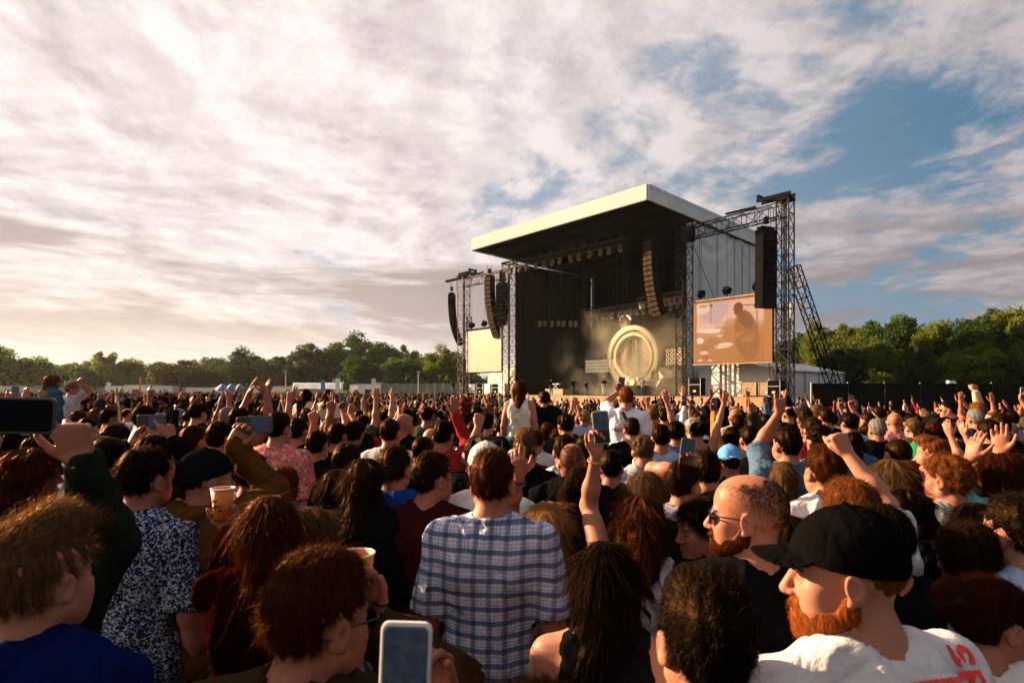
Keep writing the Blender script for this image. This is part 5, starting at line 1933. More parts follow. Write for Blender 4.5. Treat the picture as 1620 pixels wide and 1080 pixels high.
# big cone-like horn prop beside the drums
b = MB()
root = empty('gramophone_horn', tuple(P(5.6, 10.4, DZ)), 0, 'pale cone-shaped horn standing on the stage beside the drums', 'stage prop')
a_, c_ = P(6.4, 10.4, DZ + .8), P(4.9, 10.0, DZ + 2.3)
dv_ = nrm(c_ - a_); L_ = np.linalg.norm(c_ - a_)
for k in range(8):
    t0, t1 = k / 8, (k + 1) / 8
    b.tube(a_ + dv_ * L_ * t0, a_ + dv_ * L_ * t1, .06 + .75 * t0 ** 2, .06 + .75 * t1 ** 2, 20, caps=False)
under(b.build('horn', M_RING, smooth=True), root)
b = MB(); b.tube(P(6.2, 10.4, DZ), P(6.2, 10.4, DZ + .95), .05); b.lathe([(.4, 0), (.4, .05), (0, .06)], tuple(P(6.2, 10.4, DZ)), 14); under(b.build('stand', M_DKTRUSS), root)
# round head lamps and mic stands
for k, (uu, vv) in enumerate(((13.6, 6.0), (17.0, 5.2), (10.4, 7.0))):
    b = MB()
    root = empty('microphone_stand', tuple(P(uu, vv, DZ)), 0, ['microphone stand in front of the guitarist', 'microphone stand before the pale riser', 'microphone stand beside the drum riser'][k], 'microphone stand')
    b.lathe([(.16, 0), (.16, .03), (.02, .04)], tuple(P(uu, vv, DZ)), 12); b.tube(P(uu, vv, DZ), P(uu, vv, DZ + 1.3), .014); b.tube(P(uu, vv, DZ + 1.3), P(uu + .3, vv, DZ + 1.55), .012)
    under(b.build('pole', M_BLACKP), root)
    b = MB(); b.tube(P(uu + .3, vv, DZ + 1.55), P(uu + .42, vv, DZ + 1.62), .03); under(b.build('microphone', M_BLACKP), root)

# ---- marquee behind the near wing
def marquee(c, ax, L, Wd_, eave, ridge, label, m_=M_CANVAS, name='marquee'):
    c = np.array(c, float); ax = nrm(ax); sd = np.cross([0, 0, 1.0], ax)
    root = empty(name, tuple(c), 0, label, 'marquee')
    q = lambda a, s_, z: c + ax * a + sd * s_ + np.array([0, 0, z])
    def roof_fn(side):
        def fn(a, t):
            A = -L / 2 + L * a
            s0 = side * (Wd_ / 2 + .25) * (1 - t)
            return q(A, s0, eave - .12 * (1 - t) + (ridge - eave) * t - .06 * math.sin(a * math.pi * L / 3) ** 2 * t * (1 - t) * 4)
        return fn
    under(sheet(roof_fn(1), 40, 6, .04, 'roof', m_), root)
    under(sheet(roof_fn(-1), 40, 6, .04, 'roof', m_), root)
    for side in (-1, 1):
        def wf(a, t): return q(-L / 2 + L * a, side * (Wd_ / 2 + .04 * math.sin(a * L * 5)), eave * t)
        under(sheet(wf, 120, 3, .03, 'wall', m_), root)
        b = MB()
        e = side * L / 2
        b.prism([q(e, -Wd_ / 2, 0), q(e, Wd_ / 2, 0), q(e, Wd_ / 2, eave), q(e, 0, ridge), q(e, -Wd_ / 2, eave)], tuple(ax * .04))
        under(b.build('gable', m_), root)
    b = MB()
    for k in range(int(L / 3) + 1):
        for side in (-1, 1):
            b.tube(q(-L / 2 + k * 3, side * (Wd_ / 2 + .1), 0), q(-L / 2 + k * 3, side * (Wd_ / 2 + .1), eave), .06)
    under(b.build('pole', M_STEEL), root)
    return root


M_TENT2 = mat('blue_grey_marquee_cloth', (.40, .44, .44), .8, vary=.1, vscale=.5, bump=.2, bscale=1.0)
marquee(P(-4.0, 14.6, 0), SV_, 15.0, 6.9, 3.9, 4.75, 'long low white marquee behind the orange screen', M_CANVAS)
marquee(P(WD + 6.0, 15.0, 0), SV_, 9.0, 8.0, 4.3, 5.6, 'white marquee glimpsed below the far cream screen', M_CANVAS)

# ---- dark cloth-covered fence on the near wing
def cloth_fence(x0, y0, x1, y1, h, label, m_, npan, name='hoarding_fence', gap=.03):
    a = np.array([x0, y0, 0.]); c = np.array([x1, y1, 0.]); d = (c - a); L = np.linalg.norm(d); d /= L; nn = np.cross([0, 0, 1.], d)
    root = empty(name, tuple((a + c) / 2), 0, label, 'fence')
    for k in range(npan):
        b = MB()
        p0 = a + d * (L * k / npan + gap); p1 = a + d * (L * (k + 1) / npan - gap)
        hh = h * (1 + .006 * math.sin(k * 2.3))
        w_ = nn * .04 * (1 if k % 2 else 1.4)
        b.hexa([p0, p1, p1 + w_, p0 + w_, p0 + [0, 0, hh], p1 + [0, 0, hh], p1 + w_ + [0, 0, hh], p0 + w_ + [0, 0, hh]])
        under(b.build('fence_panel', m_), root)
    b = MB()
    for k in range(npan + 1):
        p = a + d * L * k / npan + nn * .12
        b.tube(p, p + [0, 0, h + .08], .045)
    under(b.build('post', M_STEEL), root)
    return root


cloth_fence(20.2, 40.0, 66.0, 42.5, 2.55, 'long dark cloth-covered fence below the trees', M_DKFENCE, 18)
cloth_fence(-23, 104, -3.0, 96, 3.3, 'green panelled hoarding fence behind the far crowd', M_PANELG, 14)
cloth_fence(-130, 150, -62, 150, 3.0, 'pale grey boundary fence below the hazy trees', mat('grey_fence_sheet', (.40, .40, .36), .8, vary=.15), 26)
cloth_fence(-62, 140, -22, 125, 2.4, 'low pale fence between the blue gazebos and the white marquee', mat('grey_fence_sheet', (.40, .40, .36), .8, vary=.15), 16)

# ---- small far buildings and poles
def cabin(x, y, w, d, h, label, m_=M_WHITEP, rz=0.0):
    root = empty('site_cabin', (x, y, 0), rz, label, 'cabin')
    b = MB(); b.box((0, 0, h / 2 + .1), (w, d, h)); o = b.build('wall', m_, root)
    b = MB(); b.box((0, 0, h + .18), (w + .15, d + .15, .14)); b.build('roof', M_STEEL, root)
    b = MB(); b.box((-w * .2, -d / 2 - .02, h * .6), (w * .2, .04, h * .3)); b.build('window', M_LENS, root)
    b = MB(); b.box((w * .25, -d / 2 - .02, h * .45), (.9, .04, h * .8)); b.build('door', M_STEEL, root)
    return root


for px_, py0, Yd, w_, h_, lb in (
    (595, 612, 108, 6.0, 3.1, 'cream site cabin behind the far crowd next to the green hoarding'),
    (613, 612, 112, 5.0, 3.4, 'second cream site cabin behind the green hoarding'),
    (575, 612, 110, 4.5, 3.0, 'cream kiosk with an awning beside the white marquee'),
    (232, 612, 135, 8.0, 3.2, 'long pale stall with a red pole behind the far crowd'),
    (190, 612, 138, 5.0, 3.0, 'white stall beside a dark truck at the edge of the field'),
    (255, 612, 132, 6.0, 3.0, 'pale open stall left of the copper tree'.replace('left of', 'beside')),
    (330, 612, 130, 8.0, 2.6, 'low pale stall beneath the dark copper trees'),
    (10, 612, 120, 6.0, 2.8, 'pale cabin at the edge of the hazy trees'),
    (440, 612, 120, 9.0, 2.8, 'long low cream stall behind the peace sign hand')):
    q = unproj(px_, 618, Yd)
    cabin(q.x, q.y, w_, 3.0, h_, lb, M_WHITEP, .1)
q = unproj(503, 618, 108); marquee((q.x, q.y, 0), (1, .25, 0), 8.5, 6.0, 2.4, 3.5, 'small white marquee tent behind the far crowd', M_TENT2)
for k, (px_, lb) in enumerate(((352, 'blue pop-up gazebo, the one nearer the copper tree'), (366, 'blue pop-up gazebo between the two others'), (380, 'dark blue pop-up gazebo next to the peaked blue ones'))):
    q = unproj(px_, 618, 118)
    root = empty('gazebo', (q.x, q.y, 0), 0, lb, 'gazebo')
    b = MB(); b.lathe([(1.9, 2.1), (1.9, 2.35), (1.0, 2.9), (.02, 3.5)], (0, 0, 0), 4); b.build('canopy', mat('blue_canopy' if k < 2 else 'navy_canopy', (.03, .16, .38) if k < 2 else (.04, .09, .14), .7), root)
    b = MB()
    for i in (-1, 1):
        for j in (-1, 1): b.tube((i * 1.2, j * 1.2, 0), (i * 1.2, j * 1.2, 2.2), .04)
    b.build('leg', M_STEEL, root)


def pole(px_, ytop, Yd, label, m_=M_STEEL, arm=False, r=.07, name='lamp_post'):
    q = unproj(px_, ytop, Yd)
    root = empty(name, (q.x, q.y, 0), 0, label, 'pole')
    b = MB(); b.tube((0, 0, 0), (0, 0, q.z), r * 1.5, r, 8); b.build('pole', m_, root)
    b = MB(); k_ = r / .07; b.box((0, 0, q.z + .1), (.5 * k_, .3 * k_, .3 * k_)); b.tube((0, 0, q.z - .2), (.8 if arm else .1, 0, q.z), .04)
    b.build('lamp_head', m_, root)


pole(452, 588, 100, 'tall floodlight pole behind the far crowd near the peace sign hand', M_STEEL)
pole(662, 589, 96, 'slim floodlight pole beside the rounded green tree')
pole(1409, 582, 44, 'thin grey pole with a crossbar standing at the dark fence', M_DKTRUSS, True, .03)
pole(1504, 607, 41, 'short white-topped post on the dark fence behind the man on shoulders', M_WHITEP, False, .06)
pole(1471, 590, 44, 'thin yellowish pole rising behind the dark fence', M_DKTRUSS, False, .03)
for px_, yt, lb, c_ in ((511, 601, 'blue feather flag beside the white marquee', (.05, .22, .5)), (534, 598, 'tall white sign totem beside the white marquee', (.75, .75, .75)), (172, 604, 'white pointed sign above the far crowd', (.8, .78, .75)), (222, 595, 'slim red and white mast above the far stall', (.6, .2, .12)), (591, 598, 'cream double totem above the site cabins', (.7, .65, .55))):
    q = unproj(px_, yt, 105)
    root = empty('banner_totem', (q.x, q.y, 0), 0, lb, 'banner')
    b = MB(); b.box((0, 0, q.z * .62), (.75 if 'mast' not in lb else .3, .12, q.z * .72)); b.build('banner', mat('banner_' + lb.split()[0], c_, .6), root)
    b = MB(); b.tube((0, 0, 0), (0, 0, q.z), .06); b.build('pole', M_STEEL, root)

# lollipop sign at the far side of the crowd
q = unproj(1600, 659, 13)
root = empty('lollipop_sign', (q.x, q.y, 0), 0, 'small white rounded sign held up on a stick above the crowd by the fence', 'sign')
b = MB(); b.prism([(x * .24, 0, q.z + z_ * .085) for x, z_ in smoothpoly([(-1, -1), (1, -1), (1, 1), (-1, 1)], 2)], (0, .03, 0)); b.build('sign_board', mat('sign_white', (.55, .58, .56), .6), root)
b = MB(); b.tube((0, .04, 0), (0, .04, q.z), .015); b.build('stick', M_STEEL, root)
# ------------------------------------------------------------------ trees
def _leaf(t, tc):
    oi = t.n('ShaderNodeObjectInfo')
    at = t.n('ShaderNodeAttribute', attribute_name='leafvar')
    f = t.mr(at.outputs['Fac'], 0, 1, .55, 1.45)
    c = t.mix(1.0, oi.outputs['Color'], t.n('ShaderNodeCombineXYZ', {0: f, 1: f, 2: t.m('MULTIPLY', f, .8)}).outputs[0], 'MULTIPLY')
    return {'Base Color': c, 'Roughness': .6, 'Specular IOR Level': .25, 'transl': .5, 'trcol': t.mix(1.0, c, (1.3, 1.2, .35, 1), 'MULTIPLY')}


M_LEAF = mat_fn('leaf', _leaf)
M_BARK = mat('bark', (.06, .045, .03), .9, vary=.3, vscale=3, bump=.6, bscale=6)


def crown_mesh(seed, nclump=70, nleaf=150, rx=1.0, rz=.95, leaf=.044):
    """Unit crown (radius about 1, centre at origin) of leaf sized faces gathered in clumps."""
    rg = np.random.RandomState(seed)
    cs = []
    for _ in range(nclump):
        v = rg.normal(size=3); v /= np.linalg.norm(v)
        v[2] = v[2] if v[2] > -.5 else -v[2] * .6
        r = rg.uniform(.50, 1.0) ** .7
        lob = 1 + .16 * math.sin(3 * math.atan2(v[1], v[0]) + seed) + .12 * math.sin(5 * v[2] * 2 + seed * 2)
        cs.append((v * r * lob * np.array([rx, rx, rz]), rg.uniform(.13, .30)))
    V = []; var = []
    for c, r in cs:
        n = int(nleaf * rg.uniform(.7, 1.3))
        d = rg.normal(size=(n, 3)); d /= np.linalg.norm(d, axis=1, keepdims=True)
        p = c + d * (r * rg.uniform(.45, 1.08, (n, 1))) * np.array([1.15, 1.15, .75])
        a = rg.normal(size=(n, 3)) + d * .2; a /= np.linalg.norm(a, axis=1, keepdims=True)
        b_ = np.cross(a, rg.normal(size=(n, 3))); b_ /= np.linalg.norm(b_, axis=1, keepdims=True)
        s_ = leaf * rg.uniform(.5, 1.25, (n, 1))
        V.append(np.stack([p - a * s_, p - b_ * s_ * .6, p + a * s_, p + b_ * s_ * .6], 1))
        vv = rg.uniform(.15, .85) + rg.normal(size=n) * .12
        var.append(np.clip(vv, 0, 1))
    V = np.vstack(V).reshape(-1, 3)
    Q = np.arange(len(V)).reshape(-1, 4)
    return np_mesh('crown', V, Q, [M_LEAF], False, attrs={'leafvar': ('FACE', 'FLOAT', np.concatenate(var))})


def trunk_mesh(seed, h, cz, cr):
    rg = random.Random(seed)
    b = MB()
    b.tube((0, 0, 0), (.02 * h, 0, h * .35), .032 * h, .024 * h, 9)
    top = np.array((.02 * h, 0, h * .35))
    b.tube(top, (0, 0, h * .75), .022 * h, .006 * h, 7)
    for k in range(9):
        a = k * 2.4 + rg.random()
        z = h * rg.uniform(.3, .6)
        e = np.array((math.cos(a) * cr * .75, math.sin(a) * cr * .75, z + h * rg.uniform(.12, .3)))
        m_ = np.array((math.cos(a) * cr * .3, math.sin(a) * cr * .3, z + h * .05))
        b.path([(0, 0, z), m_, e], .012 * h, 5, r2=.004 * h)
    return b.mesh('trunk', [M_BARK], True)


CROWNS = [crown_mesh(3 + k, 90, 210, 1.0, (.95, .85, 1.1, .8)[k % 4]) for k in range(6)]
CROWNS_D = [crown_mesh(30 + k, 130, 240, 1.0, (.95, .85)[k % 2], .040) for k in range(3)]
TRUNKS = [trunk_mesh(k, 1.0, .6, .4) for k in range(3)]


def tree(px_, ytop, Yd, wpx, colr, label, k, near=False, group=None, dz=0.0):
    q = unproj(px_, ytop, Yd)
    h = q.z
    wr = wpx / F * Yd / 2
    root = empty('tree', (q.x, q.y, dz), 0, label, 'tree', group)
    t_ = link('trunk', TRUNKS[k % 3], root); t_.scale = (h * .9, h * .9, h * .9)
    cr = link('crown', (CROWNS_D if near else CROWNS)[k % (3 if near else 6)], root, colr)
    rzh = h * .48
    cr.location = (0, 0, h - rzh * .98)
    cr.scale = (wr, wr, rzh)
    cr.rotation_euler = (0, 0, k * 1.7)
    return root


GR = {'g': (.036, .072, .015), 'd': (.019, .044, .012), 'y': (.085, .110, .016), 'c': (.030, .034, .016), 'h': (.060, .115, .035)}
far_trees = [  # column, top row, distance, width, colour, label
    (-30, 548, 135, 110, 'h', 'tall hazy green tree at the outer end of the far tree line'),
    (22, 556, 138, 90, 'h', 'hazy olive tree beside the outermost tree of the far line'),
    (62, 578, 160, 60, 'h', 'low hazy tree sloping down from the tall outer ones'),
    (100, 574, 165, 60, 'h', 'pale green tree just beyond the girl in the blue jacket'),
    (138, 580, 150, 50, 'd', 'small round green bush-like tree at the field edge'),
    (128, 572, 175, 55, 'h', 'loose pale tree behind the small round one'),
    (175, 561, 160, 48, 'y', 'tall narrow sunlit tree, first of a pair'),
    (205, 563, 160, 46, 'y', 'tall narrow sunlit tree, second of a pair'),
    (152, 572, 165, 44, 'h', 'shorter green tree beside the sunlit pair'),
    (240, 575, 165, 50, 'g', 'mid green tree between the sunlit pair and the copper tree'),
    (262, 572, 150, 52, 'g', 'bright green tree partly behind the copper tree'),
    (285, 567, 138, 78, 'c', 'broad dark copper beech above the pale stalls'),
    (322, 569, 160, 55, 'd', 'dark green tree behind the copper beech'),
    (350, 563, 158, 62, 'd', 'dark green tree above the blue gazebos'),
    (388, 562, 150, 70, 'd', 'deep green tree with a flat crown beyond the clapping hands'),
    (335, 580, 140, 50, 'c', 'small copper tree beside the broad copper beech'),
    (420, 565, 150, 60, 'g', 'green tree beside the floodlight pole'),
    (455, 560, 148, 70, 'd', 'dark tree standing over the floodlight pole'),
    (492, 550, 150, 80, 'c', 'brownish tree above the white marquee'),
    (530, 548, 155, 80, 'd', 'dark round tree of the high middle group'),
    (560, 541, 155, 90, 'd', 'tallest dark tree in the middle of the far tree line'),
    (600, 548, 160, 70, 'd', 'dark green tree just beyond the tallest one'),
    (618, 543, 165, 60, 'g', 'light topped tree between the tallest tree and the stage'),
    (650, 550, 165, 60, 'g', 'green tree behind the two rounded ones'),
    (572, 565, 115, 66, 'd', 'rounded deep green tree behind the cream cabins'),
    (637, 561, 112, 62, 'g', 'rounded mid green tree behind the green hoarding'),
    (698, 560, 110, 66, 'y', 'rounded yellow green tree beside the far outrigger tower'),
    (722, 556, 135, 60, 'd', 'dark tree directly behind the far outrigger tower'),
    (745, 590, 118, 70, 'd', 'low dark tree below the far cream screen'),
    (680, 556, 160, 60, 'd', 'dark tree filling the gap behind the rounded trees'),
]
for k, (a, yt, Yd, wpx, cc, lb) in enumerate(far_trees):
    tree(a, yt, Yd, wpx, GR[cc], lb, k)
near_trees = [
    (1275, 525, 88, 60, 'd', 'dark tree just behind the raking brace'),
    (1302, 512, 84, 66, 'y', 'sunlit tree at the foot of the raking brace'),
    (1348, 514, 80, 84, 'y', 'golden green rounded tree next to the raking brace'),
    (1411, 502, 76, 88, 'g', 'tall domed dark green tree over the fence'),
    (1385, 535, 70, 70, 'y', 'low sunlit tree before the tall domed one'),
    (1452, 517, 80, 66, 'd', 'small dark tree in the dip between the domed tree and the wide trees'),
    (1500, 510, 66, 100, 'y', 'wide leafy tree above the man on shoulders'),
    (1548, 494, 64, 110, 'g', 'broad irregular tree with spiky top sprays'),
    (1590, 505, 62, 110, 'g', 'large leafy tree next to the spiky broad one'),
    (1632, 487, 60, 110, 'y', 'tallest golden tree at the outer end of the fence'),
    (1540, 545, 56, 90, 'y', 'low yellow green tree behind the fence under the broad tree'),
    (1455, 552, 58, 60, 'd', 'low dark tree behind the thin yellowish pole'),
    (1330, 552, 66, 70, 'd', 'low dark tree behind the marquee end'),
    (1600, 560, 55, 90, 'd', 'low dark tree behind the outer fence panels'),
    (1245, 540, 92, 60, 'd', 'dark tree glimpsed through the scaffold'),
    (1700, 490, 58, 110, 'g', 'green tree past the tallest golden one'),
]
for k, (a, yt, Yd, wpx, cc, lb) in enumerate(near_trees):
    tree(a, yt, Yd, wpx, GR[cc], lb, k + 2, near=True)

# low hedge mass closing the view under the crowns
def hedge(x0, y0, x1, y1, h, label, col_, n=9000, leaf=.5, seed=1):
    rg = np.random.RandomState(seed)
    t_ = rg.rand(n, 1)
    a = np.array([x0, y0, 0.]); c = np.array([x1, y1, 0.])
    L = np.linalg.norm(c - a)
    hh = h * (.75 + .25 * np.sin(t_ * L * .25 + 1) * np.sin(t_ * L * .11))
    p = a + (c - a) * t_ + np.stack([rg.normal(size=n) * .5, rg.normal(size=n) * 1.6, (rg.rand(n) ** .7) * hh[:, 0]], 1)
    d = rg.normal(size=(n, 3)); d /= np.linalg.norm(d, axis=1, keepdims=True)
    e = np.cross(d, rg.normal(size=(n, 3))); e /= np.linalg.norm(e, axis=1, keepdims=True)
    s_ = leaf * rg.uniform(.5, 1.3, (n, 1))
    V = np.stack([p - d * s_, p - e * s_ * .6, p + d * s_, p + e * s_ * .6], 1).reshape(-1, 3)
    me = np_mesh('undergrowth', V, np.arange(len(V)).reshape(-1, 4), [M_LEAF], False, attrs={'leafvar': ('FACE', 'FLOAT', rg.rand(n) * .8)})
    return tag(link('undergrowth', me, None, col_), label, 'undergrowth', kind='stuff')


hedge(-200, 172, 0, 165, 6.0, 'dark undergrowth below the far tree line', (.03, .045, .018), 14000, .8, 1)
hedge(18, 98, 120, 64, 5.5, 'dark undergrowth behind the cloth-covered fence', (.02, .035, .012), 12000, .5, 2)
# ------------------------------------------------------------------ hand-held things
def _phone_scr():
    def fn(t, tc):
        G = tc.outputs['Generated']
        s_ = t.n('ShaderNodeSeparateXYZ', {0: G})
        nz = t.noise(t.mapping(G, sc=(1, 1, 2.2)), 3.0, 6.0, .6, .6).outputs[0]
        c = t.mix(t.mr(nz, .40, .75), (.022, .045, .095, 1), (.085, .105, .15, 1))
        box = t.m('MULTIPLY', t.m('MULTIPLY', t.m('GREATER_THAN', s_.outputs[0], .48), t.m('LESS_THAN', s_.outputs[0], .78)), t.m('MULTIPLY', t.m('GREATER_THAN', s_.outputs[2], .40), t.m('LESS_THAN', s_.outputs[2], t.m('ADD', .50, t.m('MULTIPLY', s_.outputs[0], .12)))))
        c = t.mix(t.mr(s_.outputs[2], .38, .45), (.020, .013, .010, 1), c)
        return {'Base Color': (.01, .01, .012, 1), 'Roughness': .12, 'Emission Color': c, 'Emission Strength': .065}
    return mat_fn('phone_screen', fn)


M_PSCR = _phone_scr()


def rslab(w, h, d, r=.012, n=5):
    """Rounded slab outline in x, z; thickness d in y, softened front and back edges."""
    pts = []
    for cx_, cz_, a0 in ((w / 2 - r, h / 2 - r, 0), (-w / 2 + r, h / 2 - r, 90), (-w / 2 + r, -h / 2 + r, 180), (w / 2 - r, -h / 2 + r, 270)):
        for k in range(n + 1):
            a = rad(a0 + 90 * k / n)
            pts.append((cx_ + r * math.cos(a), cz_ + r * math.sin(a)))
    P_ = np.array(pts); m_ = len(P_)
    rings = []
    for y, sc in ((-d / 2, .0022), (-d / 2 + .002, 0), (d / 2 - .002, 0), (d / 2, .0022)):
        q = P_ * (1 - sc * 2 / np.array([w, h]))
        rings.append(np.stack([q[:, 0], np.full(m_, y), q[:, 1]], 1))
    V = np.vstack(rings + [[[0, -d / 2, 0]], [[0, d / 2, 0]]])
    Q = []; T = []
    for j in range(3):
        for k in range(m_):
            k2 = (k + 1) % m_
            Q.append([j * m_ + k, j * m_ + k2, (j + 1) * m_ + k2, (j + 1) * m_ + k])
    for k in range(m_):
        k2 = (k + 1) % m_
        T.append([4 * m_, k2, k]); T.append([4 * m_ + 1, 3 * m_ + k, 3 * m_ + k2])
    return V, Q, T


_ph = {}


def phone(c, up, facing, label, case=(.02, .02, .02), sc=1.0, lit=True, group=None):
    """c centre, up long axis, facing = direction the screen looks."""
    if 'b' not in _ph:
        b = MB(); V, Q, T = rslab(.079, .160, .010); b.add(V, Q); b.add(V, T); _ph['b'] = b.mesh('case', [mat_fn('phone_case', lambda t, tc: {'Base Color': t.n('ShaderNodeObjectInfo').outputs['Color'], 'Roughness': .35})], False)
        b = MB(); V, Q, T = rslab(.068, .148, .002, .009); V = V + np.array([0, -.0062, 0]); b.add(V, Q); b.add(V, T); _ph['s'] = b.mesh('screen', [M_PSCR], False); _ph['sd'] = b.mesh('screen', [mat('dark_phone_screen', (.006, .007, .010), .5, spec=.15)], False)
        b = MB()
        for i, j in ((-.022, .055), (-.022, .036), (-.008, .046)):
            b.tube((i, .005, j), (i, .0075, j), .007, n=10)
        _ph['c'] = b.mesh('camera_lens', [M_LENS], False)
        b = MB(); b.box((.0403, 0, .02), (.0015, .003, .018)); _ph['k'] = b.mesh('side_button', [M_STEEL], False)
    f = Vector(nrm(facing)); u = Vector(nrm(up)); u = (u - f * u.dot(f)).normalized(); y = -f; x = y.cross(u)
    root = empty('smartphone', (0, 0, 0), 0, label, 'smartphone', group)
    R_ = Matrix((x, y, u)).transposed().to_4x4()
    root.matrix_world = Matrix.Translation(Vector(c)) @ R_ @ Matrix.Scale(sc, 4)
    link('case', _ph['b'], root, case); link('screen', _ph['s' if lit else 'sd'], root); link('camera_lens', _ph['c'], root); link('side_button', _ph['k'], root)
    return root


def watch(root, anc, sp, along=-.025, w=.024, face=True, colr=(.02, .02, .02), r=.031, name='wristwatch'):
    """Band round the wrist, in world space, parented to the person."""
    W_, d, n, th = Vector(anc['w']), Vector(anc['d']), Vector(anc['n']), Vector(anc['th'])
    fd = (Vector(anc['w']) - Vector(anc['el'])).normalized()
    c = W_ + fd * along
    n = (n - fd * n.dot(fd)).normalized(); th = fd.cross(n)
    V = []; Q = []
    m_ = 20
    for j, (o, rr) in enumerate(((-w / 2, r - .002), (-w / 2, r + .002), (w / 2, r + .002), (w / 2, r - .002))):
        for k in range(m_):
            a = 2 * math.pi * k / m_
            V.append(c + fd * o + (th * math.cos(a) + n * math.sin(a) * .85) * rr)
    for j in range(3):
        for k in range(m_):
            k2 = (k + 1) % m_; Q.append([j * m_ + k, j * m_ + k2, (j + 1) * m_ + k2, (j + 1) * m_ + k])
    m__ = mat_fn('band', lambda t, tc: {'Base Color': t.n('ShaderNodeObjectInfo').outputs['Color'], 'Roughness': .5})
    o = link(name, np_mesh(name, [tuple(v) for v in V], np.array(Q), [m__], False), None, colr)
    under(o, root)
    if face:
        b = MB(); cc = c - n * (r * .85 + .004)
        b.tube(cc + n * .004, cc - n * .005, .019, .018, 16)
        f_ = b.build('watch_face', M_LENS, None); under(f_, root)
    return o


PEOPLE = []
RG = random.Random(77)


def PX(cx, ytop, Y, label, **k):
    """A person whose head is centred on photo column cx with its top at row top, Y metres off."""
    x = (cx - CX) / F * Y
    H = CH - (ytop - HY) / F * Y - (.0 if k.get('hair') in ('bald', 'crop', 'none') else .012)
    z = 0.0
    if k.get('on'):      # rides on shoulders: height is free, sized as given
        hh = k.pop('on'); z = H - hh; H = hh
        k['seated'] = True
    sp = dict(x=x, y=Y, H=H, z=z, label=label, yaw=k.pop('yaw', 0) + math.degrees(math.atan2(x - 8, 60 - Y)), seed=len(PEOPLE), hseed=len(PEOPLE) % 5, skin=len(PEOPLE) % 5)
    sp.update(k)
    sp['group'] = sp.get('group', None)
    PEOPLE.append((cx, ytop, Y))
    r = make_person(sp)
    return r[0], r[1], sp


def WA(px_, py_, Y, pose='open', n=(0, 1, 0), d=None, pole=None, **k):
    q = dict(w=tuple(unproj(px_, py_, Y)), pose=pose, n=n, d=d)
    if pole: q['pole'] = pole
    q.update(k)
    return q


BK = (.005, .005, .0055); WH = (.62, .60, .60); NV = (.012, .018, .04)

# ---------------- nearest people
PX(46, 820, 1.27, 'young man with a swept blond quiff and blue jacket, his head turned to the stage', hair='quiff', hc='sandy', top='jacket', tc=(.003, .008, .055), hy=-8, yaw=2, skin=2, neck=1.05)
r, a, sp = PX(6, 830, 1.52, 'man in a dark green jacket holding a phone high, mostly behind the blond quiff', hair='short', hc='dark', top='long', tc=(.010, .016, .010),
              arms={1: WA(128, 728, 1.40, 'corner', n=(-.3, .95, 0), d=(-.36, .05, .93), pole=(.12, .6, -.8))})
watch(r, a[1], sp, -.012, .032, True, (.012, .014, .02), .035)
phone(unproj(26, 657, 1.38), (1, 0.06, -.02), (.1, -1, .05), 'big black smartphone held sideways at the picture edge, screen dark', (.01, .01, .013), 1.08, False)
PX(222, 706, 2.4, 'man in a navy shirt with small white speckles and short dark hair', hair='short', hc='dark', top='shirt', pat='speck', hy=-8, yaw=2, skin=1, build=1.05)
PX(40, 703, 2.6, 'woman with long loose red-brown hair beside the raised phone hand', hair='longwave', hc='auburn', fem=True, top='long', tc=BK, hy=-30)
PX(168, 690, 3.1, 'man with close dark hair and pale top behind the green sleeve', hair='crop', hc='dark', top='tee', tc=(.45, .36, .30))
r, a, sp = PX(318, 712, 2.5, 'person in a black beanie and rust-brown hooded top holding a phone up', cap=('beanie', (.006, .006, .006)), hair='crop', hc='dark', top='hoodie', tc=(.075, .032, .008), yaw=-12, hy=-20,
              arms={1: WA(368, 704, 2.65, 'grip', n=(0, -1, 0), d=(.55, .1, .8))})
phone(a[1]['g'] + Vector((.05, .01, .02)), (1, 0, .05), (0, -1, 0), 'smartphone held sideways above the black beanie', (.05, .03, .02), 1.0, True)
r, a, sp = PX(424, 776, 1.9, 'woman with straight chestnut-red hair and dark red top holding an orange cup', hair='long', hc='auburn', fem=True, top='long', tc=(.016, .002, .002), hy=15, yaw=12,
              arms={-1: WA(366, 838, 2.1, 'grip', n=(.2, -1, .0), d=(-.25, .1, 1), pole=(-.3, .2, -1))})
CUPS = []


def cup(c, label, hand=None):
    root = empty('paper_cup', tuple(c), 0, label, 'cup')
    b = MB(); b.lathe([(0, -.055), (.029, -.055), (.039, .05), (.037, .05), (.028, -.05), (0, -.05)], (0, 0, 0), 20); b.build('cup', mat('cup_orange', (.62, .19, .02), .5, vary=.1), root, True)
    b = MB()
    for k in range(20):
        a0 = 2 * math.pi * k / 20; a1 = 2 * math.pi * (k + 1) / 20
        b.tube((.0395 * math.cos(a0), .0395 * math.sin(a0), .051), (.0395 * math.cos(a1), .0395 * math.sin(a1), .051), .0022, n=5)
    b.build('rim', mat('cup_rim', (.8, .75, .66), .5), root)
    b = MB()
    for a0, z, w_ in ((-1.9, .012, .014), (-1.75, -.006, .010), (-1.35, -.022, .012), (-2.3, -.02, .01)):
        b.box((.0375 * math.cos(a0), .0375 * math.sin(a0), z), (w_, .004, .006), np.array(Matrix.Rotation(a0 + math.pi / 2, 3, 'Z')))
    b.build('dark_print', M_BLACKP, root)
    return root


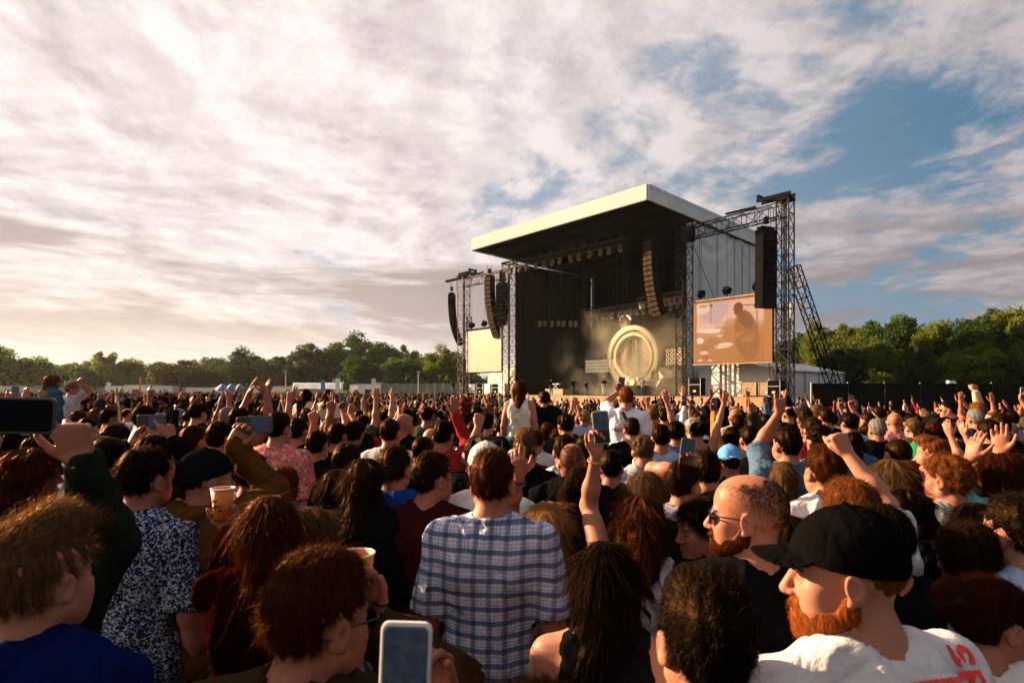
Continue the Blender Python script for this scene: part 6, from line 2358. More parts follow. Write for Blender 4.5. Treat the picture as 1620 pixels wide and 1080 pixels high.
cup(a[-1]['g'] + Vector((-.01, .0, .025)), 'orange paper cup held up beside the rust-brown hooded top')
r, a, sp = PX(478, 872, 1.12, 'man with tousled brown hair and sunglasses very close to the camera, face turned aside', hair='short', hc='auburn', top='jacket', tc=(.03, .018, .008), hy=-26, hp=-6, yaw=-4, glasses=True, skin=1,
                arms={1: WA(582, 985, 1.25, 'grip', n=(-.3, -1, 0), d=(-.1, .1, 1))})
cup(a[1]['g'] + Vector((-.012, .01, .015)), 'orange paper cup in front of the close man with sunglasses')

# phone in a white case held up low in the picture by someone whose head is below the frame
r, a, sp = PX(668, 1168, .80, 'short person below the picture edge holding up the phone with the white case', hair='long', hc='brown', fem=True, top='tee', tc=BK, face=False,
              arms={1: WA(700, 1105, 1.02, 'grip', n=(-.5, -.8, 0), d=(-.15, 0, 1))})
phone(unproj(641, 1066, .90), (.03, 0, 1), (0, -1, .05), 'smartphone in a white case held low before the plaid shirt', (.62, .58, .54), .98, True)

PX(777, 708, 2.28, 'tall man in a blue and white plaid shirt with ginger-brown hair', hair='short', hc='auburn', top='shirt', pat='plaid', hy=-4, skin=0, build=.98, hseed=2)
PX(768, 697, 3.0, 'man in a pale cap with sunglasses pushed up, just beyond the plaid shirt man', hair='short', hc='auburn', cap=('backcap', (.50, .48, .46)), top='tee', tc=WH, glasses='up', yaw=6)
r, a, sp = PX(866, 792, 2.6, 'woman with a wavy blond bob and dark red top raising an open hand', hair='wavy', hc='blond', fem=True, top='tank', tc=(.10, .012, .012), hy=10,
              arms={-1: WA(822, 752, 2.55, 'wave', n=(.15, .95, 0), d=(-.08, 0, 1))})
watch(r, a[-1], sp, -.03, .008, False, (.02, .02, .02), .030, 'bracelet'); watch(r, a[-1], sp, -.045, .010, False, (.10, .12, .2), .032, 'bracelet')
r, a, sp = PX(1016, 780, 2.35, 'woman with auburn hair in sunlight and white top holding a phone straight up', hair='longwave', hc='auburn', fem=True, top='tank', tc=(.55, .55, .62), hy=8, hseed=1,
              arms={-1: WA(943, 718, 2.45, 'grip', n=(.2, -.98, 0), d=(-.02, .02, 1))})
watch(r, a[-1], sp, -.03, .006, False, (.45, .30, .14), .031, 'bracelet')
phone(unproj(951, 676, 2.43), (-.10, 0, 1), (.02, -1, 0), 'smartphone in a pale case held up at arm length before the stage', (.30, .28, .27), .86, True)
r, a, sp = PX(957, 852, 1.62, 'woman with long straight black hair, all dark from behind', hair='long', hc='black', fem=True, top='tank', tc=BK, skin=2)
r, a, sp = PX(1124, 903, 1.05, 'man with short dark brown hair, the closest head at the lower edge', hair='short', hc='dark', top='tee', tc=BK, hseed=3, skin=2, hy=4)
r, a, sp = PX(848, 1085, .80, 'woman in a black strappy top with bare shoulders at the bottom edge', hair='bun', hc='brown', fem=True, top='tank', tc=BK, skin=2, lod=0)
SHIRT_MAN = PX(1366, 804, 1.18, 'red-bearded man in a black cap and white tee with red print', hair='crop', hc='ginger', cap=('cap', (.0035, .003, .003)), top='tee', tc=(.55, .51, .51), beard=1.3, bc='redbeard', yaw=22, hy=52, hp=-4, skin=2, build=1.22)
PX(1534, 826, 1.95, 'man with tousled brown hair and glasses behind the bun woman', hair='fringe', hc='brown', top='tee', tc=BK, yaw=-26, glasses='clear', skin=1)
PX(1556, 908, 1.55, 'woman with a red-brown hair bun looking to the outer side', hair='bun', hc='auburn', fem=True, top='tee', tc=(.55, .51, .50), hy=-55, yaw=-20, skin=0)
PX(1196, 746, 1.72, 'balding bearded man in sunglasses and black tee looking aside', hair='bald', hc='stub', beard=1.1, bc='auburn', glasses=True, top='tee', tc=BK, hy=62, yaw=8, skin=0, build=1.08)
PX(1122, 782, 2.35, 'smiling woman with swept-up black hair facing aside', hair='updo', hc='black', fem=True, top='tee', tc=BK, hy=88, yaw=20, hp=-8, skin=0)
PX(1078, 727, 3.1, 'man in a lilac shirt with short brown hair', hair='short', hc='brown', top='shirt', tc=(.36, .33, .46), hy=-40, hseed=1, skin=2)
PX(1352, 756, 2.2, 'person with sunlit tousled ginger hair and raised fist', hair='fringe', hc='ginger', top='tee', tc=WH, yaw=5,
   arms={1: WA(1340, 716, 2.55, 'fist', n=(-.2, 1, 0), d=(-.45, .1, .9), pole=(.8, .2, -.4))})
PX(1308, 702, 2.85, 'man with short ginger-brown hair and white tee before the raised fist', hair='short', hc='auburn', top='tee', tc=(.60, .57, .55), yaw=6, hseed=1, skin=0)
PX(1506, 718, 3.0, 'man with curly red hair and white tee looking aside', hair='curly', hc='ginger', top='tee', tc=(.50, .48, .47), hy=32, yaw=4, skin=0)
r, a, sp = PX(1588, 708, 3.0, 'woman in a teal top with an auburn bob clapping above her head', hair='bob', hc='auburn', fem=True, top='tee', tc=(.16, .42, .40), yaw=14,
   arms={-1: WA(1536, 726, 2.95, 'open', n=(1, .3, 0), d=(.35, .1, .93)), 1: WA(1584, 716, 3.0, 'open', n=(-.6, -.6, 0), d=(0, .1, 1))})
watch(r, a[-1], sp, -.03, .012, False, (.05, .03, .015), .030, 'bracelet')
PX(1440, 729, 3.2, 'man with a shaved sunlit head and red collar', hair='crop', hc='auburn', top='tee', tc=(.20, .02, .02), hy=12, skin=1)
PX(1412, 724, 3.2, 'woman with long wavy dark blond hair behind the shaved head', hair='longwave', hc='darkblond', fem=True, top='long', tc=BK)
PX(1241, 727, 3.8, 'woman with straight pale blond hair and black and white top', hair='long', hc='darkblond', fem=True, top='tee', tc=(.4, .4, .42))
PX(1442, 770, 2.5, 'woman with dark curly hair under the shaved head man', hair='wavy', hc='dark', fem=True, top='hoodie', tc=BK, yaw=10, hy=20)
PX(1404, 800, 2.0, 'man with short black hair just beyond the black cap', hair='short', hc='black', top='tee', tc=BK, yaw=10)
PX(1546, 794, 2.7, 'woman with wavy brown hair and dark coat by the pale blue shirt', hair='longwave', hc='brown', fem=True, top='coat', tc=(.03, .022, .016))
PX(1622, 782, 1.9, 'man in a pale blue shirt at the outer edge', hair='short', hc='dark', top='shirt', tc=(.30, .40, .55), yaw=15)
PX(1596, 800, 2.3, 'woman with brown hair parted in the middle near the pale blue shirt', hair='bob', hc='brown', fem=True, top='tee', tc=BK)
PX(1254, 812, 2.0, 'dark-haired person behind the balding bearded man', hair='long', hc='black', fem=True, top='long', tc=BK, hseed=4)

# ---------------- middle distance, one by one
PX(622, 704, 3.2, 'man in a royal blue rain jacket with short brown hair', hair='short', hc='brown', top='jacket', tc=(.008, .05, .24), hseed=2)
PX(678, 715, 2.9, 'man with a fade haircut and glasses in a dark maroon top', hair='short', hc='brown', top='long', tc=(.035, .006, .006), hy=-35, glasses='clear', hseed=4)
PX(574, 722, 2.9, 'woman with very long brown hair and a white bag strap', hair='longwave', hc='brown', fem=True, top='coat', tc=BK)
PX(532, 738, 3.1, 'woman with long dark brown hair next to the white bag strap', hair='long', hc='dark', fem=True, top='coat', tc=BK)
PX(546, 701, 4.0, 'man with short brown hair behind the two long-haired women', hair='short', hc='brown', top='tee', tc=BK, hy=-25)
PX(616, 661, 5.1, 'man in a pale open collar shirt with short brown hair', hair='short', hc='brown', top='shirt', tc=(.42, .40, .40))
PX(637, 653, 6.4, 'grey-haired balding man behind the pale collar shirt', hair='bald', hc='grey', top='tee', tc=BK, hy=-30)
PX(681, 677, 5.6, 'bald pink-headed man among darker heads', hair='none', top='tee', tc=BK, skin=2)
PX(668, 690, 4.4, 'man with cropped dark hair below the bald pink head', hair='crop', hc='dark', top='tee', tc=BK)
PX(438, 648, 4.4, 'man in a coral floral shirt with short dark hair', hair='short', hc='dark', top='shirt', pat='floral', build=1.1)
PX(447, 735, 3.5, 'woman in a faded denim jacket with reddish hair', hair='bob', hc='red', fem=True, top='jacket', pat='denim')
PX(406, 742, 3.5, 'woman with curly red hair and sunglasses on her head', hair='wavy', hc='red', fem=True, top='jacket', tc=(.03, .05, .09), glasses='up')
PX(482, 800, 2.15, 'woman with streaky ash blond hair beside the chestnut-red hair', hair='bob', hc='darkblond', fem=True, top='tee', tc=BK)
PX(395, 716, 3.4, 'man with short dark hair and beige top below the sideways phone', hair='short', hc='dark', top='long', tc=(.30, .25, .20))
r, a, sp = PX(238, 688, 3.0, 'person in a dark top with a smartwatch filming with both hands', hair='short', hc='dark', top='long', tc=BK,
              arms={-1: WA(206, 706, 3.1, 'pinch', n=(.6, .5, 0), d=(.35, .1, .9)), 1: WA(269, 698, 3.1, 'pinch', n=(-.6, .5, 0), d=(-.35, .1, .9))})
watch(r, a[1], sp, -.02, .03, True, (.015, .015, .015), .030)
phone(unproj(240, 667, 3.1), (1, 0, 0), (0, -1, 0), 'smartphone held sideways by two hands above the speckled shirt man', (.02, .02, .02), .95, True)
PX(345, 664, 4.3, 'man with dark brown sunlit hair near the black beanie', hair='short', hc='dark', top='tee', tc=BK, hseed=3)
PX(302, 672, 4.6, 'man with short brown hair beyond the smartwatch hand', hair='short', hc='brown', top='tee', tc=BK)
PX(311, 634, 7.0, 'man with thick dark hair standing tall among small heads', hair='fringe', hc='dark', top='tee', tc=BK)
PX(376, 642, 5.6, 'person with dark hair whose arms reach up clapping', hair='short', hc='dark', top='tee', tc=(.2, .06, .03),
   arms={-1: WA(394, 622, 5.9, 'open', n=(1, .2, 0), d=(.45, 0, .9)), 1: WA(421, 622, 5.9, 'open', n=(-1, .2, 0), d=(-.45, 0, .9))})
PX(180, 668, 4.4, 'man with curly brown hair by the raised phone hand', hair='curly', hc='brown', top='tee', tc=BK)
PX(143, 684, 4.0, 'woman with curly grey-white hair beside the raised wrist', hair='wavy', hc='grey', fem=True, top='tee', tc=(.2, .2, .2))
PX(893, 687, 4.4, 'man in a pale blue-grey tee with a fresh short haircut', hair='short', hc='brown', top='tee', tc=(.34, .40, .46), hseed=1)
PX(831, 682, 4.1, 'man with sandy swept hair and black tee', hair='quiff', hc='darkblond', top='tee', tc=BK)
PX(967, 712, 4.1, 'man with straight black hair and black tee just beyond the raised arm', hair='short', hc='black', top='tee', tc=BK)
PX(916, 734, 3.0, 'woman with straight brown hair left of the raised arm'.replace('left of', 'beside'), hair='long', hc='brown', fem=True, top='tee', tc=BK)
PX(1022, 742, 2.9, 'woman with straight ash blond hair above the auburn woman', hair='long', hc='darkblond', fem=True, top='tee', tc=BK)
PX(1018, 687, 4.6, 'man with curly blond hair looking down', hair='curly', hc='darkblond', top='tee', tc=(.4, .4, .42), hp=-12)
r, a, sp = PX(1118, 712, 3.4, 'dark-haired person holding a phone up next to the lilac shirt man', hair='short', hc='dark', top='tee', tc=BK,
               arms={-1: WA(1094, 745, 3.1, 'grip', n=(.1, -1, 0), d=(-.15, -.05, 1))})
phone(unproj(1087, 716, 3.06), (.12, 0, 1), (0, -1, 0), 'smartphone with a lit screen held upright over the lilac shirt', (.10, .08, .07), .95, True)
PX(1155, 703, 4.4, 'man wearing a light blue cap backwards', hair='short', hc='dark', cap=('backcap', (.10, .28, .55)), top='tee', tc=BK)
PX(1248, 672, 3.9, 'man in a denim shirt making a horns sign with one hand', hair='short', hc='dark', top='shirt', pat='denim', hy=12,
   arms={-1: WA(1233, 652, 4.1, 'horns', n=(0, 1, 0), d=(.05, 0, 1))})
PX(1299, 670, 4.4, 'man with tight curly dark hair near the denim shirt', hair='curly', hc='dark', top='tee', tc=(.05, .08, .14))
PX(1423, 694, 4.2, 'man with a cropped head and bright red collar', hair='crop', hc='brown', top='tee', tc=(.45, .03, .02))
PX(1480, 693, 4.4, 'young man with red sunlit hair turned aside', hair='quiff', hc='ginger', top='tee', tc=(.12, .14, .13), hy=55)
PX(1452, 700, 5.0, 'person in a green cap behind the red-haired young man', hair='short', hc='dark', cap=('cap', (.02, .16, .07)), top='tee', tc=(.06, .08, .07))
PX(1508, 695, 5.2, 'woman with a straight brown bob and bead necklace', hair='bob', hc='brown', fem=True, top='tee', tc=BK)
PX(770, 652, 6.8, 'person with dark hair between raised arms by the woman on shoulders', hair='short', hc='black', top='tee', tc=BK)
PX(700, 664, 5.0, 'person in a cherry red sleeve with one arm straight up', hair='short', hc='black', top='long', tc=(.25, .02, .02),
   arms={1: WA(718, 655, 5.2, 'open', n=(-.3, 1, 0), d=(.1, 0, 1))})
r, a, sp = PX(752, 690, 4.2, 'person in a black top with a bent arm raised beside the pale cap', hair='short', hc='black', top='tee', tc=BK,
   arms={1: WA(757, 674, 4.4, 'fist', n=(0, 1, 0), d=(.1, 0, 1), pole=(-1, 0, -.2))})
PX(532, 668, 5.4, 'person with a raised pointing finger near the small marquee', hair='short', hc='dark', top='tee', tc=BK,
   arms={-1: WA(524, 650, 5.6, 'point', n=(0, 1, 0), d=(-.1, 0, 1))})
PX(470, 660, 5.6, 'person making a peace sign with a raised hand', hair='short', hc='dark', top='tee', tc=BK,
   arms={-1: WA(458, 634, 5.9, 'peace', n=(0, 1, 0), d=(.25, 0, 1))})
PX(500, 680, 4.8, 'person in a dark top pointing sideways with a bare arm', hair='short', hc='dark', top='tee', tc=BK,
   arms={-1: WA(497, 668, 5.0, 'point', n=(0, 1, 0), d=(-.2, 0, 1))})
PX(560, 664, 5.6, 'person with a closed hand raised over the middle rows', hair='fringe', hc='black', top='tee', tc=BK,
   arms={1: WA(553, 652, 5.9, 'fist', n=(0, 1, 0), d=(.3, 0, .9))})
PX(1000, 660, 6.2, 'person below the white tee rider', hair='short', hc='brown', top='tee', tc=BK)
PX(1188, 672, 5.2, 'person in an olive jacket with an arm raised below the orange screen', hair='short', hc='dark', top='jacket', tc=(.035, .03, .02),
   arms={1: WA(1190, 655, 5.3, 'point', n=(0, 1, 0), d=(.0, 0, 1))})
PX(1096, 660, 7.0, 'white-haired person in the rows before the plywood stage front', hair='curly', hc='white', top='tee', tc=BK)

# ---------------- riders on shoulders, each with the one who carries
def rider(cx, ytop, Y, label, hh, carrier_label, **k):
    r, a, sp = PX(cx, ytop, Y, label, on=hh, **k)
    zc = sp['z'] + .83 * hh / 1.74 - .02         # shoulder height of the carrier
    Hc = zc * 1.74 / 1.46
    sp2_ = dict(x=sp['x'] + .0, y=sp['y'] + .02, H=max(1.45, min(1.95, Hc)), label=carrier_label, yaw=sp['yaw'], hair='short', hc='dark', top='tee', tc=BK, seed=5)
    make_person(sp2_)
    return r, a, sp


rider(822, 601, 7.6, 'woman with long auburn hair and white tank top riding on shoulders', 1.62, 'person carrying the long-haired woman in the white top', hair='long', hc='auburn', fem=True, top='tank', tc=(.60, .57, .50), hy=22)
rider(862, 618, 8.4, 'person in a black coat raised above the crowd next to the long-haired rider', 1.6, 'person carrying the rider in the black coat', hair='short', hc='dark', top='coat', tc=BK, hy=30)
r, a, TEE_MAN = rider(991, 611, 6.6, 'man in a white tee with black lettering and crossbody strap riding on shoulders', 1.72, 'person carrying the man in the lettered white tee', hair='short', hc='ginger', top='tee', tc=(.66, .64, .68), hy=10, build=1.08,
      arms={-1: WA(979, 620, 7.0, 'grip', n=(.2, -1, 0), d=(.05, 0, 1), pole=(-1, 0, -.4))})
TEE_ROOT = r
phone(a[-1]['g'] + Vector((.02, 0, .02)), (.1, 0, 1), (0, -1, 0), 'small smartphone held up by the rider in the lettered tee', (.05, .03, .03), .95, True)
rider(80, 592, 8.8, 'child-like girl with light brown hair and blue jacket riding on shoulders', 1.45, 'person carrying the girl in the blue jacket', hair='long', hc='darkblond', fem=True, top='jacket', tc=(.03, .09, .13), hy=-15)
rider(112, 605, 10.5, 'man in a cap and grey top raised above the crowd beside the girl in blue', 1.6, 'person carrying the man in the cap', hair='short', hc='dark', cap=('cap', (.10, .05, .03)), top='tee', tc=(.3, .3, .33), hy=-40,
      arms={1: WA(124, 603, 10.3, 'fist', n=(0, 1, 0), d=(.7, 0, .4))})
rider(484, 614, 9.6, 'woman with long dark hair and pale top riding on shoulders near the white marquee', 1.58, 'person carrying the pale-topped woman near the marquee', hair='long', hc='dark', fem=True, top='tee', tc=(.55, .42, .25), hy=15)
rider(519, 614, 9.9, 'woman with long brown hair riding on shoulders before the blue feather flag', 1.58, 'person carrying the woman before the blue flag', hair='long', hc='brown', fem=True, top='tee', tc=(.5, .45, .4), hy=15)
rider(1503, 634, 8.6, 'man in black with sunglasses riding on shoulders before the dark fence', 1.68, 'person carrying the man in black before the fence', hair='short', hc='dark', top='long', tc=(.006, .006, .008), hy=60, glasses=True,
      arms={-1: WA(1487, 655, 8.7, 'point', n=(0, 1, 0), d=(-.3, 0, 1), pole=(-1, 0, -1))})
rider(1133, 629, 10.0, 'person in black on shoulders with both arms straight up before the plywood front', 1.6, 'person carrying the one with both arms up', hair='short', hc='dark', top='tee', tc=BK,
      arms={-1: WA(1125, 626, 10.1, 'open', n=(0, 1, 0), d=(0, 0, 1)), 1: WA(1141, 626, 10.1, 'open', n=(0, 1, 0), d=(0, 0, 1))})
rider(735, 628, 8.2, 'woman with glowing red hair raised above the crowd beneath the far screen', 1.5, 'person carrying the red-haired woman beneath the far screen', hair='longwave', hc='red', fem=True, top='tee', tc=BK, hy=10)

# ---------------- prints on the two tees
def shirt_of(root):
    for c in root.children:
        if c.name.startswith('tee_shirt'): return c


def project(shirt, polys, origin, ex, ez, nrm_dir, off=.003, start=.5):
    """Lay flat faces (2-D polygons in metres) onto the shirt's back: polys -> list of (points, triangles)."""
    from mathutils.bvhtree import BVHTree
    me = shirt.data
    bvh = BVHTree.FromPolygons([v.co for v in me.vertices], [p.vertices for p in me.polygons])
    o, ex, ez, nd = Vector(origin), Vector(ex), Vector(ez), Vector(nrm_dir)
    V = []; T = []
    for pts, tris in polys:
        n0 = len(V); ok = True; tmp = []
        for x, z in pts:
            s_ = o + ex * x + ez * z + nd * start
            h = bvh.ray_cast(s_, -nd)
            if h[0] is None: ok = False; break
            tmp.append(tuple(h[0] + nd * off))
        if not ok: continue
        V += tmp; T += [[n0 + i for i in t] for t in tris]
    return V, T


def text_polys(txt, size, rot=0.0, squash=1.0):
    cu = bpy.data.curves.new('lettering', 'FONT'); cu.body = txt; cu.size = size; cu.align_x = 'CENTER'; cu.align_y = 'CENTER'; cu.offset = size * .018
    cu.resolution_u = 3
    ob = bpy.data.objects.new('lettering', cu); COL.objects.link(ob)
    dg = bpy.context.evaluated_depsgraph_get()
    me = bpy.data.meshes.new_from_object(ob.evaluated_get(dg))
    import bmesh
    bm = bmesh.new(); bm.from_mesh(me)
    bmesh.ops.triangulate(bm, faces=bm.faces[:])
    bmesh.ops.subdivide_edges(bm, edges=[e for e in bm.edges if e.calc_length() > size * .25], cuts=1)
    bmesh.ops.triangulate(bm, faces=bm.faces[:])
    bm.verts.index_update()
    c, s_ = math.cos(rot), math.sin(rot)
    pts = [(v.co.x * c - v.co.y * squash * s_, v.co.x * s_ + v.co.y * squash * c) for v in bm.verts]
    tr = [[v.index for v in f.verts] for f in bm.faces]
    bm.free()
    bpy.data.objects.remove(ob); bpy.data.curves.remove(cu); bpy.data.meshes.remove(me)
    return [(pts, tr)]


M_RED = mat('red_print', (.75, .03, .02), .7)
M_INK = mat('black_print', (.02, .02, .03), .7)
root = SHIRT_MAN[0]; shm = shirt_of(root)
s_ = SHIRT_MAN[2]['H'] / 1.74
cells = []
for i in range(12):
    for j in range(16):
        x0, z0 = -.115 + i * .0185, -.02 - j * .013
        if i + j * .2 < 1: pass
        w_, h_ = .0152, .0100
        cells.append(([(x0, z0), (x0 + w_, z0), (x0 + w_, z0 + h_), (x0, z0 + h_)], [[0, 1, 2], [0, 2, 3]]))
O_ = (.03, -.06, 1.43 * s_); D_ = (0, -.75, .66); E_ = (0, .66, .75)
V, T = project(shm, cells, O_, (1, 0, 0), E_, D_)
if V: link('red_grid_print', np_mesh('print', V, np.array(T), [M_RED], True), root)
V, T = project(shm, text_polys('SR', .10, -math.pi / 2, 1.0), (.165, -.05, 1.42 * s_), (1, 0, 0), E_, D_)
if V: link('red_lettering', np_mesh('lettering', V, np.array(T), [M_RED], True), root)
tm = shirt_of(TEE_ROOT); s2 = TEE_MAN['H'] / 1.74
V, T = project(tm, text_polys('TRIZZMENCE', .052), (-.02, -.1, 1.27 * s2), (1, 0, 0), (0, 0, 1), (0, -1, 0), .005)
if V: link('black_lettering', np_mesh('lettering', V, np.array(T), [M_INK], True), TEE_ROOT)
V, T = project(tm, text_polys('MENCE', .018), (.0, -.1, 1.225 * s2), (1, 0, 0), (0, 0, 1), (0, -1, 0), .005)
if V: link('small_lettering', np_mesh('lettering', V, np.array(T), [M_INK], True), TEE_ROOT)


def strap(root, shirt, a, c, w_, m_, name='bag_strap'):
    cells = []
    a = np.array(a); c = np.array(c); d = c - a; L = np.linalg.norm(d); d /= L; n = np.array([-d[1], d[0]])
    k = 16
    for i in range(k):
        p0 = a + d * L * i / k; p1 = a + d * L * (i + 1) / k
        cells.append(([tuple(p0 - n * w_ / 2), tuple(p1 - n * w_ / 2), tuple(p1 + n * w_ / 2), tuple(p0 + n * w_ / 2)], [[0, 1, 2], [0, 2, 3]]))
    V, T = project(shirt, cells, (0, -.1, 0), (1, 0, 0), (0, 0, 1), (0, -1, 0), .012)
    if V: link(name, np_mesh(name, V, np.array(T), [m_], True), root)


strap(TEE_ROOT, tm, (-.05, 1.47 * s2), (.17, 1.02 * s2), .035, M_RUBBER)

# ---------------- performers and crew
def deck_pt(px_, v, z=DZ):
    r = (px_ - CX) / F
    u = (r * (SR[1] + SV_[1] * v) - SR[0] - SV_[0] * v) / (SU[0] - r * SU[1])
    return P(u, v, z)


PERF = [(956, 6.5, 'guitarist in white trousers and dark top playing on the stage', dict(pc=(.6, .55, .5), jeans=False, tc=BK, yaw=150, guitar=1)),
        (872, 6.0, 'musician in black at the far part of the stage near the small blue lamps', dict(tc=BK, yaw=170)),
        (907, 6.5, 'musician in a dark shirt behind the pale slatted riser', dict(tc=BK, yaw=160)),
        (992, 13.0, 'musician in white standing at the base of the giant ring', dict(tc=(.5, .45, .4), yaw=170)),
        (1017, 8.0, 'musician in a striped shirt between the guitarist and the drums', dict(pat='stripe', tc=WH, yaw=160, guitar=1)),
        (1034, 10.4, 'drummer behind the drum kit', dict(tc=(.08, .06, .05), yaw=165, z=1.0)),
        (928, 5.0, 'crew member crouched in shade near the deck edge', dict(tc=BK, yaw=120, H=1.55)),
        (717, 5.0, 'lone figure in black standing at the outer end of the far wing', dict(tc=BK, yaw=40)),
        (1229, 5.8, 'camera operator in a dark top on the near wing beside the scaffold', dict(tc=(.05, .03, .03), yaw=60, z=.9))]
for px_, v, lb, kw in PERF:
    q = deck_pt(px_, v, DZ + kw.pop('z', 0) + .01)
    gt = kw.pop('guitar', 0); yaw = kw.pop('yaw'); Hh = kw.pop('H', 1.78)
    sp = dict(x=q[0], y=q[1], z=q[2], H=Hh, yaw=yaw, label=lb, hair='short', hc='dark', top='long', lod=2, cell=.018, hcell=.018, coarse=.022, scell=.022, face=False)
    sp.update(kw)
    Rz = Matrix.Rotation(rad(yaw), 3, 'Z')
    fwd = Rz @ Vector((0, 1, 0)); rt = Rz @ Vector((1, 0, 0))
    base = Vector(q)
    sp['arms'] = {1: dict(w=tuple(base + fwd * .28 + rt * .05 + Vector((0, 0, 1.05))), pose='relax', n=(0, 0, 1)), -1: dict(w=tuple(base + fwd * .25 - rt * .38 + Vector((0, 0, 1.25))), pose='grip', n=(0, 0, 1))}
    make_person(sp)
    if gt:
        g_ = empty('electric_guitar', tuple(base + fwd * .22 + Vector((0, 0, 1.08))), 0, 'electric guitar played by the ' + lb.split(' playing')[0].split(' between')[0], 'guitar')
        b = MB(); c0 = base + fwd * .2 + rt * .08 + Vector((0, 0, 1.03)); ax = (-rt * .9 + Vector((0, 0, .35))).normalized()
        up = ax.cross(fwd)
        pts = [c0 + ax * (.20 * math.cos(t_)) + up * (.155 * math.sin(t_) * (1 - .25 * math.cos(t_ * 2))) for t_ in np.linspace(0, 2 * math.pi, 22)[:-1]]
        b.prism([tuple(p) for p in pts], tuple(fwd * .05)); under(b.build('guitar_body', M_RING), g_)
        b = MB(); b.tube(c0 + ax * .15 + fwd * .03, c0 + ax * .78 + fwd * .03, .022, n=5); b.box(c0 + ax * .84 + fwd * .03, (.09, .03, .16)); under(b.build('neck', M_CASE), g_)
# ------------------------------------------------------------------ the rest of the crowd, one object each up to about 300
RNG = random.Random(5)
occupied = [((cx - CX) / F * Y, Y) for cx, tp, Y in PEOPLE]
protos = []


def proto(fem, top, armset, build=1.0, H=1.75, lodk=2, seed=0):
    sp = dict(x=0, y=0, H=H, yaw=0, label=None, fem=fem, top=top, hair='short', hc='dark', arms=armset, build=build, lod=2, cell=.011, hcell=.010, coarse=.022, scell=.018, face=False, seed=seed)
    r, a, M = make_person(sp)
    r['_kind'] = top
    return r, a, fem, H


def UA(side, x, y, z, pose, n=(0, 1, 0), d=None, pole=None):
    q = dict(w=(side * x, y, z), pose=pose, n=n, d=d)
    if pole: q['pole'] = pole
    return {side: q}


both = lambda a, b: {**a, **b}
PSETS = [
    (0, 'tee', {}, 'arms down', None), (1, 'tee', {}, 'arms down', None), (0, 'hoodie', {}, 'arms down', None), (1, 'tank', {}, 'arms down', None),
    (0, 'shirt', {}, 'arms down', None), (1, 'jacket', {}, 'arms down', None), (0, 'tee', {}, 'arms down', None), (0, 'long', {}, 'arms down', None),
    (0, 'tee', UA(1, .22, .22, 1.98, 'open'), 'one open hand up', None),
    (0, 'tee', UA(-1, .24, .20, 1.96, 'wave'), 'one hand waving', None),
    (1, 'tee', both(UA(-1, .14, .25, 1.92, 'open', (1, .2, 0)), UA(1, .14, .25, 1.92, 'open', (-1, .2, 0))), 'clapping overhead', None),
    (0, 'long', UA(1, .16, .28, 1.93, 'fist'), 'a raised fist', None),
    (1, 'tee', UA(1, .10, .34, 1.78, 'grip', (0, -1, 0), (0, .1, 1)), 'filming with a phone', 1),
    (0, 'tee', UA(1, .06, .36, 1.86, 'grip', (0, -1, 0), (0, .1, 1)), 'filming with a phone', 1),
    (0, 'tee', UA(1, .28, .15, 1.95, 'point'), 'one finger pointing up', None),
    (1, 'tank', both(UA(-1, .32, .1, 1.95, 'wave'), UA(1, .34, .1, 1.93, 'open')), 'both arms up', None),
    (0, 'shirt', both(UA(-1, .30, .12, 1.9, 'fist'), UA(1, .24, .2, 2.0, 'open')), 'both arms up', None),
    (1, 'long', UA(-1, .12, .3, 1.9, 'grip', (0, -1, 0), (0, .1, 1)), 'filming with a phone', -1),
]
for k, (fm, tp, ar, dsc, ph_) in enumerate(PSETS):
    r, a, fm, H = proto(bool(fm), tp, ar, 1.0 + .08 * ((k * 7) % 3 - 1), 1.72 if fm else 1.79, seed=k + 50)
    protos.append((r, a, bool(fm), H, tp, dsc, ph_))

TOPC = [('black', (.005, .005, .0055), 30), ('charcoal', (.014, .014, .015), 10), ('navy', (.012, .018, .045), 10), ('white', (.46, .44, .43), 9), ('grey', (.20, .20, .20), 7), ('dark red', (.12, .012, .012), 5),
        ('olive', (.045, .045, .022), 5), ('pale blue', (.25, .34, .45), 4), ('denim blue', (.05, .09, .16), 5), ('orange', (.45, .14, .04), 2), ('beige', (.36, .28, .20), 5), ('forest green', (.02, .06, .03), 3), ('pink', (.45, .17, .2), 2), ('red', (.35, .02, .02), 3)]
HCS = [('black', 22), ('dark', 28), ('brown', 24), ('auburn', 8), ('darkblond', 9), ('blond', 4), ('ginger', 3), ('grey', 3)]
HNAME = {'black': 'black', 'dark': 'dark brown', 'brown': 'brown', 'auburn': 'auburn', 'darkblond': 'sandy', 'blond': 'blond', 'ginger': 'ginger', 'grey': 'grey'}
HST_M = ['short'] * 6 + ['crop', 'fringe', 'curly', 'quiff', 'bald']
HST_F = ['long'] * 4 + ['bob', 'wavy', 'longwave', 'bun', 'updo']
STN = {'short': 'short', 'crop': 'cropped', 'fringe': 'mop-like', 'curly': 'curly', 'quiff': 'swept-up', 'bald': 'thinning', 'long': 'long straight', 'bob': 'bobbed', 'wavy': 'wavy', 'longwave': 'long wavy', 'bun': 'tied-up', 'updo': 'pinned-up'}
KN = {'tee': 'tee', 'tank': 'tank top', 'hoodie': 'hooded top', 'shirt': 'shirt', 'jacket': 'jacket', 'long': 'sweater', 'coat': 'coat'}


def wch(lst):
    t_ = sum(x[-1] for x in lst); r_ = RNG.random() * t_
    for x in lst:
        r_ -= x[-1]
        if r_ <= 0: return x
    return lst[-1]


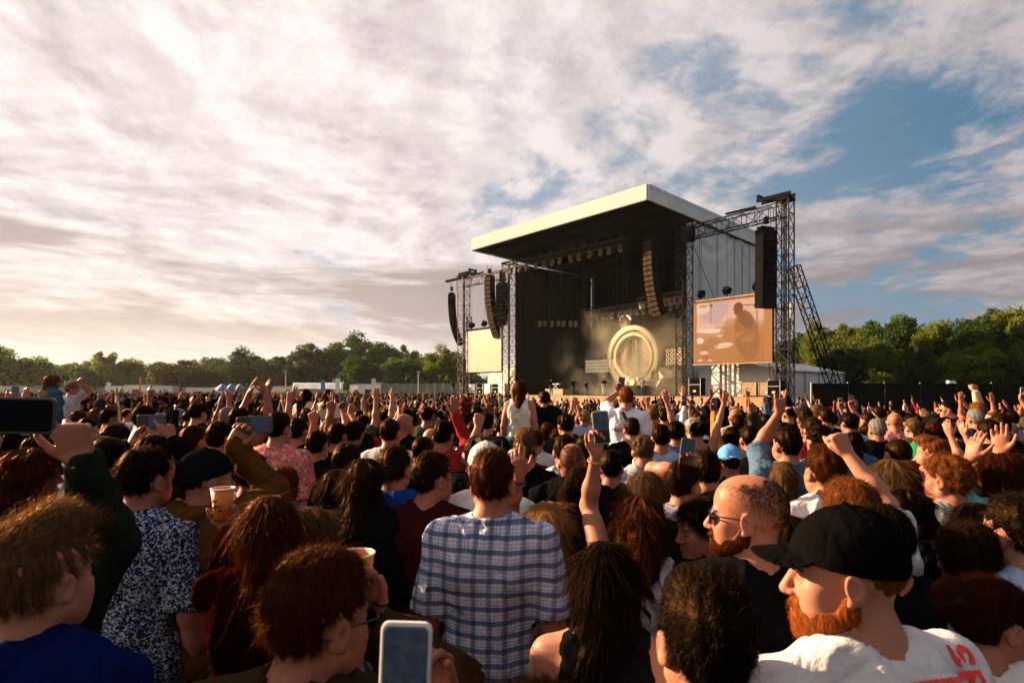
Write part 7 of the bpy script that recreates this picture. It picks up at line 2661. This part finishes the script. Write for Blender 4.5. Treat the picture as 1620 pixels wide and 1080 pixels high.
LAND = [(130, 'beneath the hazy outer trees'), (260, 'beneath the sunlit pair of trees'), (400, 'before the copper tree and gazebos'), (560, 'before the small white marquee'), (700, 'before the green hoarding'), (800, 'beneath the far cream screen'),
        (900, 'before the far half of the stage'), (1000, 'in line with the giant ring'), (1100, 'before the near corner tower'), (1240, 'beneath the orange screen'), (1360, 'before the end of the dark fence'), (1490, 'before the dark fence under the domed tree'), (2000, 'before the dark fence under the wide trees')]


def landmark(px_):
    for m_, t_ in LAND:
        if px_ < m_: return t_
    return LAND[-1][1]


def free(x, y, dmin):
    for ox, oy in occupied:
        if abs(ox - x) < dmin and (ox - x) ** 2 + (oy - y) ** 2 < dmin * dmin: return False
    return True


spots = []
y = 2.45
# jittered rows so that bodies stand close but do not overlap
while y < 13.5:
    half = .88 * y + .6
    x = -half + RNG.random() * .5
    while x < half:
        xx = x + RNG.uniform(-.12, .12); yy = y + RNG.uniform(-.16, .16)
        dm = .44 if yy > 4 else .50
        if free(xx, yy, dm) and not (yy < 5 and xx < -.84 * yy):
            spots.append((xx, yy)); occupied.append((xx, yy))
        x += .58 + RNG.random() * .16
    y += .56
spots.sort(key=lambda p: p[1])
N_IND = 300 - len(PEOPLE) - 12 - len(PERF)
ind, rest = spots[:N_IND], spots[N_IND:]
first_use = [True] * len(protos)
used_labels = {}
nphone = 0
for k, (x, y) in enumerate(ind):
    near = y < 3.4
    if near or RNG.random() < .70:
        pi = RNG.choice([0, 1, 2, 3, 4, 5, 6, 7, 0, 1, 6, 2])
    else:
        pi = RNG.randrange(8, len(protos))
    pxx = CX + F * x / y
    calm = y < 8.5 and (abs(pxx - 822) < 42 or abs(pxx - 991) < 48 or abs(pxx - 80) < 30 or abs(pxx - 1503) < 34)
    if calm and pi > 7: pi = RNG.choice([0, 1, 3, 6])
    r0, a0, fem, Hp, tp, dsc, ph_ = protos[pi]
    Hh = RNG.gauss(1.66 if fem else 1.765, .06)
    Hh = max(1.52, min(1.90 if y > 4 else 1.74, Hh))
    if calm: Hh = min(Hh, 1.66)
    if first_use[pi]:
        first_use[pi] = False
        root = r0; kids = list(r0.children)
    else:
        root = r0.copy(); COL.objects.link(root)
        kids = []
        for c in r0.children:
            d = c.copy(); COL.objects.link(d); d.parent = root; d.matrix_parent_inverse = c.matrix_parent_inverse.copy(); kids.append(d)
    sc = Hh / Hp
    yaw = math.degrees(math.atan2(x - 8, 60 - y)) + RNG.gauss(0, 14)
    root.location = (x, y, dip(x, y)); root.rotation_euler = (0, 0, rad(yaw)); root.scale = (sc, sc, sc)
    hc = wch(HCS)[0]; hst = RNG.choice(HST_F if fem else HST_M)
    cn, cc, _ = wch(TOPC)
    sk_ = SKINS[RNG.randrange(5)]
    for c in kids:
        nm = c.name.split('.')[0]
        if nm == 'hair':
            c.data = hair_mesh(hst, 1 if y < 4.2 else 2 if y < 8.5 else 3, RNG.randrange(3)); c.color = (*HAIRC[hc], 1)
        elif nm == 'body': c.color = (*sk_, 1)
        elif nm in ('trousers',): c.color = (.02, .02, .03, 1)
        elif nm != 'shoe':
            c.color = (*cc, 1)
    capn = ''
    if RNG.random() < .07 and hst in ('short', 'crop', 'long', 'bob'):
        hk = [c for c in kids if c.name.startswith('hair')][0]
        capn, ccol_ = RNG.choice([('black', (.004, .004, .004)), ('white', (.40, .38, .36)), ('navy', (.008, .012, .04)), ('red', (.2, .012, .012)), ('beige', (.26, .2, .13))])
        cp_ = link('cap', cap_mesh(RNG.choice(['cap', 'cap', 'backcap']), 1 if y < 4.2 else 2), root, ccol_)
        cp_.matrix_local = hk.matrix_local.copy()
    px_ = CX + F * x / y
    dp = 'in the close rows' if y < 5 else 'in the middle rows' if y < 8 else 'in the farther rows'
    lb = '%s hair, %s %s, %s, %s %s' % (capn + ' cap and ' + HNAME[hc] if capn else STN[hst] + ' ' + HNAME[hc], cn, KN[tp], dsc, dp, landmark(px_))
    lb = ('woman with ' if fem else 'man with ') + lb
    import re as _re
    nw = lambda q: len(_re.findall(r"[A-Za-z]+(?:[-'][A-Za-z]+)*", q))
    if nw(lb) > 16: lb = lb.replace(', arms down', '')
    for a_, b_ in ((' and gazebos', ''), (' in the', ' in'), (' the dark fence under the', ' the fence under'), (' the end of', ''), (' in line with', ' by'), (' pair of trees', ' pair'), ('before the', 'before'), ('beneath the', 'beneath')):
        if nw(lb) > 16: lb = lb.replace(a_, b_)
    if nw(lb) > 16: lb = ('woman, ' if fem else 'man, ') + '%s %s hair, %s %s, %s' % (STN[hst].split()[0], HNAME[hc], cn, KN[tp], landmark(px_))
    if len(lb.replace('-', 'x').split()) > 16: lb = lb.replace(' the dark', '').replace(' dark', '')
    root['label'] = lb; root['category'] = 'person'; root['group'] = 'spectators standing in the crowd'
    if ph_ is not None:
        A_ = a0[ph_]
        Rw = Matrix.Rotation(rad(yaw), 3, 'Z')
        g_ = Vector((x, y, dip(x, y))) + Rw @ (Vector(A_['g']) * sc)
        phone(g_ + Vector((0, 0, .02)), (RNG.uniform(-.1, .1), 0, 1), (0, -1, 0) if True else 0, 'phone raised by %s-haired person in %s, %s' % (HNAME[hc].replace(' ', '-'), cn, landmark(px_)), RNG.choice([(.02, .02, .02), (.3, .28, .27), (.1, .05, .05)]), .95, True, 'phones held up in the crowd')
for k, fu in enumerate(first_use):
    if fu:
        for c in list(protos[k][0].children): bpy.data.objects.remove(c)
        bpy.data.objects.remove(protos[k][0])


# ------------------------------------------------------------------ the distant crowd as one mass
def fig(H, fem, arms_, rg, seg=1):
    """Light figure: arrays of verts, quads and colour group per vertex (0 skin, 1 hair, 2 top, 3 legs)."""
    V = []; Q = []; G = []
    def loft(rings, g):
        n0 = sum(len(v) for v in V)
        m_ = len(rings[0])
        for r_ in rings: V.append(np.array(r_)); G.append(np.full(m_, g))
        for j in range(len(rings) - 1):
            for k in range(m_):
                k2 = (k + 1) % m_
                Q.append([n0 + j * m_ + k, n0 + j * m_ + k2, n0 + (j + 1) * m_ + k2, n0 + (j + 1) * m_ + k])
    def ring(c, rx, ry, m_=8, u=None, v=None):
        u = np.array([1, 0, 0.]) if u is None else u; v = np.array([0, 1, 0.]) if v is None else v
        return [np.array(c) + u * rx * math.cos(2 * math.pi * k / m_) + v * ry * math.sin(2 * math.pi * k / m_) for k in range(m_)]
    s = H / 1.78
    w_ = .9 if fem else 1
    loft([ring((0, 0, z * s), rx * s * w_, ry * s) for z, rx, ry in ((.86, .17, .12), (1.1, .15, .115), (1.32, .19, .125), (1.42, .19, .09), (1.50, .06, .055))], 2)
    loft([ring((0, .01, z * s), r_ * s, r_ * 1.15 * s) for z, r_ in ((1.46, .05), (1.56, .055), (1.60, .072), (1.67, .082), (1.72, .07))], 0)
    hz0 = 1.30 if fem else 1.60
    loft([ring((0, -.025 if z > 1.5 else -.07, z * s), r_ * s, r_ * 1.1 * s) for z, r_ in ((hz0, .05), (1.58, .078), (1.66, .092), (1.73, .082), (1.78, .045), (1.79, .005))], 1)
    for q in (-1, 1):
        loft([ring((q * .09 * s, 0, .9 * s), .09 * s, .1 * s, 5), ring((q * .1 * s, 0, .05), .05 * s, .07 * s, 5)], 3)
        a = arms_.get(q)
        S_ = np.array((q * .19 * s, 0, 1.41 * s))
        if a is None:
            pts = [S_, S_ + np.array((q * .05, -.02, -.28 * s)), S_ + np.array((q * .04, .08, -.52 * s)), S_ + np.array((q * .04, .1, -.66 * s))]
        else:
            El, Wr = ik(S_, np.array(a) * s, .30 * s, .27 * s, (q * 1., -.2, -.6))
            pts = [S_, El, Wr, Wr + nrm(nrm(Wr - El) + np.array((0, 0, .3))) * .10 * s, Wr + nrm(nrm(Wr - El) + np.array((0, 0, .5))) * .18 * s]
        rs = [.055, .045, .030, .042, .022][:len(pts)]
        sl = rg.random() < .4
        for k in range(len(pts) - 1):
            d = nrm(pts[k + 1] - pts[k]); u = nrm(np.cross(d, (0, 1, .1))); v = np.cross(d, u)
            loft([ring(pts[k], rs[k] * s, rs[k] * s * (.5 if k >= 3 else 1), 5, u, v), ring(pts[k + 1], rs[k + 1] * s, rs[k + 1] * s * (.45 if k >= 2 else 1), 5, u, v)], 2 if (k == 0 or (k == 1 and sl)) else 0)
    return np.vstack(V), np.array(Q), np.concatenate(G)


rgs = np.random.RandomState(9); prg = random.Random(9)
FV = []
for k in range(40):
    u = prg.random()
    fm = prg.random() < .45
    if u < .78: ar = {}
    elif u < .94: ar = {prg.choice((-1, 1)): (prg.uniform(-.3, .3), prg.uniform(.05, .3), prg.uniform(1.8, 2.02))}
    elif u < .96: ar = {-1: (prg.uniform(-.35, -.1), prg.uniform(.05, .3), prg.uniform(1.75, 2.0)), 1: (prg.uniform(.1, .35), prg.uniform(.05, .3), prg.uniform(1.75, 2.0))}
    else: ar = {1: (.05, .35, prg.uniform(1.6, 1.85)), -1: (-.05, .35, prg.uniform(1.6, 1.85))}
    FV.append(fig(1.64 if fm else 1.76, fm, ar, prg))

allV = []; allQ = []; allC = []; nv = 0
pts = list(rest)
y = 13.6
while y < 48:
    half = .90 * y + 2
    x = -half + prg.random()
    step = .62 if y < 24 else .78
    while x < half:
        xx, yy = x + prg.uniform(-.2, .2), y + prg.uniform(-.25, .25)
        # keep clear of the stage barrier, the fences and the wing
        rel = np.array([xx, yy, 0]) - SR
        v_ = rel @ SV_
        if v_ < -1.2 and not (xx > 19.5 and yy > 39):
            pts.append((xx, yy))
        x += step * prg.uniform(.85, 1.2)
    y += .62 if y < 24 else .80
y = 48.0
while y < 92:
    x = -.90 * y - 2
    while x < 0:
        xx, yy = x + prg.uniform(-.4, .4), y + prg.uniform(-.4, .4)
        rel = np.array([xx, yy, 0]) - SR
        if rel @ SV_ < -1.2: pts.append((xx, yy))
        x += 1.15 * prg.uniform(.8, 1.25)
    y += 1.25
for xx, yy in pts:
    V, Q, G = FV[prg.randrange(len(FV))]
    a = rad(prg.gauss(0, 16)) + math.atan2(xx - 8, 60 - min(yy, 55))
    sc = prg.gauss(.985, .045)
    c, s_ = math.cos(a) * sc, math.sin(a) * sc
    VV = np.empty_like(V)
    VV[:, 0] = V[:, 0] * c - V[:, 1] * s_ + xx; VV[:, 1] = V[:, 0] * s_ + V[:, 1] * c + yy; VV[:, 2] = V[:, 2] * sc + dip(xx, yy)
    sk_ = SKINS[prg.randrange(5)]; hc_ = HAIRC[prg.choice(['black', 'dark', 'dark', 'brown', 'brown', 'auburn', 'darkblond', 'grey'])]
    r_ = prg.random() * sum(t_[2] for t_ in TOPC)
    for t_ in TOPC:
        r_ -= t_[2]
        if r_ <= 0: break
    tab = np.array([sk_, hc_, t_[1], (.02, .025, .035)])
    allV.append(VV); allQ.append(Q + nv); allC.append(tab[G]); nv += len(V)
V = np.vstack(allV); Q = np.vstack(allQ); C = np.vstack(allC)
C4 = np.concatenate([C, np.ones((len(C), 1))], 1)


def _crowdm(t, tc):
    at = t.n('ShaderNodeAttribute', attribute_name='tint')
    return {'Base Color': at.outputs['Color'], 'Roughness': .85, 'Specular IOR Level': .05}


me = np_mesh('crowd', V, Q, [mat_fn('crowd_tint', _crowdm)], True, attrs={'tint': ('POINT', 'FLOAT_COLOR', C4)})
o = link('crowd', me)
tag(o, 'mass of distant spectators packed up to the stage and far fences', 'crowd', kind='stuff')
print('individuals', len(PEOPLE) + len(ind), 'mass', len(pts), 'verts', len(V), 't', round(time.time() - T0, 1))

# ------------------------------------------------------------------ evening haze over the field
hm = bpy.data.materials.new('haze'); hm.use_nodes = True
t = NT(hm.node_tree)
v_ = t.n('ShaderNodeVolumePrincipled', {'Color': (.93, .90, .84, 1), 'Density': .00009, 'Anisotropy': .35})
t.n('ShaderNodeOutputMaterial', {'Volume': v_.outputs[0]})
hb = MB(); hb.box((0, 0, 0), (1440, 1500, 33))
ho = hb.build('haze', hm); ho.location = (0, 670, 14.7)
tag(ho, 'warm evening haze over the field', 'haze', kind='stuff')
